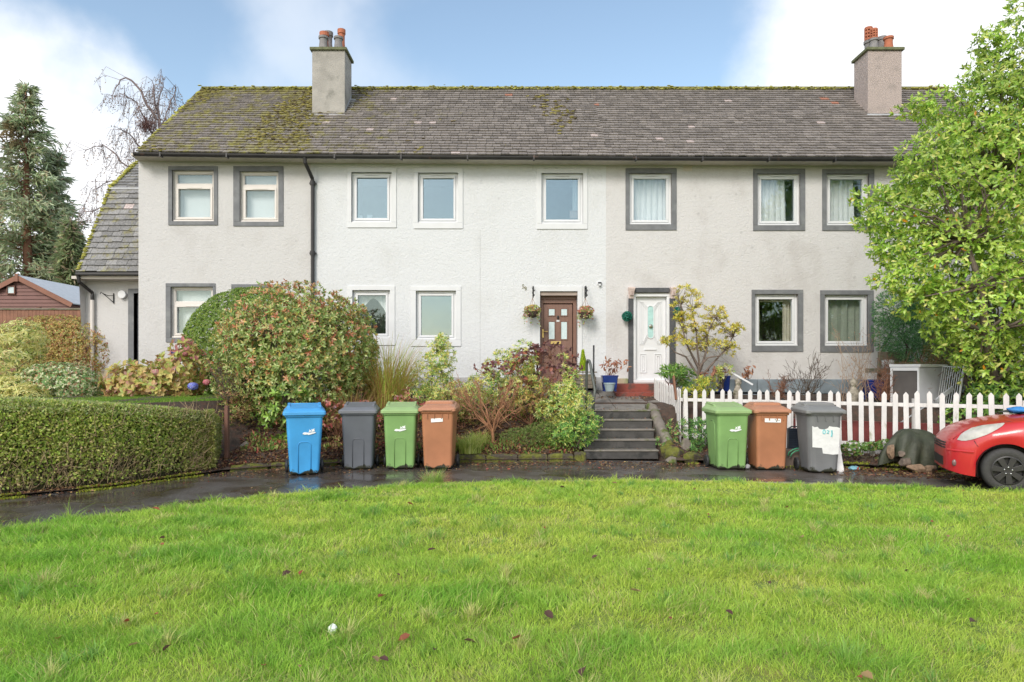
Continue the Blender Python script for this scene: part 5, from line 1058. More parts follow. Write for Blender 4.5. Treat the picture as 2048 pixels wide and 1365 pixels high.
def wheelie_bin(lab, px, py, d, rz, m, style, wt=.50, wb=.40, H=.93, lidm=None, extra=None, hh=1.0):
    """style: arch (raised arch panel), plain (ribbed rim, open-eared lid), round (round-cornered)"""
    c = P(px, py, d); t = thing('wheelie_bin', lab, 'wheelie bin', (c.x, c.y, 0.0), R(rz), 'wheelie bins put out on the path'); H *= hh
    dt, db = .62, .46; yb = -.02; r = .1 if style == 'round' else .045
    def sec(z, gw=0): u = z / H; return rrect(wb + (wt - wb) * u + gw, db + (dt - db) * u + gw, r + .0, z, .02 + .03 * u)
    lidm = lidm or FADED.get(m.name)
    body = MB(); body.loft([rrect(wb * .92, db * .92, r, .012, .02), sec(.035), sec(.3), sec(.6), sec(H - .05), sec(H - .045, .035), sec(H, .04)])
    fy = lambda z: .02 + .03 * z / H - (db + (dt - db) * z / H) / 2
    body.build('body', m, t, bevel=.008)
    if style == 'arch':
        aw = .085 * wt / .5; q = [(-aw, .05), (-aw, .46), (-aw + .012, .49), (-aw + .035, .505), (aw - .035, .505), (aw - .012, .49), (aw, .46), (aw, .05)]
        rb = MB(); rb.tube([(x, fy(z) - .001, z) for x, z in q], .008, 6); rb.build('arch_rib', m, t, smooth=True)
        sp = MB(); [sp.tube([(sx * (wb / 2 + .0 + (wt - wb) / 2 * z / H), .02, z) for z in (.06, .78)], .014, 6) for sx in (-1, 1)]; 
        for sx in (-1, 1):
            k = MB(); k.tube([(sx * ((wb + (wt - wb) * z / H) / 2 - .003), -.09, z) for z in (.06, .72)] + [(sx * ((wb + (wt - wb) * .78 / H) / 2 - .003), -.04, .78), (sx * ((wb + (wt - wb) * .78 / H) / 2 - .003), .08, .78)], .009, 6); k.build('side_rib', m, t, smooth=True)
    else:
        rb = MB()
        for x in ((-.16, -.05, .07, .17) if style == 'plain' else (-.12, .0, .12)): rb.box(x - .006, x + .006, fy(H - .1) - .02, fy(H - .1) + .01, H - .13, H - .05)
        rb.build('rim_gusset', m, t)
    # lid: rimmed, rising to the back, with a raised centre and hinge ears
    lw, ld_ = wt + .07, dt + .07; y0 = .05 - ld_ / 2; lm = lidm or m; lid = MB()
    def ls(gw, z, tilt, rr): q = rrect(lw + gw, ld_ + gw, rr, z, .05); return [(x, y, zz + tilt * (y - y0) / ld_) for x, y, zz in q]
    lid.loft([ls(0, H - .015, 0, .03), ls(.015, H - .012, .0, .035), ls(.015, H + .03, .01, .035), ls(-.02, H + .045, .015, .035), ls(-.1, H + .062, .055, .05), ls(-.17, H + .075, .07, .05)])
    lo = lid.build('lid', lm, t, bevel=.006)
    yb_ = .05 + ld_ / 2
    if style == 'arch':
        for sx in (-1, 1):
            e = MB(); e.loft([[(sx * (lw / 2 - .075) + ox, y, z) for y, z in ((y0 + .2, H + .06), (y0 + .3, H + .12), (yb_ - .08, H + .15), (yb_ + .0, H + .12), (yb_, H + .03), (y0 + .3, H + .04))] for ox in (-.022, .022)]); e.build('lid_ridge', lm, lo, bevel=.01)
        MB().tube([(-lw / 2 + .07, yb_ - .05, H + .125), (lw / 2 - .07, yb_ - .05, H + .125)], .016, 8).build('lid_handle', lm, lo, smooth=True)
    else:
        MB().loft([[(x, y, z) for x, y, z in rrect(lw * a, .34, .03, H + zz, .14)] for a, zz in ((.8, .06), (.78, .12), (.7, .14))]).build('lid_ridge', lm, lo, bevel=.012)
        MB().box(-lw / 2 + .06, lw / 2 - .06, y0 - .022, y0 + .015, H + .0, H + .018).build('lid_handle', lm, lo, bevel=.006)
    MB().tube([(-wt / 2 + .03, yb_ + .01, H - .03), (wt / 2 - .03, yb_ + .01, H - .03)], .015, 8).build('handle', m, t, smooth=True)
    yw = .2
    MB().tube([(-wb / 2 - .04, yw, .1), (wb / 2 + .04, yw, .1)], .012, 8).build('axle', M['black'], t)
    for sx in (-1, 1):
        w0 = MB(); s = []
        for rr, xx in ((.03, 0), (.088, .004), (.1, .012), (.1, .038), (.088, .046), (.03, .05)): s.append([(sx * (wb / 2 + .03 + xx), yw + rr * math.cos(a), .1 + rr * math.sin(a)) for a in np.linspace(0, 2 * math.pi, 20, endpoint=False)])
        w0.loft(s); wh = w0.build('wheel', M['black_plastic'], t, smooth=False, bevel=.003)
        MB().loft([[(sx * (wb / 2 + .083 + xx), yw + rr * math.cos(a), .1 + rr * math.sin(a)) for a in np.linspace(0, 2 * math.pi, 12, endpoint=False)] for rr, xx in ((.045, -.004), (.03, .004))]).build('hub', M['black'], wh)
    if extra: extra(t, fy, H)
    return t
white = mat('white_print', (.80, .82, .82), .5, .08, 40)
def logo(cx_, cz):
    def f(t, fy, H):
        mb = MB(); q = lambda pts: mb.prism([(cx_ + x, cz + z) for x, z in pts], fy(cz) - .010, fy(cz) - .002)
        q([(-.09, -.03), (-.055, -.042), (-.02, -.038), (.0, -.045), (.04, -.036), (.1, -.018), (.1, -.004), (.05, -.008), (.02, -.012), (-.02, -.01), (-.05, -.004), (-.075, -.01)])
        q([(.0, -.004), (.012, .02), (.004, .034), (.02, .03), (.034, .02), (.036, -.002), (.026, -.002), (.022, .008), (.012, -.004)]); q([(.042, -.002), (.044, .022), (.036, .04), (.056, .036), (.09, .052), (.078, .036), (.092, .022), (.08, .014), (.084, .0), (.072, .0), (.064, .012), (.056, -.002)])
        mb.build('printed_emblem', white, t)
    return f
BLUE, DGREY, GREEN, BROWN, LGREY = binmat('blue_bin', (.055, .33, .68)), binmat('dark_grey_bin', (.115, .125, .145)), binmat('green_bin', (.20, .36, .12)), binmat('brown_bin', (.40, .17, .085)), binmat('light_grey_bin', (.17, .175, .18))
FADED = {a.name: binmat('faded_' + a.name, b) for a, b in ((BLUE, (.07, .34, .70)), (DGREY, (.165, .172, .19)), (GREEN, (.29, .43, .18)), (BROWN, (.43, .20, .115)), (LGREY, (.21, .212, .212)))}
def sticker(t, fy, H): MB().prism([(-.10, .76), (.09, .772), (.09, .83), (-.10, .82)], fy(.79) - .008, fy(.79) - .002).build('sticker', white, t)
def sticker2(t, fy, H):
    s = MB().prism([(-.12, .77), (.13, .765), (.13, .825), (-.12, .832)], fy(.79) - .008, fy(.79) - .002).build('sticker', white, t); k = MB()
    for x, z in ((.035, .805), (.05, .785), (.058, .78), (.095, .79)): k.box(x, x + .012, fy(.79) - .011, fy(.79) - .0075, z, z + .012)
    k.build('ink_mark', M['black'], s)
def poster(t, fy, H):
    y = fy(.45) - .0; rr = random.Random(2)
    # torn paper follows the sloping front
    out = [(-.20, .735), (-.165, .715), (-.12, .722), (-.09, .69), (-.02, .678), (.035, .70), (.06, .733), (.11, .722), (.17, .72), (.215, .705), (.205, .30), (.12, .292), (-.03, .31), (-.045, .395), (-.19, .405)]
    mb = MB(); n = len(out); mb.add([(x, fy(z) - .006, z) for x, z in out] + [(x, fy(z) - .001, z) for x, z in out], [tuple(range(n)), tuple(range(2 * n - 1, n - 1, -1))] + [(i, i + n, (i + 1) % n + n, (i + 1) % n) for i in range(n)])
    s = mb.build('torn_paper', mat('weathered_paper', (.72, .73, .72), .8, .08, 9, .3, 25), t); ink = mat('faded_cyan_ink', (.20, .55, .58), .7, .3, 40)
    for cx_, a in ((-.02, 0), (.035, 1), (.092, 2)):
        k = MB()
        if a == 0: k.tube([(cx_ + .018 * math.cos(u), fy(.64) - .008, .645 + .03 * math.sin(u)) for u in np.linspace(0, 6.28, 12)], .008, 5)
        elif a == 1: k.tube([(cx_ - .012, fy(.64) - .008, .67), (cx_ + .018, fy(.64) - .008, .655), (cx_ - .012, fy(.64) - .008, .625), (cx_ + .015, fy(.64) - .008, .62)], .009, 5)
        else: k.tube([(cx_, fy(.64) - .008, .67), (cx_ + .006, fy(.6) - .008, .63), (cx_, fy(.58) - .008, .57)], .012, 5)
        k.build('ink_mark', ink, s)
wheelie_bin('bright blue wheelie bin with a white emblem, leftmost on the path', 609, 952, 10.55, 17, BLUE, 'arch', .54, .42, .93, extra=logo(.06, .66), hh=1.0)
wheelie_bin('dark grey wheelie bin with a plain arched front between the blue and green ones', 719, 943, 11.1, 7, DGREY, 'arch', .52, .44, .92)
wheelie_bin('green wheelie bin with a white emblem, next to the dark grey one', 802, 941, 11.15, 5, GREEN, 'arch', .52, .44, .92, extra=logo(-.0, .66))
wheelie_bin('brown wheelie bin with a blank white sticker, left of the garden bed', 879, 941, 11.15, -2, BROWN, 'plain', .52, .45, .95, extra=sticker)
wheelie_bin('green wheelie bin with a white emblem in front of the picket fence', 1455, 942, 11.1, 3, GREEN, 'arch', .51, .45, .92, extra=logo(.03, .66))
wheelie_bin('brown wheelie bin with an ink-marked sticker in front of the picket fence', 1534, 943, 11.05, -2, BROWN, 'plain', .50, .45, .93, extra=sticker2)
wheelie_bin('weathered grey wheelie bin covered in torn white paper by the picket fence', 1638, 948, 10.75, -3, LGREY, 'round', .53, .44, .94, extra=poster)

# ================================================================== THINGS BY THE DOORS
def hanging_basket(px, py, pals, seed, lab):
    d = W - .28; c = P(px, py, d); t = thing('hanging_basket', lab, 'hanging basket', c); s = MB(); rs = NR(seed)
    s.lathe((0, 0, 0), [(.02, -.13), (.08, -.115), (.13, -.07), (.16, 0), (.165, .015)], 18); s.build('basket', mat('dark_wicker', (.075, .05, .04), .9, .4, 60, .6, 80), t)
    top = P(px, 597, d).z - c.z; k = MB()
    for a in (0, 2.1, 4.2): k.tube([(.155 * math.cos(a + .4), .155 * math.sin(a + .4), .01), (0, 0, top)], .004, 4)
    k.build('chain', M['bark_red'], t)
    p_, n_ = on_lobes([(0, 0, .05, .19, .16, .1)], 90, rs, .4, .4); b, D, U, i = whorls(p_, n_, 4, rs); leaves('foliage', b, D, U, .055, .035, pick(pals, len(b), rs), M['leaf'], t)
    V = []
    for j in range(9):
        a = rs.uniform(0, 6.28); x, y = .17 * math.cos(a), .13 * math.sin(a); L_ = rs.uniform(.12, .36)
        for q in range(16): u = rs.uniform(0, 1); V.append((x * (1 + .25 * u), y, .03 - L_ * u))
    V = np.array(V) + rs.normal(size=(len(V), 3)) * .012; leaves('trailing_foliage', V, unit(rs.normal(size=V.shape) + [0, 0, -.4]), unit(rs.normal(size=V.shape) + [0, -1, 0]), .045, .034, pick([(2, (.16, .24, .07)), (2, (.38, .38, .2)), (1, (.4, .16, .13))], len(V), rs), M['leaf'], t)
hanging_basket(1065, 625, [(2, (.45, .3, .12)), (2, (.2, .26, .08)), (1, (.55, .35, .25))], 1, 'hanging basket of yellow and green trailing plants left of the brown door')
hanging_basket(1171, 627, [(2, (.45, .13, .1)), (2, (.2, .24, .08)), (1, (.55, .3, .22))], 2, 'hanging basket with red flowers and trailing ivy right of the brown door')
for px, side in ((1066, 'left'), (1170, 'right')):
    x = X_(px); s = MB(); s.box(x - .012, x + .012, W - .02, W + .0, Z_(597), Z_(573)); s.tube([(x, W - .02, Z_(574)), (x, W - .2, Z_(575)), (x, W - .3, Z_(578)), (x, W - .3, Z_(597) + .0)], .012, 6)
    for i in range(4): s.ball((x + (.012 if i % 2 else -.012), W - .3, Z_(580 + i * 4.5)), (.02, .02, .024), 6)
    tag(s.build('basket_bracket', M['black']), 'ornate black bracket holding the %s hanging basket beside the brown door' % side, 'bracket')
def topiary(px, py, lab, seed):
    d = W - .16; c = P(px, py, d); t = thing('topiary_ball', lab, 'topiary ball', c); rs = NR(seed); n = unit(rs.normal(size=(900, 3)))
    MB().ball((0, 0, 0), .1, 12).build('core', mat('dark_green_plastic', (.008, .06, .045), .6), t, smooth=True)
    leaves('foliage', n * .095, unit(n + rs.normal(size=n.shape) * .8), n, .035, .016, pick([(3, (.015, .14, .10)), (1, (.05, .24, .18)), (2, (.006, .06, .045))], 900, rs), M['leaf'], t)
    MB().tube([(0, 0, .1), (.01, .03, P(px, 590, d).z - c.z)], .004, 4).build('chain', M['bark_grey'], t)
topiary(1254, 633, 'dark green artificial topiary ball hanging left of the white door', 1); topiary(1357, 624, 'dark green topiary ball half hidden by the yellow tree right of the white door', 2)
s = MB(); x, z = X_(1199), Z_(568); s.box(x - .045, x + .045, W - .05, W, z - .01, z + .04); s.lathe((x, W - .05, z - .03), [(.012, -.03), (.03, -.02), (.03, .02)], 10); sl = s.build('door_light', M['upvc'], None, bevel=.004); MB().box(x - .04, x + .04, W - .056, W - .05, z - .002, z + .034).build('sensor_window', M['black'], sl); tag(sl, 'small white sensor light on the white wall near the paint line', 'light')
def pot_plant_conifer(px, ybase, ytop, d, w_, pal, lab, seed, planter=True):
    c = P(px, ybase, d); h = (ybase - ytop) / F * d; t = thing('dwarf_conifer', lab, 'plant', c); rs = NR(seed); n = 1500; u = rs.uniform(0, 1, n) ** 1.3; a = rs.uniform(0, 6.28, n); r = w_ * (1 - u) ** .8 * (.75 + .25 * rs.uniform(0, 1, n)); p_ = np.stack([r * np.cos(a), r * np.sin(a), u * h], 1)
    D = unit(np.stack([np.cos(a) * .35, np.sin(a) * .35, np.ones(n)], 1) + rs.normal(size=(n, 3)) * .2); leaves('foliage', p_, D, unit(np.stack([np.cos(a), np.sin(a), 0 * a], 1)), .06, .014, pick(pal, n, rs), M['needle'], t); MB().tube([(0, 0, -.05), (0, 0, h * .7)], [.012, .004], 5).build('stem', M['bark'], t)
pot_plant_conifer(1166, 743, 703, 15.3, .085, [(2, (.28, .40, .03)), (1, (.42, .48, .05))], 'small bright lime conifer in a planter right of the brown door', 5)
c = P(1166, 757, 15.3); mb = MB()
for i in range(3): mb.box(-.28, .28, -.13, -.11, -.26 + i * .09, -.18 + i * .09); mb.box(-.28, -.26, -.13, .13, -.26 + i * .09, -.18 + i * .09); mb.box(.26, .28, -.13, .13, -.26 + i * .09, -.18 + i * .09); mb.box(-.28, .28, .11, .13, -.26 + i * .09, -.18 + i * .09)
mb.box(-.26, .26, -.11, .11, -.26, .05); mb.box(-.3, .3, -.15, .15, .085, .11); o = mb.build('wooden_planter', M['wood_old'], None, bevel=.004); o.location = (c.x, c.y, c.z + .04); tag(o, 'grey slatted wooden planter to the right of the brown door', 'planter')
pot_plant_conifer(1062, 752, 715, 15.2, .1, [(2, (.35, .38, .08)), (1, (.5, .42, .12))], 'small yellow-green conifer in a pot left of the brown door', 6)
c = P(1062, 765, 15.2); o = MB().lathe((0, 0, 0), [(.1, -.18), (.13, .0), (.15, .08), (.16, .1), (.15, .12), (.12, .11)], 18).build('flower_pot', M['black_plastic'], None, bevel=.003); o.location = c; tag(o, 'round dark pot under the yellow-green conifer left of the brown door', 'pot')
def blue_pot(px, yt, yb, d, w_, lab, legs=True):
    c = P(px, yb, d); h = (yb - yt) / F * d; mb = MB(); mb.loft([rrect(w_ * a, w_ * a, .03, z) for a, z in ((.8, .03), (.85, .06), (1, h - .03), (1.06, h - .025), (1.06, h), (.9, h), (.85, h - .05))])
    for sx in (-1, 1):
        for sy in (-1, 1): mb.box(sx * w_ * .33 - .03, sx * w_ * .33 + .03, sy * w_ * .33 - .03, sy * w_ * .33 + .03, 0, .031)
    o = mb.build('glazed_pot', mat('cobalt_glaze', (.014, .035, .20), .12, .3, 5, spec=.8), None, bevel=.008); o.location = c; tag(o, lab, 'pot'); return c
c = blue_pot(1219, 751, 783, 14.85, .33, 'square cobalt blue glazed pot by the red doorstep')
def dead_plant(c, h, lab, seed, w_=.25, name='dead_plant', n=46, pal=((2, (.32, .16, .10)), (1, (.2, .09, .06)))):
    rs = NR(seed); t = thing(name, lab, 'plant', c); L = []; T = []
    for i in range(14): q = np.array([rs.normal(0, w_ * .6), rs.normal(0, w_ * .35), h * rs.uniform(.5, 1)]); L.append(limb((0, 0, -.05), q, .006, .002, rs, .15)); T.append(q)
    sticks('stems', L, M['bark_red'], t); T = np.array(T)[rs.randint(0, 14, n)] + rs.normal(size=(n, 3)) * [.05, .04, .05]; leaves('foliage', T, unit(rs.normal(size=(n, 3)) + [0, 0, -.9]), unit(rs.normal(size=(n, 3))), .11, .05, pick(list(pal), n, rs), M['leaf'], t, .3, .2, True)
dead_plant((c.x, c.y, c.z + .33), .36, 'withered brown drooping plant in the blue pot by the white door', 7)
c = P(1219, 783, 14.5); o = MB().lathe((0, 0, 0), [(.08, 0), (.085, .02), (.115, .15), (.125, .155), (.125, .18), (.1, .178), (.09, .12)], 20).build('plant_pot', mat('pale_blue_grey_plastic', (.32, .40, .43), .5), None); o.location = c; tag(o, 'small round pale blue-grey plastic pot in front of the blue one', 'pot')
c = blue_pot(1448, 752, 785, 14.7, .22, 'cobalt blue pot behind the picket fence below the yellow tree'); dead_plant((c.x - .22, c.y - .1, c.z + .3), .2, 'shrivelled dark red plant beside the blue pot behind the picket fence', 8, .2)
dead_plant((c.x + .42, c.y - .1, c.z + .34), .14, 'withered brown leaves beside the stone ornament behind the pickets', 9, .12, n=20)
c = blue_pot(1748, 760, 800, 13.3, .34, 'dark blue square pot in the right garden under the dry stems')
# stone ornaments
def statue(px, yb, h, d, lab, seed):
    c = P(px, yb, d); rs = random.Random(seed); mb = MB(); prof = [(.11, 0), (.12, .05), (.09, .08), (.1, .15), (.13, .25), (.12, .36), (.07, .44), (.06, .47), (.085, .53), (.08, .6), (.03, .66)]; k = h / .66
    n = 14; secs = [[(r * math.cos(a) * (1 + rs.uniform(-.25, .25)) * k, r * .8 * math.sin(a) * k * (1 + rs.uniform(-.12, .12)), z * k) for a in np.linspace(0, 6.283, n, endpoint=False)] for r, z in prof]; mb.loft(secs)
    o = mb.build('garden_statue', mat('pale_cast_stone', (.30, .27, .22), .9, .5, 14, .9, 30, col2=(.12, .12, .07), c2scale=9), None, smooth=True); o.location = c; tag(o, lab, 'statue')
statue(1476, 805, .5, 14.2, 'weathered pale stone garden ornament behind the fence, near the yellow tree', 1); statue(1707, 812, .52, 13.0, 'weathered pale stone garden ornament behind the fence below the lower windows', 2)
tag(MB().bar(p(1461, 744, 14.3), p(1506, 770, 14.0), .03, .03).build('white_pole', M['upvc'], None), 'thin white plastic pole leaning behind the picket fence', 'pole')

# ================================================================== RIGHT GARDEN

# big evergreen with long glossy leaves hanging over the fence
LA = [(2.8, (.18, .285, .045)), (3.4, (.31, .42, .065)), (2.2, (.37, .46, .12)), (1.1, (.085, .15, .035)), (.9, (.55, .55, .16)), (.04, (.60, .24, .02))]
def laurel():
    rs = NR(201); d = 11.7
    lobes = [lob(2085, 130, d, 120, 130), lob(2030, 240, d, 170, 110), lob(1985, 340, d, 180, 100), lob(1915, 430, d, 180, 90), lob(1935, 530, d - .2, 165, 95), lob(1985, 620, d - .3, 140, 90), lob(2080, 450, d + .2, 220, 320), lob(1800, 430, d, 75, 45), lob(1860, 330, d, 75, 55), lob(2050, 715, d, 85, 60), lob(1745, 448, d, 42, 16), lob(1822, 222, d, 30, 18), lob(1880, 215, d + .1, 50, 40), lob(1975, 90, d, 35, 34), lob(2045, 25, d, 30, 40), lob(1795, 500, d, 60, 40), lob(1850, 600, d - .3, 75, 45), lob(1815, 380, d, 36, 30), lob(1760, 500, d, 26, 14), lob(1885, 660, d - .3, 40, 22), lob(1945, 690, d - .3, 70, 50), lob(2010, 740, d - .3, 80, 50), lob(1770, 560, d - .2, 34, 18), lob(1830, 560, d - .2, 60, 45), lob(1740, 395, d, 40, 22), lob(2250, 400, d + .5, 260, 380), lob(1985, 150, d, 60, 45)]
    base = (9.0, 12.3, .9); t = thing('evergreen_tree', 'large glossy yellow-green evergreen overhanging the fence at the right edge', 'tree', base); o = np.array(base)
    p, n = on_lobes(lobes, 16500, rs, .5, .15, .16, 1.6)
    ll = lump(p[:, 0] * 1., p[:, 1], p[:, 2], 1.9, 77)
    n = unit(n + np.array([-.25, -.25, .25]) * rs.uniform(0, 1, (len(n), 1))); b, D, U, idx = whorls(p, n, 5, rs, (15, 85), .14); q = len(b)
    C = pick(LA, q, rs); k = (1 + .28 * ll[idx])[:, None]; C = np.clip(C * k, .005, .9)
    s = rs.uniform(.45, 1.2, q); leaves('foliage', b - o, D, U, .098 * s, .037 * s, C, leafmat('laurel_leaf', .26, .42, .5), t, .12, .1, True)
    sticks('branches', branch_system((0, 0, -.2), p - o, rs, .1, 12, 330), M['bark_grey'], t)
laurel()
shrub('yew_bush', 'dark green feathery conifer bush against the right end of the wall', 'shrub', (7.9, 14.9, 1.0), [lob(1815, 670, 14.8, 62, 60, .6), lob(1860, 640, 14.9, 60, 60, .6), lob(1850, 700, 14.7, 70, 50, .6), lob(1790, 620, 14.9, 40, 40, .4)], 6500, 3, .08, .014, [(3, (.07, .16, .07)), (2, (.12, .23, .09)), (1, (.04, .09, .04))], 202, 'needle', tilt=(10, 55), shell=.45, branches=60)
shrub('cedar_bush', 'olive brown feathery conifer bush behind the fence under the big evergreen', 'shrub', (8.2, 12.9, .95), [lob(1935, 745, 12.9, 65, 60, .6), lob(1975, 700, 12.9, 75, 70, .6), lob(1900, 700, 13.1, 45, 40, .4), lob(2020, 780, 12.6, 60, 50, .5)], 6800, 3, .07, .013, [(3, (.10, .11, .035)), (2, (.16, .15, .06)), (1.5, (.06, .085, .03)), (.8, (.22, .15, .07))], 203, 'needle', tilt=(10, 60), shell=.5, branches=60)
shrub('low_evergreen', 'dark glossy green shoots low behind the right end of the picket fence', 'shrub', (8.0, 11.6, .8), [lob(1990, 800, 11.7, 50, 40, .4), lob(2045, 810, 11.5, 50, 50, .4), lob(1925, 845, 11.6, 40, 40, .2)], 420, 5, .1, .045, [(3, (.06, .13, .03)), (2, (.11, .2, .04)), (1, (.2, .28, .06))], 204, 'leaf_gloss', branches=40, wide=True)
# yellow pieris tree
def yellow_tree():
    rs = NR(210); d = 14.7; base = np.array(P(1396, 765, d)); t = thing('yellow_shrub_tree', 'small multi-stemmed tree with golden yellow leaf clusters beside the white door', 'tree', tuple(base))
    cl = [(1368, 585, 22, 15), (1388, 596, 24, 16), (1360, 610, 20, 12), (1395, 622, 26, 16), (1362, 636, 20, 14), (1388, 638, 18, 11), (1434, 628, 26, 15), (1420, 643, 20, 14), (1442, 640, 16, 12), (1372, 664, 24, 13), (1384, 657, 16, 10), (1408, 684, 28, 12), (1372, 690, 20, 9), (1395, 695, 24, 9), (1424, 692, 24, 12), (1415, 655, 14, 9), (1452, 672, 24, 14), (1470, 662, 16, 14), (1479, 658, 12, 12), (1453, 694, 26, 12), (1462, 704, 16, 10), (1332, 680, 11, 5), (1345, 678, 9, 4), (1330, 690, 8, 4), (1356, 643, 12, 7), (1406, 668, 12, 7), (1440, 655, 12, 8), (1360, 676, 13, 6)]
    lobes = [lob(x, y, d + rs.uniform(-.3, .3), a, b) for x, y, a, b in cl]; P_, N_, H = [], [], []
    for i, l in enumerate(lobes):
        p, n = on_lobes([l], int(3 + 17 * l[3] * 5), rs, .6, .8, .05); P_.append(p); N_.append(unit(n + [0, 0, .6]))
    p = np.concatenate(P_); n = np.concatenate(N_); b, D, U, idx = whorls(p, n, 9, rs, (30, 100), .05); q = len(b)
    leaves('foliage', b - base, D, U, .085 * rs.uniform(.7, 1.1, q), .02, pick([(3.4, (.62, .50, .09)), (2.2, (.54, .46, .10)), (1.0, (.22, .25, .05)), (.6, (.10, .13, .03)), (.6, (.55, .36, .06))], q, rs), M['leaf'], t)
    L = []; j0 = np.array(P(1396, 752, d)) - base
    mains = [[(1398, 735), (1385, 712), (1374, 690), (1364, 655), (1362, 610)], [(1400, 735), (1395, 700), (1392, 660), (1385, 620)], [(1403, 735), (1412, 705), (1414, 672), (1420, 655), (1432, 635)], [(1410, 745), (1432, 720), (1450, 700), (1465, 675)], [(1385, 735), (1372, 714), (1350, 705), (1335, 688)], [(1402, 730), (1416, 716), (1440, 712), (1455, 698)], [(1398, 740), (1378, 700), (1372, 680)]]
    J = []
    for m_ in mains:
        dd = d + rs.uniform(-.25, .25); pts = [np.array([0, 0, -.05]), j0] + [np.array(P(x, y, d + (dd - d) * (k + 1) / len(m_))) - base for k, (x, y) in enumerate(m_)]; r = list(np.linspace(.04, .008, len(pts))); L.append((pts, r)); J += list(zip(pts[2:], r[2:]))
    Jp = np.array([j[0] for j in J]); tips = p - base
    for k in rs.choice(len(tips), 150, replace=False):
        j = int(np.argmin(np.linalg.norm(Jp - tips[k], axis=1))); L.append(limb(Jp[j], tips[k], min(.009, J[j][1]), .003, rs, .12))
    for k in range(40):
        j = rs.randint(len(Jp)); L.append(limb(Jp[j], Jp[j] + rs.normal(size=3) * [.22, .15, .12], .004, .002, rs, .2))
    sticks('branches', L, M['bark_grey'], t, 5)
yellow_tree()
shrub('strap_leaved_plant', 'dark green strap-leaved plant at the foot of the white door frame', 'plant', tuple(P(1350, 775, 14.3)), [lob(1345, 742, 14.3, 26, 10, .25), lob(1370, 755, 14.3, 16, 14, .2)], 46, 9, .17, .035, [(3, (.07, .15, .03)), (2, (.15, .25, .06)), (.6, (.35, .38, .12))], 211, 'leaf_gloss', (50, 95), .1, branches=14, r0=.012)
pieris('low yellow bush behind the first pickets under the yellow tree', tuple(P(1405, 800, 14.0)), [lob(1410, 770, 14.0, 22, 16, .25), lob(1385, 788, 13.9, 26, 14, .25)], 170, 212, pal=[(3, (.52, .46, .08)), (2, (.26, .34, .06)), (1, (.12, .2, .04))])
pieris('small green and yellow sprig right of the yellow tree base', tuple(P(1440, 778, 14.3)), [lob(1450, 740, 14.3, 16, 10, .15), lob(1440, 754, 14.3, 9, 8, .1)], 42, 213, br=10)
shrub('fence_shrub', 'dark green leafy shrub growing through the pickets left of the right green bin', 'shrub', (3.75, 12.4, .1), [lob(1400, 865, 12.3, 22, 28, .18), lob(1372, 850, 12.5, 16, 12, .12), lob(1385, 900, 12.2, 22, 16, .2)], 170, 6, .075, .022, [(3, (.05, .13, .035)), (2, (.1, .2, .05)), (.5, (.2, .26, .06))], 214, branches=40, r0=.012)
shrub('fence_shrub', 'thin reddish stemmed sprig in front of the picket fence corner post', 'shrub', (3.4, 12.6, .1), [lob(1345, 855, 12.6, 12, 16, .12), lob(1362, 878, 12.4, 18, 14, .12), lob(1325, 885, 12.3, 14, 12, .12)], 70, 5, .06, .022, [(3, (.12, .22, .06)), (1, (.3, .2, .1))], 215, branches=30, r0=.008)
for i, (x, y, lab) in enumerate(((1740, 893, 'ivy-like green growth under the pickets just right of the torn-paper bin'), (1775, 890, 'green creeping growth under the pickets left of the covered heap'), (1705, 898, 'sparse green sprigs beside the leaning white plank'))):
    l = lob(x, y, 11.2, 22, 8 + 3 * i, .12); shrub('creeper', lab, 'plant', (l[0], l[1], .1), [l], 75, 4, .045, .032, [(3, (.07, .14, .03)), (2, (.12, .2, .05)), (1, (.14, .11, .05))], 216 + i, branches=14, r0=.004, wide=True)
for i, (x, y, d, hw, h, m_, lab) in enumerate(((1610, 800, 13.6, .62, .85, 'bark_red', 'bare brown twiggy shrub below the lower windows, behind the brown bin'), (1560, 795, 13.9, .3, .5, 'bark_red', 'smaller bare twiggy shrub behind the fence left of the larger one'), (1790, 812, 12.9, .28, .95, 'bark_red', 'dense red-brown dead stems in front of the white cabinet'), (1858, 812, 12.6, .3, .95, 'bark_red', 'red-brown dead stems to the right of the white cabinet'), (1770, 820, 12.7, .3, .6, 'bark_red', 'low brown dead stems left of the white cabinet'))):
    c = P(x, y, d); twiggy('bare_shrub', lab, (c.x, c.y, GZ(c.x, c.y) - .02), hw, h, 220 + i, M[m_] if i != 0 else M['bark'], 12, 90, 240, trunk=.06, r0=.014, fan=.8)
def dry_stems():
    rs = NR(230); c = P(1710, 810, 13.2); t = thing('dry_stems', 'tall pale dry flower stems in front of the far right lower window', 'plant', (c.x, c.y, GZ(c.x, c.y))); L = []; T = []
    for i in range(34):
        x = rs.uniform(1660, 1768); ytop = rs.uniform(640, 770); b = np.array([rs.normal(0, .22), rs.normal(0, .12), -.05]); q = np.array(P(x, ytop, 13.2)) - np.array(t.location); pts, r = limb(b, q, .006, .0025, rs, .05, 5); L.append((pts, r)); T.append(q)
        for k in range(4): j = rs.randint(2, 5); L.append(limb(pts[j], pts[j] + np.array([rs.normal(0, .1), rs.normal(0, .08), rs.uniform(.04, .2)]), .003, .0015, rs, .1, 2)); T.append(L[-1][0][-1])
    sticks('stems', L, M['twig_pale'], t, 3); T = np.array(T); leaves('seed_heads', T, unit(rs.normal(size=T.shape)), unit(rs.normal(size=T.shape)), .035, .02, pick([(1, (.16, .09, .07)), (1, (.3, .2, .13))], len(T), rs), M['leaf'], t)
dry_stems()
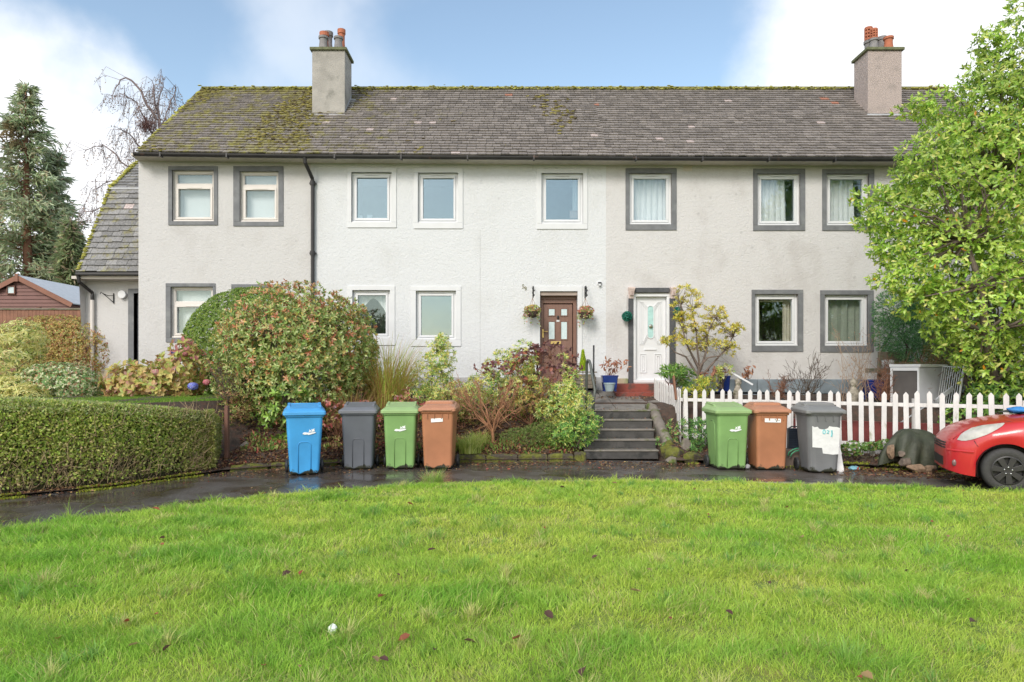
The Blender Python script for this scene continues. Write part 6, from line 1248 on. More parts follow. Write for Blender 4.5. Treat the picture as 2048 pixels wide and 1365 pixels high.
# discarded white cabinet, rack, planks
c = P(1838, 800, 12.6); t = thing('white_cabinet', 'discarded white cabinet with a glass front standing in the right garden', 'cabinet', (c.x, c.y, .92), R(24)); z1 = P(1800, 729, 12.6).z - .92
MB().box(-.36, .36, -.26, .3, 0, z1 - .05).build('carcass', mat('greyed_white_laminate', (.50, .51, .55), .5, .06, 5), t, bevel=.006)
MB().box(-.38, .38, -.29, .32, z1 - .05, z1).build('cabinet_top', M['upvc'], t, bevel=.006); mb = MB(); mb.box(-.39, -.362, -.27, -.24, 0, z1 - .06); mb.box(-.39, -.362, .25, .29, 0, z1 - .06); mb.box(-.39, -.362, -.24, .25, z1 - .12, z1 - .06); mb.box(-.39, -.362, -.24, .25, 0, .07); mb.build('door_frame', M['upvc'], t, bevel=.003); MB().box(-.372, -.364, -.24, .25, .07, z1 - .12).build('door_glass', M['room_dark'], t)
rs = NR(240); n = 700; q = np.stack([rs.uniform(-.38, .38, n), rs.uniform(-.28, .32, n), z1 + .005 + rs.uniform(0, .03, n)], 1); leaves('debris', q, unit(rs.normal(size=(n, 3)) * [1, 1, .3]), np.tile([0, 0, 1.], (n, 1)), .05, .02, pick([(2, (.12, .085, .05)), (1, (.10, .13, .03)), (1, (.2, .12, .06))], n, rs), M['leaf'], t)
c = P(1893, 812, 12.2); t = thing('wire_rack', 'white slatted wire rack leaning beside the white cabinet', 'rack', (c.x, c.y, .9), R(-50)); t.rotation_euler = (R(-12), R(4), R(-50)); h = P(1893, 732, 12.2).z - .9
mb = MB(); [mb.tube([(-.16 + i * .035, 0, .02), (-.16 + i * .035, 0, h)], .006, 5) for i in range(10)]; mb.tube([(-.17, 0, .02), (.17, 0, .02)], .01, 6); mb.tube([(-.17, 0, h), (.17, 0, h)], .01, 6); mb.build('wires', M['upvc'], t); MB().tube([(.17, 0, 0), (.17, 0, h + .02)], .018, 8).build('rack_post', M['upvc'], t)
mb = MB(); mb.bar(p(1872, 803, 11.9), p(1906, 776, 12.1), .03, .07); tag(mb.build('metal_strip', M['lead']), 'grey metal strip leaning diagonally behind the right pickets', 'strip')
tag(MB().bar(p(1795, 850, 11.6), p(1858, 808, 11.8), .012, .02).build('thin_pole', M['lead']), 'thin pale pole lying diagonally behind the pickets', 'pole')
t = thing('wooden_bench', 'old mossy timber bench end beside the far right lower window', 'bench', P(1770, 770, 14.6)); o = Vector(t.location)
def pl(name, x0, y0, x1, y1, d, dep, m_='wood_old'): a, b = P(x0, y1, d), P(x1, y0, d); return MB().box(a.x - o.x, b.x - o.x, a.y - o.y, a.y - o.y + dep, a.z - o.z, b.z - o.z).build(name, M[m_], t, bevel=.006)
pl('backrest', 1757, 704, 1800, 721, 14.6, .04); pl('seat', 1750, 737, 1800, 746, 14.3, .4); pl('leg', 1757, 721, 1763, 790, 14.55, .06); pl('leg', 1792, 721, 1798, 790, 14.55, .06)
sill = P(1776, 727, 14.5); o2 = MB().box(-.1, .1, -.06, .06, -.03, .06).box(-.07, .07, -.045, .045, .06, .075).build('small_box', M['band_white'], None, bevel=.006); o2.location = sill; tag(o2, 'small white box standing on the timber bench by the wall', 'box')
# between the right bins
c = P(1590, 890, 11.45); t = thing('black_crate', 'black ribbed plastic crate upright between the brown and torn-paper bins', 'crate', (c.x - .02, c.y, .28)); mb = MB(); mb.box(-.1, .1, -.04, .04, 0, .34)
for i in range(11): mb.box(-.104, .104, -.05, -.04, .02 + i * .03, .035 + i * .03)
mb.build('crate_shell', mat('dark_blue_black_plastic', (.03, .04, .06), .35, .1), t, bevel=.008); MB().tube([(-.1, -.03, .34), (-.05, -.03, .37), (.05, -.03, .37), (.1, -.03, .34)], .012, 6).build('crate_rim', M['black_plastic'], t)
tag(MB().box(X_(1567, 11.3), X_(1600, 11.3), 11.25, 11.5, .0, .28).build('brown_box', mat('brown_grey_board', (.15, .115, .095), .8, .2), None, bevel=.01), 'brown-grey block on the ground between the brown and torn-paper bins', 'box')
hz = mat('green_hose', (.06, .36, .19), .35); mb = MB(); mb.tube([p(x, y, 11.2) for x, y in ((1576, 912), (1578, 905), (1585, 900), (1594, 897), (1605, 897), (1615, 900))], .010, 6); mb.tube([p(x, y, 11.18) for x, y in ((1581, 914), (1583, 908), (1590, 903), (1600, 901), (1612, 902))], .010, 6); tag(mb.build('garden_hose', hz, None, smooth=True), 'loops of bright green hose between the brown and torn-paper bins', 'hose')
a, b = P(1677, 865, 11.15), P(1682, 941, 10.7); w2 = .06
mb = MB(); mb.loft([[(b.x - w2 * 1.2, b.y, .0), (b.x + w2 * .9, b.y, .0), (b.x + w2 * .9, b.y + .025, .0), (b.x - w2 * 1.2, b.y + .025, .0)], [(a.x - .045, a.y, a.z - .03), (a.x - .005, a.y, a.z - .03), (a.x - .005, a.y + .025, a.z - .03), (a.x - .045, a.y + .025, a.z - .03)]]); tag(mb.build('white_plank', M['wood_white'], None, bevel=.003), 'broken white painted plank leaning to the right of the torn-paper bin', 'plank')
def crumple(name, c, r, m_, lab, cat, seed, jit=.3): rs = random.Random(seed); o = MB().ball((0, 0, 0), r, 9, jit, rs).build(name, m_); o.location = c; return tag(o, lab, cat)
cc = P(1708, 940, 10.85); crumple('plastic_wrapper', (cc.x, cc.y, .035), (.08, .05, .035), mat('pale_blue_wrapper', (.18, .38, .46), .25), 'crumpled pale blue wrapper among fallen leaves right of the torn-paper bin', 'litter', 3)
cc = P(1494, 932, 11.0); crumple('plastic_wrapper', (cc.x, cc.y, .04), (.05, .05, .04), mat('silver_foil', (.5, .5, .52), .3, metal=.4), 'crumpled silver litter between the right green and brown bins', 'litter', 4)
cc = P(72, 985, 8.95); mb = MB(); mb.loft([[(-.13, 0, .01), (-.1, .02, .05), (-.12, .05, .012)], [(-.02, -.01, .03), (.0, .03, .055), (-.01, .06, .02)], [(.13, -.03, .005), (.13, .0, .02), (.13, .02, .006)]]); o = mb.build('paper_scrap', mat('pale_blue_paper', (.42, .52, .55), .6)); o.location = (cc.x, cc.y, .02); tag(o, 'folded pale blue scrap of paper lying at the foot of the hedge', 'litter')
cc = P(665, 1290, 4.05); o = crumple('paper_scrap', (cc.x, cc.y, .06), (.025, .02, .03), mat('white_tissue', (.72, .76, .72), .8), 'small crumpled white tissue lying in the lawn', 'litter', 6, .35)

# ================================================================== COVERED HEAP
def heap():
    t = thing('covered_heap', 'heap of stones under a dark green draped sheet in front of the red car', 'covered heap', (6.42, 11.0, 0)); rs = random.Random(5); secs = []
    for i in range(15):
        u = i / 14; a = u * math.pi * .5; z = .62 * math.cos(a) ** .8 if i < 14 else .02; r = math.sin(a) ** .62; s = []
        for k in range(90):
            b = 2 * math.pi * k / 90; f = 1 + u * u * (.13 * math.sin(6 * b + 1) + .10 * math.sin(11 * b + 2) + .05 * math.sin(17 * b)) + .03 * math.sin(3 * b + 6 * u)
            lift = .22 * u * math.exp(-((b - 4.0) / .5) ** 2); s.append((.46 * r * f * math.cos(b) + .05 * math.sin(4 * u), .33 * r * f * math.sin(b), max(.0, z + .03 * math.sin(3.3 * b + 4 * u) * (1 - u)) + lift))
        secs.append(s)
    m_ = mat('dark_green_tarpaulin', (.035, .042, .024), .6, .35, 6, .3, 30, col2=(.06, .065, .04), c2scale=5); o = MB().loft(secs, cap=False).build('sheet', m_, t, smooth=True)
    for x, y, z, r, m2 in ((-.3, -.28, .27, (.07, .06, .06), 'stone'), (-.27, -.32, .16, (.11, .08, .08), 'stone'), (-.12, -.38, .07, (.17, .09, .075), 'bag'), (.08, -.38, .06, (.14, .09, .07), 'bag'), (-.42, -.2, .32, (.07, .06, .14), 'bag')):
        st_ = rock('stone', None, None, (x, y, z), r, int(900 + 100 * x)); st_.parent = t; st_.data.materials.clear(); st_.data.materials.append(mat('brown_rubble', (.16, .125, .1), .9, .4, 12, .6, 30) if m2 == 'stone' else mat('pale_brown_sack', (.25, .17, .11), .85, .45, 18, .6))
heap()

# ================================================================== RED CAR
def car():
    hwx = .75; t = thing('red_car', 'small red hatchback with black hubcaps parked at the right edge', 'car', (6.12, 9.80, 0), R(-23)); red = mat('faded_red_car_paint', (.52, .022, .028), .32, .10, 2, .03, 90, spec=.6)
    b_ = red.node_tree.nodes['Principled BSDF']; b_.inputs['Coat Weight'].default_value = .5; b_.inputs['Coat Roughness'].default_value = .12
    U_, ZT = [0, .04, .12, .24, .46, .76, 1.05, 1.2, 1.75, 2.1, 2.8, 3.25, 3.5, 3.66, 3.7], [.62, .68, .755, .83, .905, .965, 1.0, 1.06, 1.42, 1.5, 1.5, 1.40, 1.12, .95, .8]
    HW = ([0, .03, .08, .16, .3, .5, .8, 3.2, 3.5, 3.64, 3.7], [.32, .45, .54, .62, .69, .735, .75, .75, .71, .62, .5]); WH = (.66, 3.12); ra, zc = .345, .29
    zt = lambda u: np.interp(u, U_, ZT); hw = lambda u: np.interp(u, *HW)
    gh = lambda u: float(sst(1.12, 1.4, u) * (1 - sst(3.4, 3.6, u)))
    def zl(u):
        z = float(np.interp(u, [0, .2, .5, 3.5, 3.7], [.24, .19, .17, .2, .28]))
        for w_ in WH:
            if abs(u - w_) < ra: z = max(z, zc + math.sqrt(ra * ra - (u - w_) ** 2))
        return z
    def half(u):
        h, T, lo, g = float(hw(u)), float(zt(u)), zl(u), gh(u); zb = T - float(np.interp(u, [0, .3, 1], [.10, .13, .12])); zb = zb * (1 - g) + .93 * g; zb = max(zb, lo + .03)
        H_ = [(h * .97, lo), (h * 1.0, lo + .35 * (zb - lo)), (h * 1.005, lo + .7 * (zb - lo)), (h * .975, zb - .02)]
        a = [(h * .93, zb + .35 * (T - zb)), (h * .82, zb + .65 * (T - zb)), (h * .62, zb + .85 * (T - zb)), (h * .3, T - .008), (0, T)]
        b = [(h * .95, zb), (h * .80, zb + .7 * (T - zb)), (h * .72, T - .06), (h * .45, T - .005), (0, T + .015)]
        return H_ + [(x0 * (1 - g) + x1 * g, z0 * (1 - g) + z1 * g) for (x0, z0), (x1, z1) in zip(a, b)]
    us = sorted(set(list(np.round(np.linspace(0, 3.7, 46), 3)) + [.01, .03, .06] + [round(w_ + s * ra * math.sin(a), 4) for w_ in WH for s in (-1, 1) for a in np.linspace(0, math.pi / 2 - .0001, 10)]))
    secs = []
    for u in us: hf = half(u); secs.append([(u, -y, z) for y, z in hf] + [(u, y, z) for y, z in hf[-2::-1]])
    bd = MB().loft(secs, cap=True, closed=False); n = len(secs[0]); body = bd.build('body', red, t, smooth=True)
    def surf(u, z, off=.006):
        hf = half(u); y = hf[-1][0]
        for (y0, z0), (y1, z1) in zip(hf[:-1], hf[1:]):
            if z0 <= z <= z1 + 1e-9: y = y0 + (y1 - y0) * (z - z0) / max(z1 - z0, 1e-6); break
        return (u - off * .3, -y - off, z + off * .5)
    # near-side and far-side headlamps following the wing
    for sg, lab in ((1, None), (-1, None)):
        V = []; nu, nv = 12, 6
        for i in range(nu + 1):
            u = .13 + .52 * i / nu; t_ = i / nu; up = min(float(np.interp(t_, [0, .1, .3, .6, 1], [.655, .74, .81, .862, .90])), float(zt(u)) - .012); lo = float(np.interp(t_, [0, .12, .3, .6, .85, 1], [.655, .64, .67, .745, .83, .89])); lo = min(lo, up - .002)
            for j in range(nv + 1): q = surf(u, lo + (up - lo) * j / nv, .008); V.append((q[0], q[1] * sg, q[2]))
        i, j = np.meshgrid(np.arange(nu), np.arange(nv), indexing='ij'); a = (i * (nv + 1) + j).ravel(); mesh_np('headlight', np.array(V), [np.stack([a, a + nv + 1, a + nv + 2, a + 1], 1)], mat('clouded_headlamp', (.50, .48, .44), .12, .22, 14, spec=.8), None, t, True)
    dark = M['black']
    def line(pts, r=.004, name='panel_gap'): MB().tube([surf(u, z, .001) for u, z in pts], r, 5).build(name, dark, t, smooth=True)
    line([(.30, .66), (.33, .60), (.38, .53), (.44, .46)]); line([(.09, .655), (.2, .76), (.4, .852), (.7, .915), (1.05, .96)], .004); line([(1.22, .92), (1.20, .6), (1.22, .25)], .005)
    mb = MB()
    for z in (.60, .565, .53): mb.loft([[(u_, y, z - .010), (u_ - .014, y, z - .008), (u_ - .014, y, z + .008), (u_, y, z + .010)] for y, u_ in zip(np.linspace(-.4, .4, 11), [.026, .012, .004, .0, 0, 0, 0, .0, .004, .012, .026])])
    g = mb.build('grille', dark, t); mb = MB(); mb.loft([[(u_, y, .28), (u_ - .008, y, .28), (u_ - .008, y, .40), (u_, y, .40)] for y, u_ in zip(np.linspace(-.34, .34, 9), [.01, .002, 0, 0, 0, 0, 0, .002, .01])]); mb.build('lower_grille', dark, t)
    for s in (-1, 1): q = surf(.10, .34, .004); k = MB(); k.ball((q[0], q[1] * -s * -1 if s == 1 else -q[1], q[2]), (.03, .02, .045), 12); k.build('fog_light', mat('fog_lamp', (.2, .12, .12), .2), t, smooth=True)
    MB().loft([[(u, y * sc, z) for u, y, z in [surf(u0, .49, .01)]] * 1 + [surf(u0, .505, .018), surf(u0, .52, .01)] for u0, sc in ((.03, 1), (.1, 1), (.2, 1), (.3, 1))], cap=False, closed=False).build('bumper_trim', red, t, smooth=True)
    q = surf(1.02, .70, .006); MB().ball(q, (.04, .008, .018), 8).build('side_indicator', M['upvc'], t, smooth=True)
    # wheels and arches
    for u in WH:
        for sg in (-1, 1):
            ar = MB(); arc = [(u + (ra - .004) * math.cos(a), zc + (ra - .004) * math.sin(a)) for a in np.linspace(-.35, math.pi + .35, 20)]; ar.loft([[(x, sg * y, z) for x, z in arc] for y in (.735, .45)], cap=False, closed=False); ar.add([(x, sg * .45, z) for x, z in arc], [tuple(range(20))]); ar.build('wheel_arch', M['black'], t)
            nn = 40; y0 = sg * .745
            prof = [(.17, .02), (.2, .0), (.26, -.004), (.283, .02), (.29, .05), (.29, .13), (.283, .16), (.2, .18)]
            w_ = MB().loft([[(u + r * math.cos(a), y0 - sg * (yy), .29 + r * math.sin(a)) for a in np.linspace(0, 2 * math.pi, nn, endpoint=False)] for r, yy in prof], cap=False).build('wheel', mat('tyre_rubber', (.045, .043, .042), .75, .2, 20, .3, 60), t, smooth=True)
            rimm = mat('matt_black_hubcap', (.028, .026, .026), .45, .2, 15); k = MB(); y1 = y0 - sg * .004
            k.loft([[(u + r * math.cos(a), y0 - sg * yy, .29 + r * math.sin(a)) for a in np.linspace(0, 2 * math.pi, nn, endpoint=False)] for r, yy in ((.188, .0), (.172, -.008), (.168, .02))], cap=False)
            k.loft([[(u + r * math.cos(a), y0 - sg * yy, .29 + r * math.sin(a)) for a in np.linspace(0, 2 * math.pi, nn, endpoint=False)] for r, yy in ((.055, .004), (.05, -.008), (.02, -.006))])
            for i in range(7):
                a = 2 * math.pi * i / 7 + .3; pts = []
                for yy in (.024, -.005):
                    for r, w2 in ((.035, -.028), (.172, -.038), (.172, .038), (.035, .028)): pts.append((u + r * math.cos(a) - w2 * math.sin(a), y0 - sg * yy, .29 + r * math.sin(a) + w2 * math.cos(a)))
                k.add(pts, [(0, 1, 2, 3), (7, 6, 5, 4), (0, 4, 5, 1), (1, 5, 6, 2), (2, 6, 7, 3), (3, 7, 4, 0)])
            k.build('hubcap', rimm, w_, bevel=.003)
            MB().lathe((u, y0 - sg * .05, .29), [(.17, 0), (.02, .001)], 24, 'y').build('brake_disc', M['black'], w_)
            nb = MB(); [nb.ball((u + .045 * math.cos(a), y0 + sg * .012, .29 + .045 * math.sin(a)), .010, 8) for a in np.arange(5) * 2 * math.pi / 5 + .3]; nb.build('wheel_nuts', mat('bright_nut', (.7, .7, .7), .25, metal=.8), w_, smooth=True)
    # glass, doors and rear (out of frame, kept simple but whole)
    gl = mat('dark_car_glass', (.02, .025, .028), .05, .05, spec=.9)
    def patch(name, corners, m_, off=.01):
        V = [surf(u, z, off) for u, z in corners]; MB().add(V, [tuple(range(len(V)))]).build(name, m_, t); MB().add([(a, -b, c) for a, b, c in V], [tuple(range(len(V)))][::-1]).build(name, m_, t)
    patch('side_window', [(1.5, .96), (2.25, .96), (2.25, 1.38), (1.85, 1.38)], gl, .014); patch('side_window', [(2.32, .96), (3.15, .98), (3.05, 1.33), (2.32, 1.38)], gl, .014)
    V = []
    for u in (1.22, 1.4, 1.6, 1.74): hf = half(u); hh = hf[5]; V.append([(u - .012, y, z + .012) for y, z in ((-hf[5][0] * .98, hf[5][1]), (-hf[7][0], hf[7][1]), (0, hf[8][1]), (hf[7][0], hf[7][1]), (hf[5][0] * .98, hf[5][1]))])
    MB().loft(V, cap=False, closed=False).build('windscreen', gl, t)
    MB().box(3.66, 3.73, -.5, .5, .3, .55).build('rear_bumper', red, t, bevel=.02)
    return t
car()
c = P(2036, 820, 9.5); rs = random.Random(12); o = MB().ball((0, 0, 0), (.13, .1, .045), 14, .25, rs).build('blue_cloth', mat('blue_cloth', (.04, .22, .55), .7, .2), None, smooth=True); o.location = (c.x, c.y, 1.04); tag(o, 'crumpled bright blue cloth lying on the bonnet of the red car', 'cloth')
o = MB().loft([[(x, y + .1 * x, .01 + .02 * math.sin(9 * x + 3 * y)) for y in np.linspace(-.2, .25, 8)] for x in np.linspace(-.2, .35, 12)], cap=False, closed=False).build('windscreen_cover', mat('grey_black_sheet', (.06, .065, .06), .7), None, smooth=True); o.location = (c.x + .1, c.y + .05, 1.01); tag(o, 'dark grey sheet under the blue cloth on the red car', 'sheet')

# ================================================================== FAR TREES
def conifer(lab, px, ptop, d, rad_px, seed, brown=None, bare=.12, dens=1.0, name='conifer_tree', pal=None):
    rs = NR(seed); k = d / F; top = P(px, ptop, d); h = top.z - 1.3; t = thing(name, lab, 'tree', (top.x, d, 1.3)); Rm = rad_px * k
    MB().tube([(rs.uniform(-.1, .1), 0, 0), (.1, 0, h * .4), (0, 0, h * .75), (0, 0, h)], [h * .018, h * .014, h * .008, .03], 8).build('trunk', M['bark_red'], t, smooth=True)
    L = []; Pn, Dn, Br = [], [], []
    z = h * bare
    while z < h * .99:
        u = z / h; r = Rm * (1 - u) ** .62 * rs.uniform(.72, 1.12) * (1 if u > .2 else .85)
        for j in range(rs.randint(3, 6)):
            a = rs.uniform(0, 6.28); rr = r * rs.uniform(.6, 1.12); o = np.array([0, 0, z]); tip = o + np.array([math.cos(a) * rr, math.sin(a) * rr, rr * (.18 - .42 * (1 - u) * rs.uniform(.3, 1))]); mid = (o + tip) / 2 + [0, 0, rr * .12]
            pts = [o, mid, tip]; L.append((pts, [.035 + .03 * (1 - u), .025, .008])); m = int(30 * dens * rr / Rm * 1.5) + 14; s = rs.uniform(.04, 1, m) ** .75
            q = (1 - s)[:, None] ** 2 * o + 2 * (s * (1 - s))[:, None] * mid + s[:, None] ** 2 * tip; q = q + rs.normal(size=(m, 3)) * [.28, .28, .2] * (rr / 3 * .8 + .15)
            Pn.append(q); Dn.append(np.tile(np.array([math.cos(a), math.sin(a), -.25]), (m, 1)) + rs.normal(size=(m, 3)) * .55); Br.append(np.full(m, rs.uniform(.7, 1.25)))
        z += h * rs.uniform(.008, .02)
    p_ = np.concatenate(Pn); D = unit(np.concatenate(Dn)); n = len(p_); br = np.concatenate(Br)
    C = pick(pal or [(3, (.26, .299, .18)), (2.5, (.40, .45, .31)), (.9, (.15, .2, .11)), (.8, (.29, .25, .17))], n, rs, .15) * br[:, None]
    if brown:
        c = np.array(P(brown[0], brown[1], d)) - np.array(t.location); w_ = np.exp(-(((p_[:, 0] - c[0]) / (brown[2] * k)) ** 2 + ((p_[:, 2] - c[2]) / (brown[3] * k)) ** 2) ** 2)[:, None]; C = C * (1 - w_) + np.array([.30, .23, .12]) * w_
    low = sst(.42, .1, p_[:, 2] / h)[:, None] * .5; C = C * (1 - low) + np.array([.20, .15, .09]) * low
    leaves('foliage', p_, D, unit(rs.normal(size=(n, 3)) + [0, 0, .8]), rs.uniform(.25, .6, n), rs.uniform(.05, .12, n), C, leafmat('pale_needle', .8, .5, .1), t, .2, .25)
    sticks('branches', L, M['bark_red'], t, 3)
conifer('tall grey-green conifer with a dead brown patch high at its left', 52, 168, 40, 132, 301, brown=(38, 282, 18, 34), dens=1.5)
conifer('second conifer trunk with drooping green branches right of the tallest one', 112, 300, 42, 76, 302, dens=1.1)
conifer('conifer cut off by the left edge of the picture', -45, 225, 41, 85, 303, dens=1.1)
conifer('lower dark conifer just left of the steep slate wing roof', 142, 440, 36, 46, 304, bare=.02, pal=[(3, (.17, .21, .11)), (1, (.24, .27, .14)), (1, (.29, .23, .16))])
def birch():
    rs = NR(310); d = 27.; base = np.array([P(335, 700, d).x, d, 1.4]); t = thing('birch_tree', 'leafless weeping birch behind the left end of the slate roof with a dark nest', 'tree', tuple(base)); L = []; Q = lambda x, y, dd=0: np.array(P(x, y, d + dd)) - base
    mains = [[(345, 600), (335, 400), (322, 262), (308, 232), (290, 196), (268, 166), (245, 158), (232, 175), (226, 205)], [(330, 340), (322, 262), (335, 225), (348, 190), (352, 172)], [(322, 262), (315, 225), (306, 190), (303, 160)], [(325, 300), (300, 262), (280, 215), (262, 198), (248, 192)], [(330, 340), (285, 300), (262, 270), (240, 255)], [(335, 400), (290, 345), (255, 335), (215, 298), (192, 292), (168, 306)], [(335, 420), (270, 350), (235, 362), (210, 366), (190, 385)], [(322, 262), (318, 215), (322, 180), (330, 158)], [(340, 450), (250, 390), (200, 420), (170, 425)], [(330, 340), (300, 310), (280, 320), (262, 345)]]
    tips = []
    for i, m_ in enumerate(mains):
        dd = rs.uniform(-1.5, 1.5); r0 = .10 if i == 0 else .05; pts = [Q(x, y, dd * (j / len(m_)) if i else 0) for j, (x, y) in enumerate(m_)]
        if i == 0: pts = [np.array([0, 0, 0.])] + pts
        sm = []                          # smooth the limb
        for j in range(len(pts) - 1):
            p0, p1, p2, p3 = pts[max(j - 1, 0)], pts[j], pts[j + 1], pts[min(j + 2, len(pts) - 1)]
            for u in (0, .33, .66): sm.append(.5 * (2 * p1 + (p2 - p0) * u + (2 * p0 - 5 * p1 + 4 * p2 - p3) * u * u + (3 * p1 - p0 - 3 * p2 + p3) * u ** 3) + rs.normal(size=3) * .03)
        pts = sm + [pts[-1]]
        L.append((pts, list(np.linspace(r0, .012, len(pts)) ** 1.0)))
        for k in range(26):
            j = rs.randint(1, len(pts) - 1); j = min(j, len(pts) - 2); f = rs.uniform(); o = pts[j] * (1 - f) + pts[j + 1] * f
            if o[2] < 4: continue
            dr = np.array([rs.normal(-.25, .5), rs.normal(0, .5), rs.uniform(-.2, .5)]); ln = rs.uniform(.4, 1.3); a = o + dr * ln * .6; b = a + np.array([dr[0] * .3 * ln, dr[1] * .3, -rs.uniform(.2, .8) * ln]); L.append(([o, a, b], [.011, .008, .004]))
            for q in range(4): s = a * (1 - q / 4) + b * q / 4; e = s + np.array([rs.normal(-.05, .14), rs.normal(0, .14), -rs.uniform(.15, .6)]); L.append(([s, e], [.005, .003])); tips.append(e); tips.append((s + e) / 2)
    sticks('branches', L, mat('birch_twigs', (.2, .155, .15), .9, .2), t, 3); T = np.array(tips); leaves('last_leaves', T, unit(rs.normal(size=T.shape) - [0, 0, .6]), unit(rs.normal(size=T.shape)), .09, .04, pick([(1, (.13, .10, .09)), (1, (.22, .15, .10))], len(T), rs), M['leaf'], t)
    c = Q(293, 252, -.5); n = 700; q = c + rs.normal(size=(n, 3)) * [.16, .16, .13]; leaves('nest', q, unit(rs.normal(size=(n, 3))), unit(rs.normal(size=(n, 3))), .16, .02, pick([(1, (.10, .055, .05))], n, rs), M['leaf'], t)
birch()
def thicket(name, lab, px, py, d, hw, h, seed, pal, leafy=0, n=380, m_='bark_grey'):
    rs = NR(seed); c = P(px, py, d); z0 = 1.5; t = thing(name, lab, 'shrub', (c.x, d, z0)); L = []; T = []
    for i in range(n):
        b = np.array([rs.uniform(-hw, hw) * .8, rs.uniform(-1, 1), 0]); q = b + np.array([rs.normal(0, .35) * h * .5, rs.normal(0, .4), h * rs.uniform(.35, 1) * (1 - .4 * abs(b[0] / hw))]); pts, r = limb(b, q, .022, .006, rs, .1, 4); L.append((pts, r)); T += pts[2:]
        for k in range(3): L.append(limb(pts[3], pts[3] + rs.normal(size=3) * [.35, .3, .25] + [0, 0, .25], .010, .004, rs, .15, 2)); T.append(L[-1][0][-1])
    sticks('branches', L, M[m_], t, 3); T = np.array(T)
    if leafy: T = T[rs.randint(0, len(T), leafy)] + rs.normal(size=(leafy, 3)) * .15; leaves('foliage', T, unit(rs.normal(size=T.shape)), unit(rs.normal(size=T.shape) + [0, 0, 1]), .16, .08, pick(pal, leafy, rs), M['leaf'], t)
thicket('bare_thicket', 'pale brown leafless thicket between the conifers and the slate wing', 148, 600, 31, 1.7, 4.3, 320, [(1, (.28, .2, .12))], 900, 420, 'twig_pale')
thicket('bare_thicket', 'grey-brown tangle of bare branches under the tall conifers', 60, 600, 33, 3.4, 4.2, 321, [(2, (.10, .12, .05)), (1, (.2, .15, .08))], 2600, 420)
thicket('green_scrub', 'bright green leafy scrub directly behind the shed roof', 40, 600, 29.5, 2.6, 2.5, 322, [(3, (.13, .25, .07)), (2, (.22, .34, .11)), (1, (.07, .14, .04))], 5200, 90, 'bark')
thicket('green_scrub', 'smaller green bush behind the right slope of the shed roof', 108, 600, 30, 1.3, 2.1, 323, [(3, (.09, .19, .06)), (1, (.16, .26, .09))], 2200, 50, 'bark')

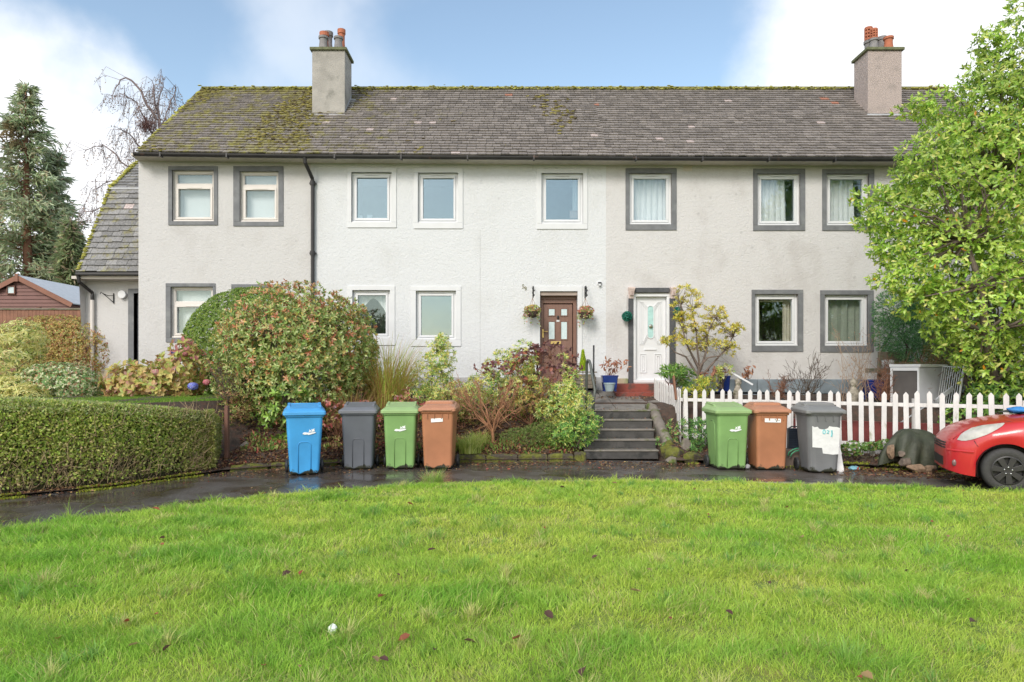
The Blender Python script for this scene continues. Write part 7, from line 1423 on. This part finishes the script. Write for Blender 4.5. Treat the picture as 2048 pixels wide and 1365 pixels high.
# ================================================================== FALLEN LEAVES
def litter():
    rs = NR(401); Ps, Cs, Ss = [], [], []
    def add(x, y, z, pal, s=.05): n = len(x); Ps.append(np.stack([x, y, z], 1)); Cs.append(pick(pal, n, rs)); Ss.append(s * rs.uniform(.5, 1.3, n))
    BR = [(3, (.10, .05, .03)), (2, (.15, .08, .045)), (1.5, (.22, .14, .07)), (1, (.06, .03, .025)), (.6, (.36, .28, .12)), (.3, (.22, .055, .04))]
    n = 15000; x = rs.uniform(-4.6, 1.25, n); y = far_e(x) + .12 + rs.uniform(0, 1, n) ** 1.3 * 2.4; add(x, y, garden_z(x, y) + rs.uniform(.005, .03, n), BR, .055)      # bed
    n = 2500; x = rs.uniform(2.75, 7.5, n); y = far_e(x) + rs.uniform(.1, 1.5, n); add(x, y, garden_z(x, y) + rs.uniform(.005, .03, n), BR)
    n = 1500; x = rs.uniform(-8.5, -4.5, n); y = far_e(x) + rs.uniform(-.06, .2, n); add(x, y, np.where(y > far_e(x), garden_z(x, y), 0) + .015, BR, .04)
    n = 1300; x = rs.uniform(-4.6, 3.2, n); y = far_e(x) - rs.uniform(0, 1, n) ** 2.2 * .9; add(x, y, 0 * x + rs.uniform(.003, .015, n), BR, .045)
    n = 900; x = rs.uniform(4.8, 7.2, n); y = far_e(x) - rs.uniform(0, 1, n) ** 1.6 * .9; add(x, y, 0 * x + rs.uniform(.003, .02, n), BR, .06)
    n = 260; x = rs.uniform(-7, 7, n); y = near_e(x) + rs.uniform(0, 1, n) * (far_e(x) - near_e(x)); add(x, y, 0 * x + .004, BR, .035)
    n = 90; x = rs.uniform(1.35, 2.6, n); i = rs.randint(0, 5, n); y = 12.2 + i * .24 + rs.uniform(.1, .23, n); add(x, y, .165 * (i + 1) + .006, BR, .04)
    n = 110; x = rs.uniform(1.3, 3.1, n); y = rs.uniform(14.6, 15.0, n); add(x, y, .822 + (y - 13.46) * .125 + .01, BR, .05)
    n = 62; y = 3.4 + 6 * rs.uniform(0, 1, n) ** 1.2; x = rs.uniform(-.72, .72, n) * y; ok = y < near_e(x) - .2; x, y = x[ok], y[ok]; add(x, y, lawn_z(x, y) + .058, [(3, (.20, .06, .035)), (1.5, (.08, .04, .035)), (1, (.24, .15, .08))], .07)
    p_ = np.concatenate(Ps); n = len(p_); s = np.concatenate(Ss); o = leaves('fallen_leaves', p_, unit(rs.normal(size=(n, 3)) * [1, 1, .25]), unit(rs.normal(size=(n, 3)) * .35 + [0, 0, 1]), s, s * .55, np.concatenate(Cs), M['leaf'], None, .2, .15, True)
    tag(o, 'brown and red fallen leaves scattered over the bed, path, steps and lawn', 'fallen leaves', kind='stuff')
    # ground moss and low weeds along the back edge of the path
    n = 9000; x = np.where(rs.uniform(size=n) < .55, rs.uniform(-8.6, -4.3, n), rs.uniform(2.8, 7.4, n)); y = far_e(x) + rs.normal(0, .05, n) + .02; k = lump(x, y, 0, 3, 8) > -.2; x, y = x[k], y[k]; n = len(x)
    z = np.where(y > far_e(x) + .03, garden_z(x, y), 0.0) + .0; o = leaves('edge_moss', np.stack([x, y, z], 1), unit(rs.normal(size=(n, 3)) * .6 + [0, 0, 1]), unit(rs.normal(size=(n, 3))), .035, .02, pick([(3, (.16, .19, .02)), (2, (.22, .24, .03)), (1, (.10, .11, .03))], n, rs), M['leaf']); tag(o, 'yellow-green moss growing along the back edge of the path', 'moss', kind='stuff')
    n = 12000; x = rs.uniform(-4.5, 1.2, n); y = far_e(x) + rs.uniform(.1, 2.2, n); k = lump(x, y, 0, 2.2, 19) > -.1; x, y = x[k], y[k]; n = len(x)
    o = leaves('ground_cover', np.stack([x, y, garden_z(x, y)], 1), unit(rs.normal(size=(n, 3)) * .8 + [0, 0, 1]), unit(rs.normal(size=(n, 3))), .09, .03, pick([(3, (.09, .16, .035)), (2, (.18, .22, .06)), (1.5, (.26, .16, .08)), (.8, (.3, .09, .07))], n, rs), M['leaf']); tag(o, 'low green and brown weeds covering the soil between the shrubs', 'weeds', kind='stuff')
litter()

# ================================================================== LAWN GRASS
def grass():
    rs = NR(501); X, Y, H, Wd = [], [], [], []
    for y0, y1, dens, h, w_ in ((2.9, 4.2, 9000, .062, .0038), (4.2, 5.6, 7000, .07, .0048), (5.6, 7.4, 4600, .068, .006), (7.4, 9.9, 3600, .065, .0078)):
        hw = .86 * y1 + .4; n = int(dens * (y1 - y0) * 2 * hw); x = rs.uniform(-hw, hw, n); y = rs.uniform(y0, y1, n); ok = (np.abs(x) < .86 * y + .4) & (y < near_e(x) + .015); x, y = x[ok], y[ok]
        X.append(x); Y.append(y); H.append(np.full(len(x), h)); Wd.append(np.full(len(x), w_))
    nt_ = 560; ty_ = 3.1 + 6.3 * rs.uniform(0, 1, nt_) ** .8; tx_ = rs.uniform(-.85, .85, nt_) * ty_; ok = ty_ < near_e(tx_) - .03; tx_, ty_ = tx_[ok], ty_[ok]; nt_ = len(tx_); per = 75
    a_ = rs.uniform(0, 6.28, nt_ * per); r_ = np.abs(rs.normal(0, 1, nt_ * per)) * np.repeat(rs.uniform(.02, .06, nt_), per); kx, ky = np.cos(a_) * r_, np.sin(a_) * r_
    X.append(np.repeat(tx_, per) + kx); Y.append(np.repeat(ty_, per) + ky); H.append(np.repeat(rs.uniform(.07, .12, nt_), per)); Wd.append(np.repeat(.0028 + .0006 * ty_, per)); ntuft = nt_ * per
    x, y, h, w_ = map(np.concatenate, (X, Y, H, Wd)); n = len(x); tuft_ = np.arange(n) >= n - ntuft; edge = near_e(x) - y
    a = lump(x, y, 0, 2.3, 21); b = lump(x, y, 0, 6.5, 22); c = lump(x, y, 0, .8, 23); fine = lump(x, y, 0, 16, 24)
    h = h * rs.uniform(.4, 1.3, n) * np.clip(.82 + .45 * a + .42 * b + .3 * fine, .25, 2.2); h = np.where((edge < .06), h * rs.uniform(.6, 1.9, n), h)
    tx = .55 * lump(x, y, 0, 4, 25) + rs.normal(0, .55, n); ty = .55 * lump(x, y, 0, 4, 26) + rs.normal(0, .55, n) - .1
    tx[tuft_] = kx / .06 * .55 + rs.normal(0, .35, ntuft); ty[tuft_] = ky / .06 * .55 + rs.normal(0, .35, ntuft)
    B = np.stack([x, y, lawn_z(x, y) - .004], 1); ang = rs.uniform(0, 6.28, n); S = np.stack([np.cos(ang), np.sin(ang), 0 * ang], 1) * (w_ * rs.uniform(.7, 1.2, n) * .5)[:, None]; lean = np.stack([tx, ty, 0 * tx], 1) * h[:, None]
    Z = np.array([0, 0, 1.]); V = np.stack([B - S, B + S, B + lean * .3 + Z * (h * .55)[:, None] - S * .85, B + lean * .3 + Z * (h * .55)[:, None] + S * .85, B + lean + Z * (h * .9)[:, None]], 1).reshape(-1, 3)
    k = np.arange(n) * 5; F4 = np.stack([k, k + 1, k + 3, k + 2], 1); F3 = np.stack([k + 2, k + 3, k + 4], 1)
    g1, g2, g3, g4 = np.array([.36, .62, .075]), np.array([.64, .72, .14]), np.array([.22, .50, .08]), np.array([.70, .64, .28])
    m1 = np.clip(.5 + .6 * c - .55 * a + rs.normal(0, .18, n), 0, 1)[:, None]; m2 = np.clip(.05 + .6 * b + .5 * a + rs.normal(0, .15, n), 0, 1)[:, None]
    C = (g1 * (1 - m1) + g2 * m1); C = C * (1 - m2 * .75) + g3 * m2 * .75; tc = np.array([[.30, .50, .10], [.38, .56, .10], [.26, .46, .12], [.60, .60, .24]])[rs.choice(4, nt_, p=[.35, .35, .15, .15])]; C[tuft_] = np.repeat(tc, per, 0) * rs.uniform(.8, 1.25, (ntuft, 1)); dry = (rs.uniform(size=n) < .05 + .13 * (lump(x, y, 0, 3.4, 29) > .35))[:, None]; C = np.where(dry, g4 * .9, C) * rs.uniform(.8, 1.2, (n, 1))
    o = mesh_np('lawn_grass', V, [F4, F3], M['grass'], np.repeat(C, 5, 0)); tag(o, 'bright green uneven grass covering the foreground lawn', 'grass', kind='stuff')
    print('blades', n)
grass()
c = P(865, 985, 9.35); tuft('grass_tuft', 'tall pale grass tuft leaning over the lawn kerb in front of the green bin', 'grass', (c.x, c.y, 0), 420, .26, .16, .007, [(2, (.24, .34, .08)), (2, (.36, .36, .16)), (1, (.14, .24, .05))], 502, rad=.12, droopy=.3)
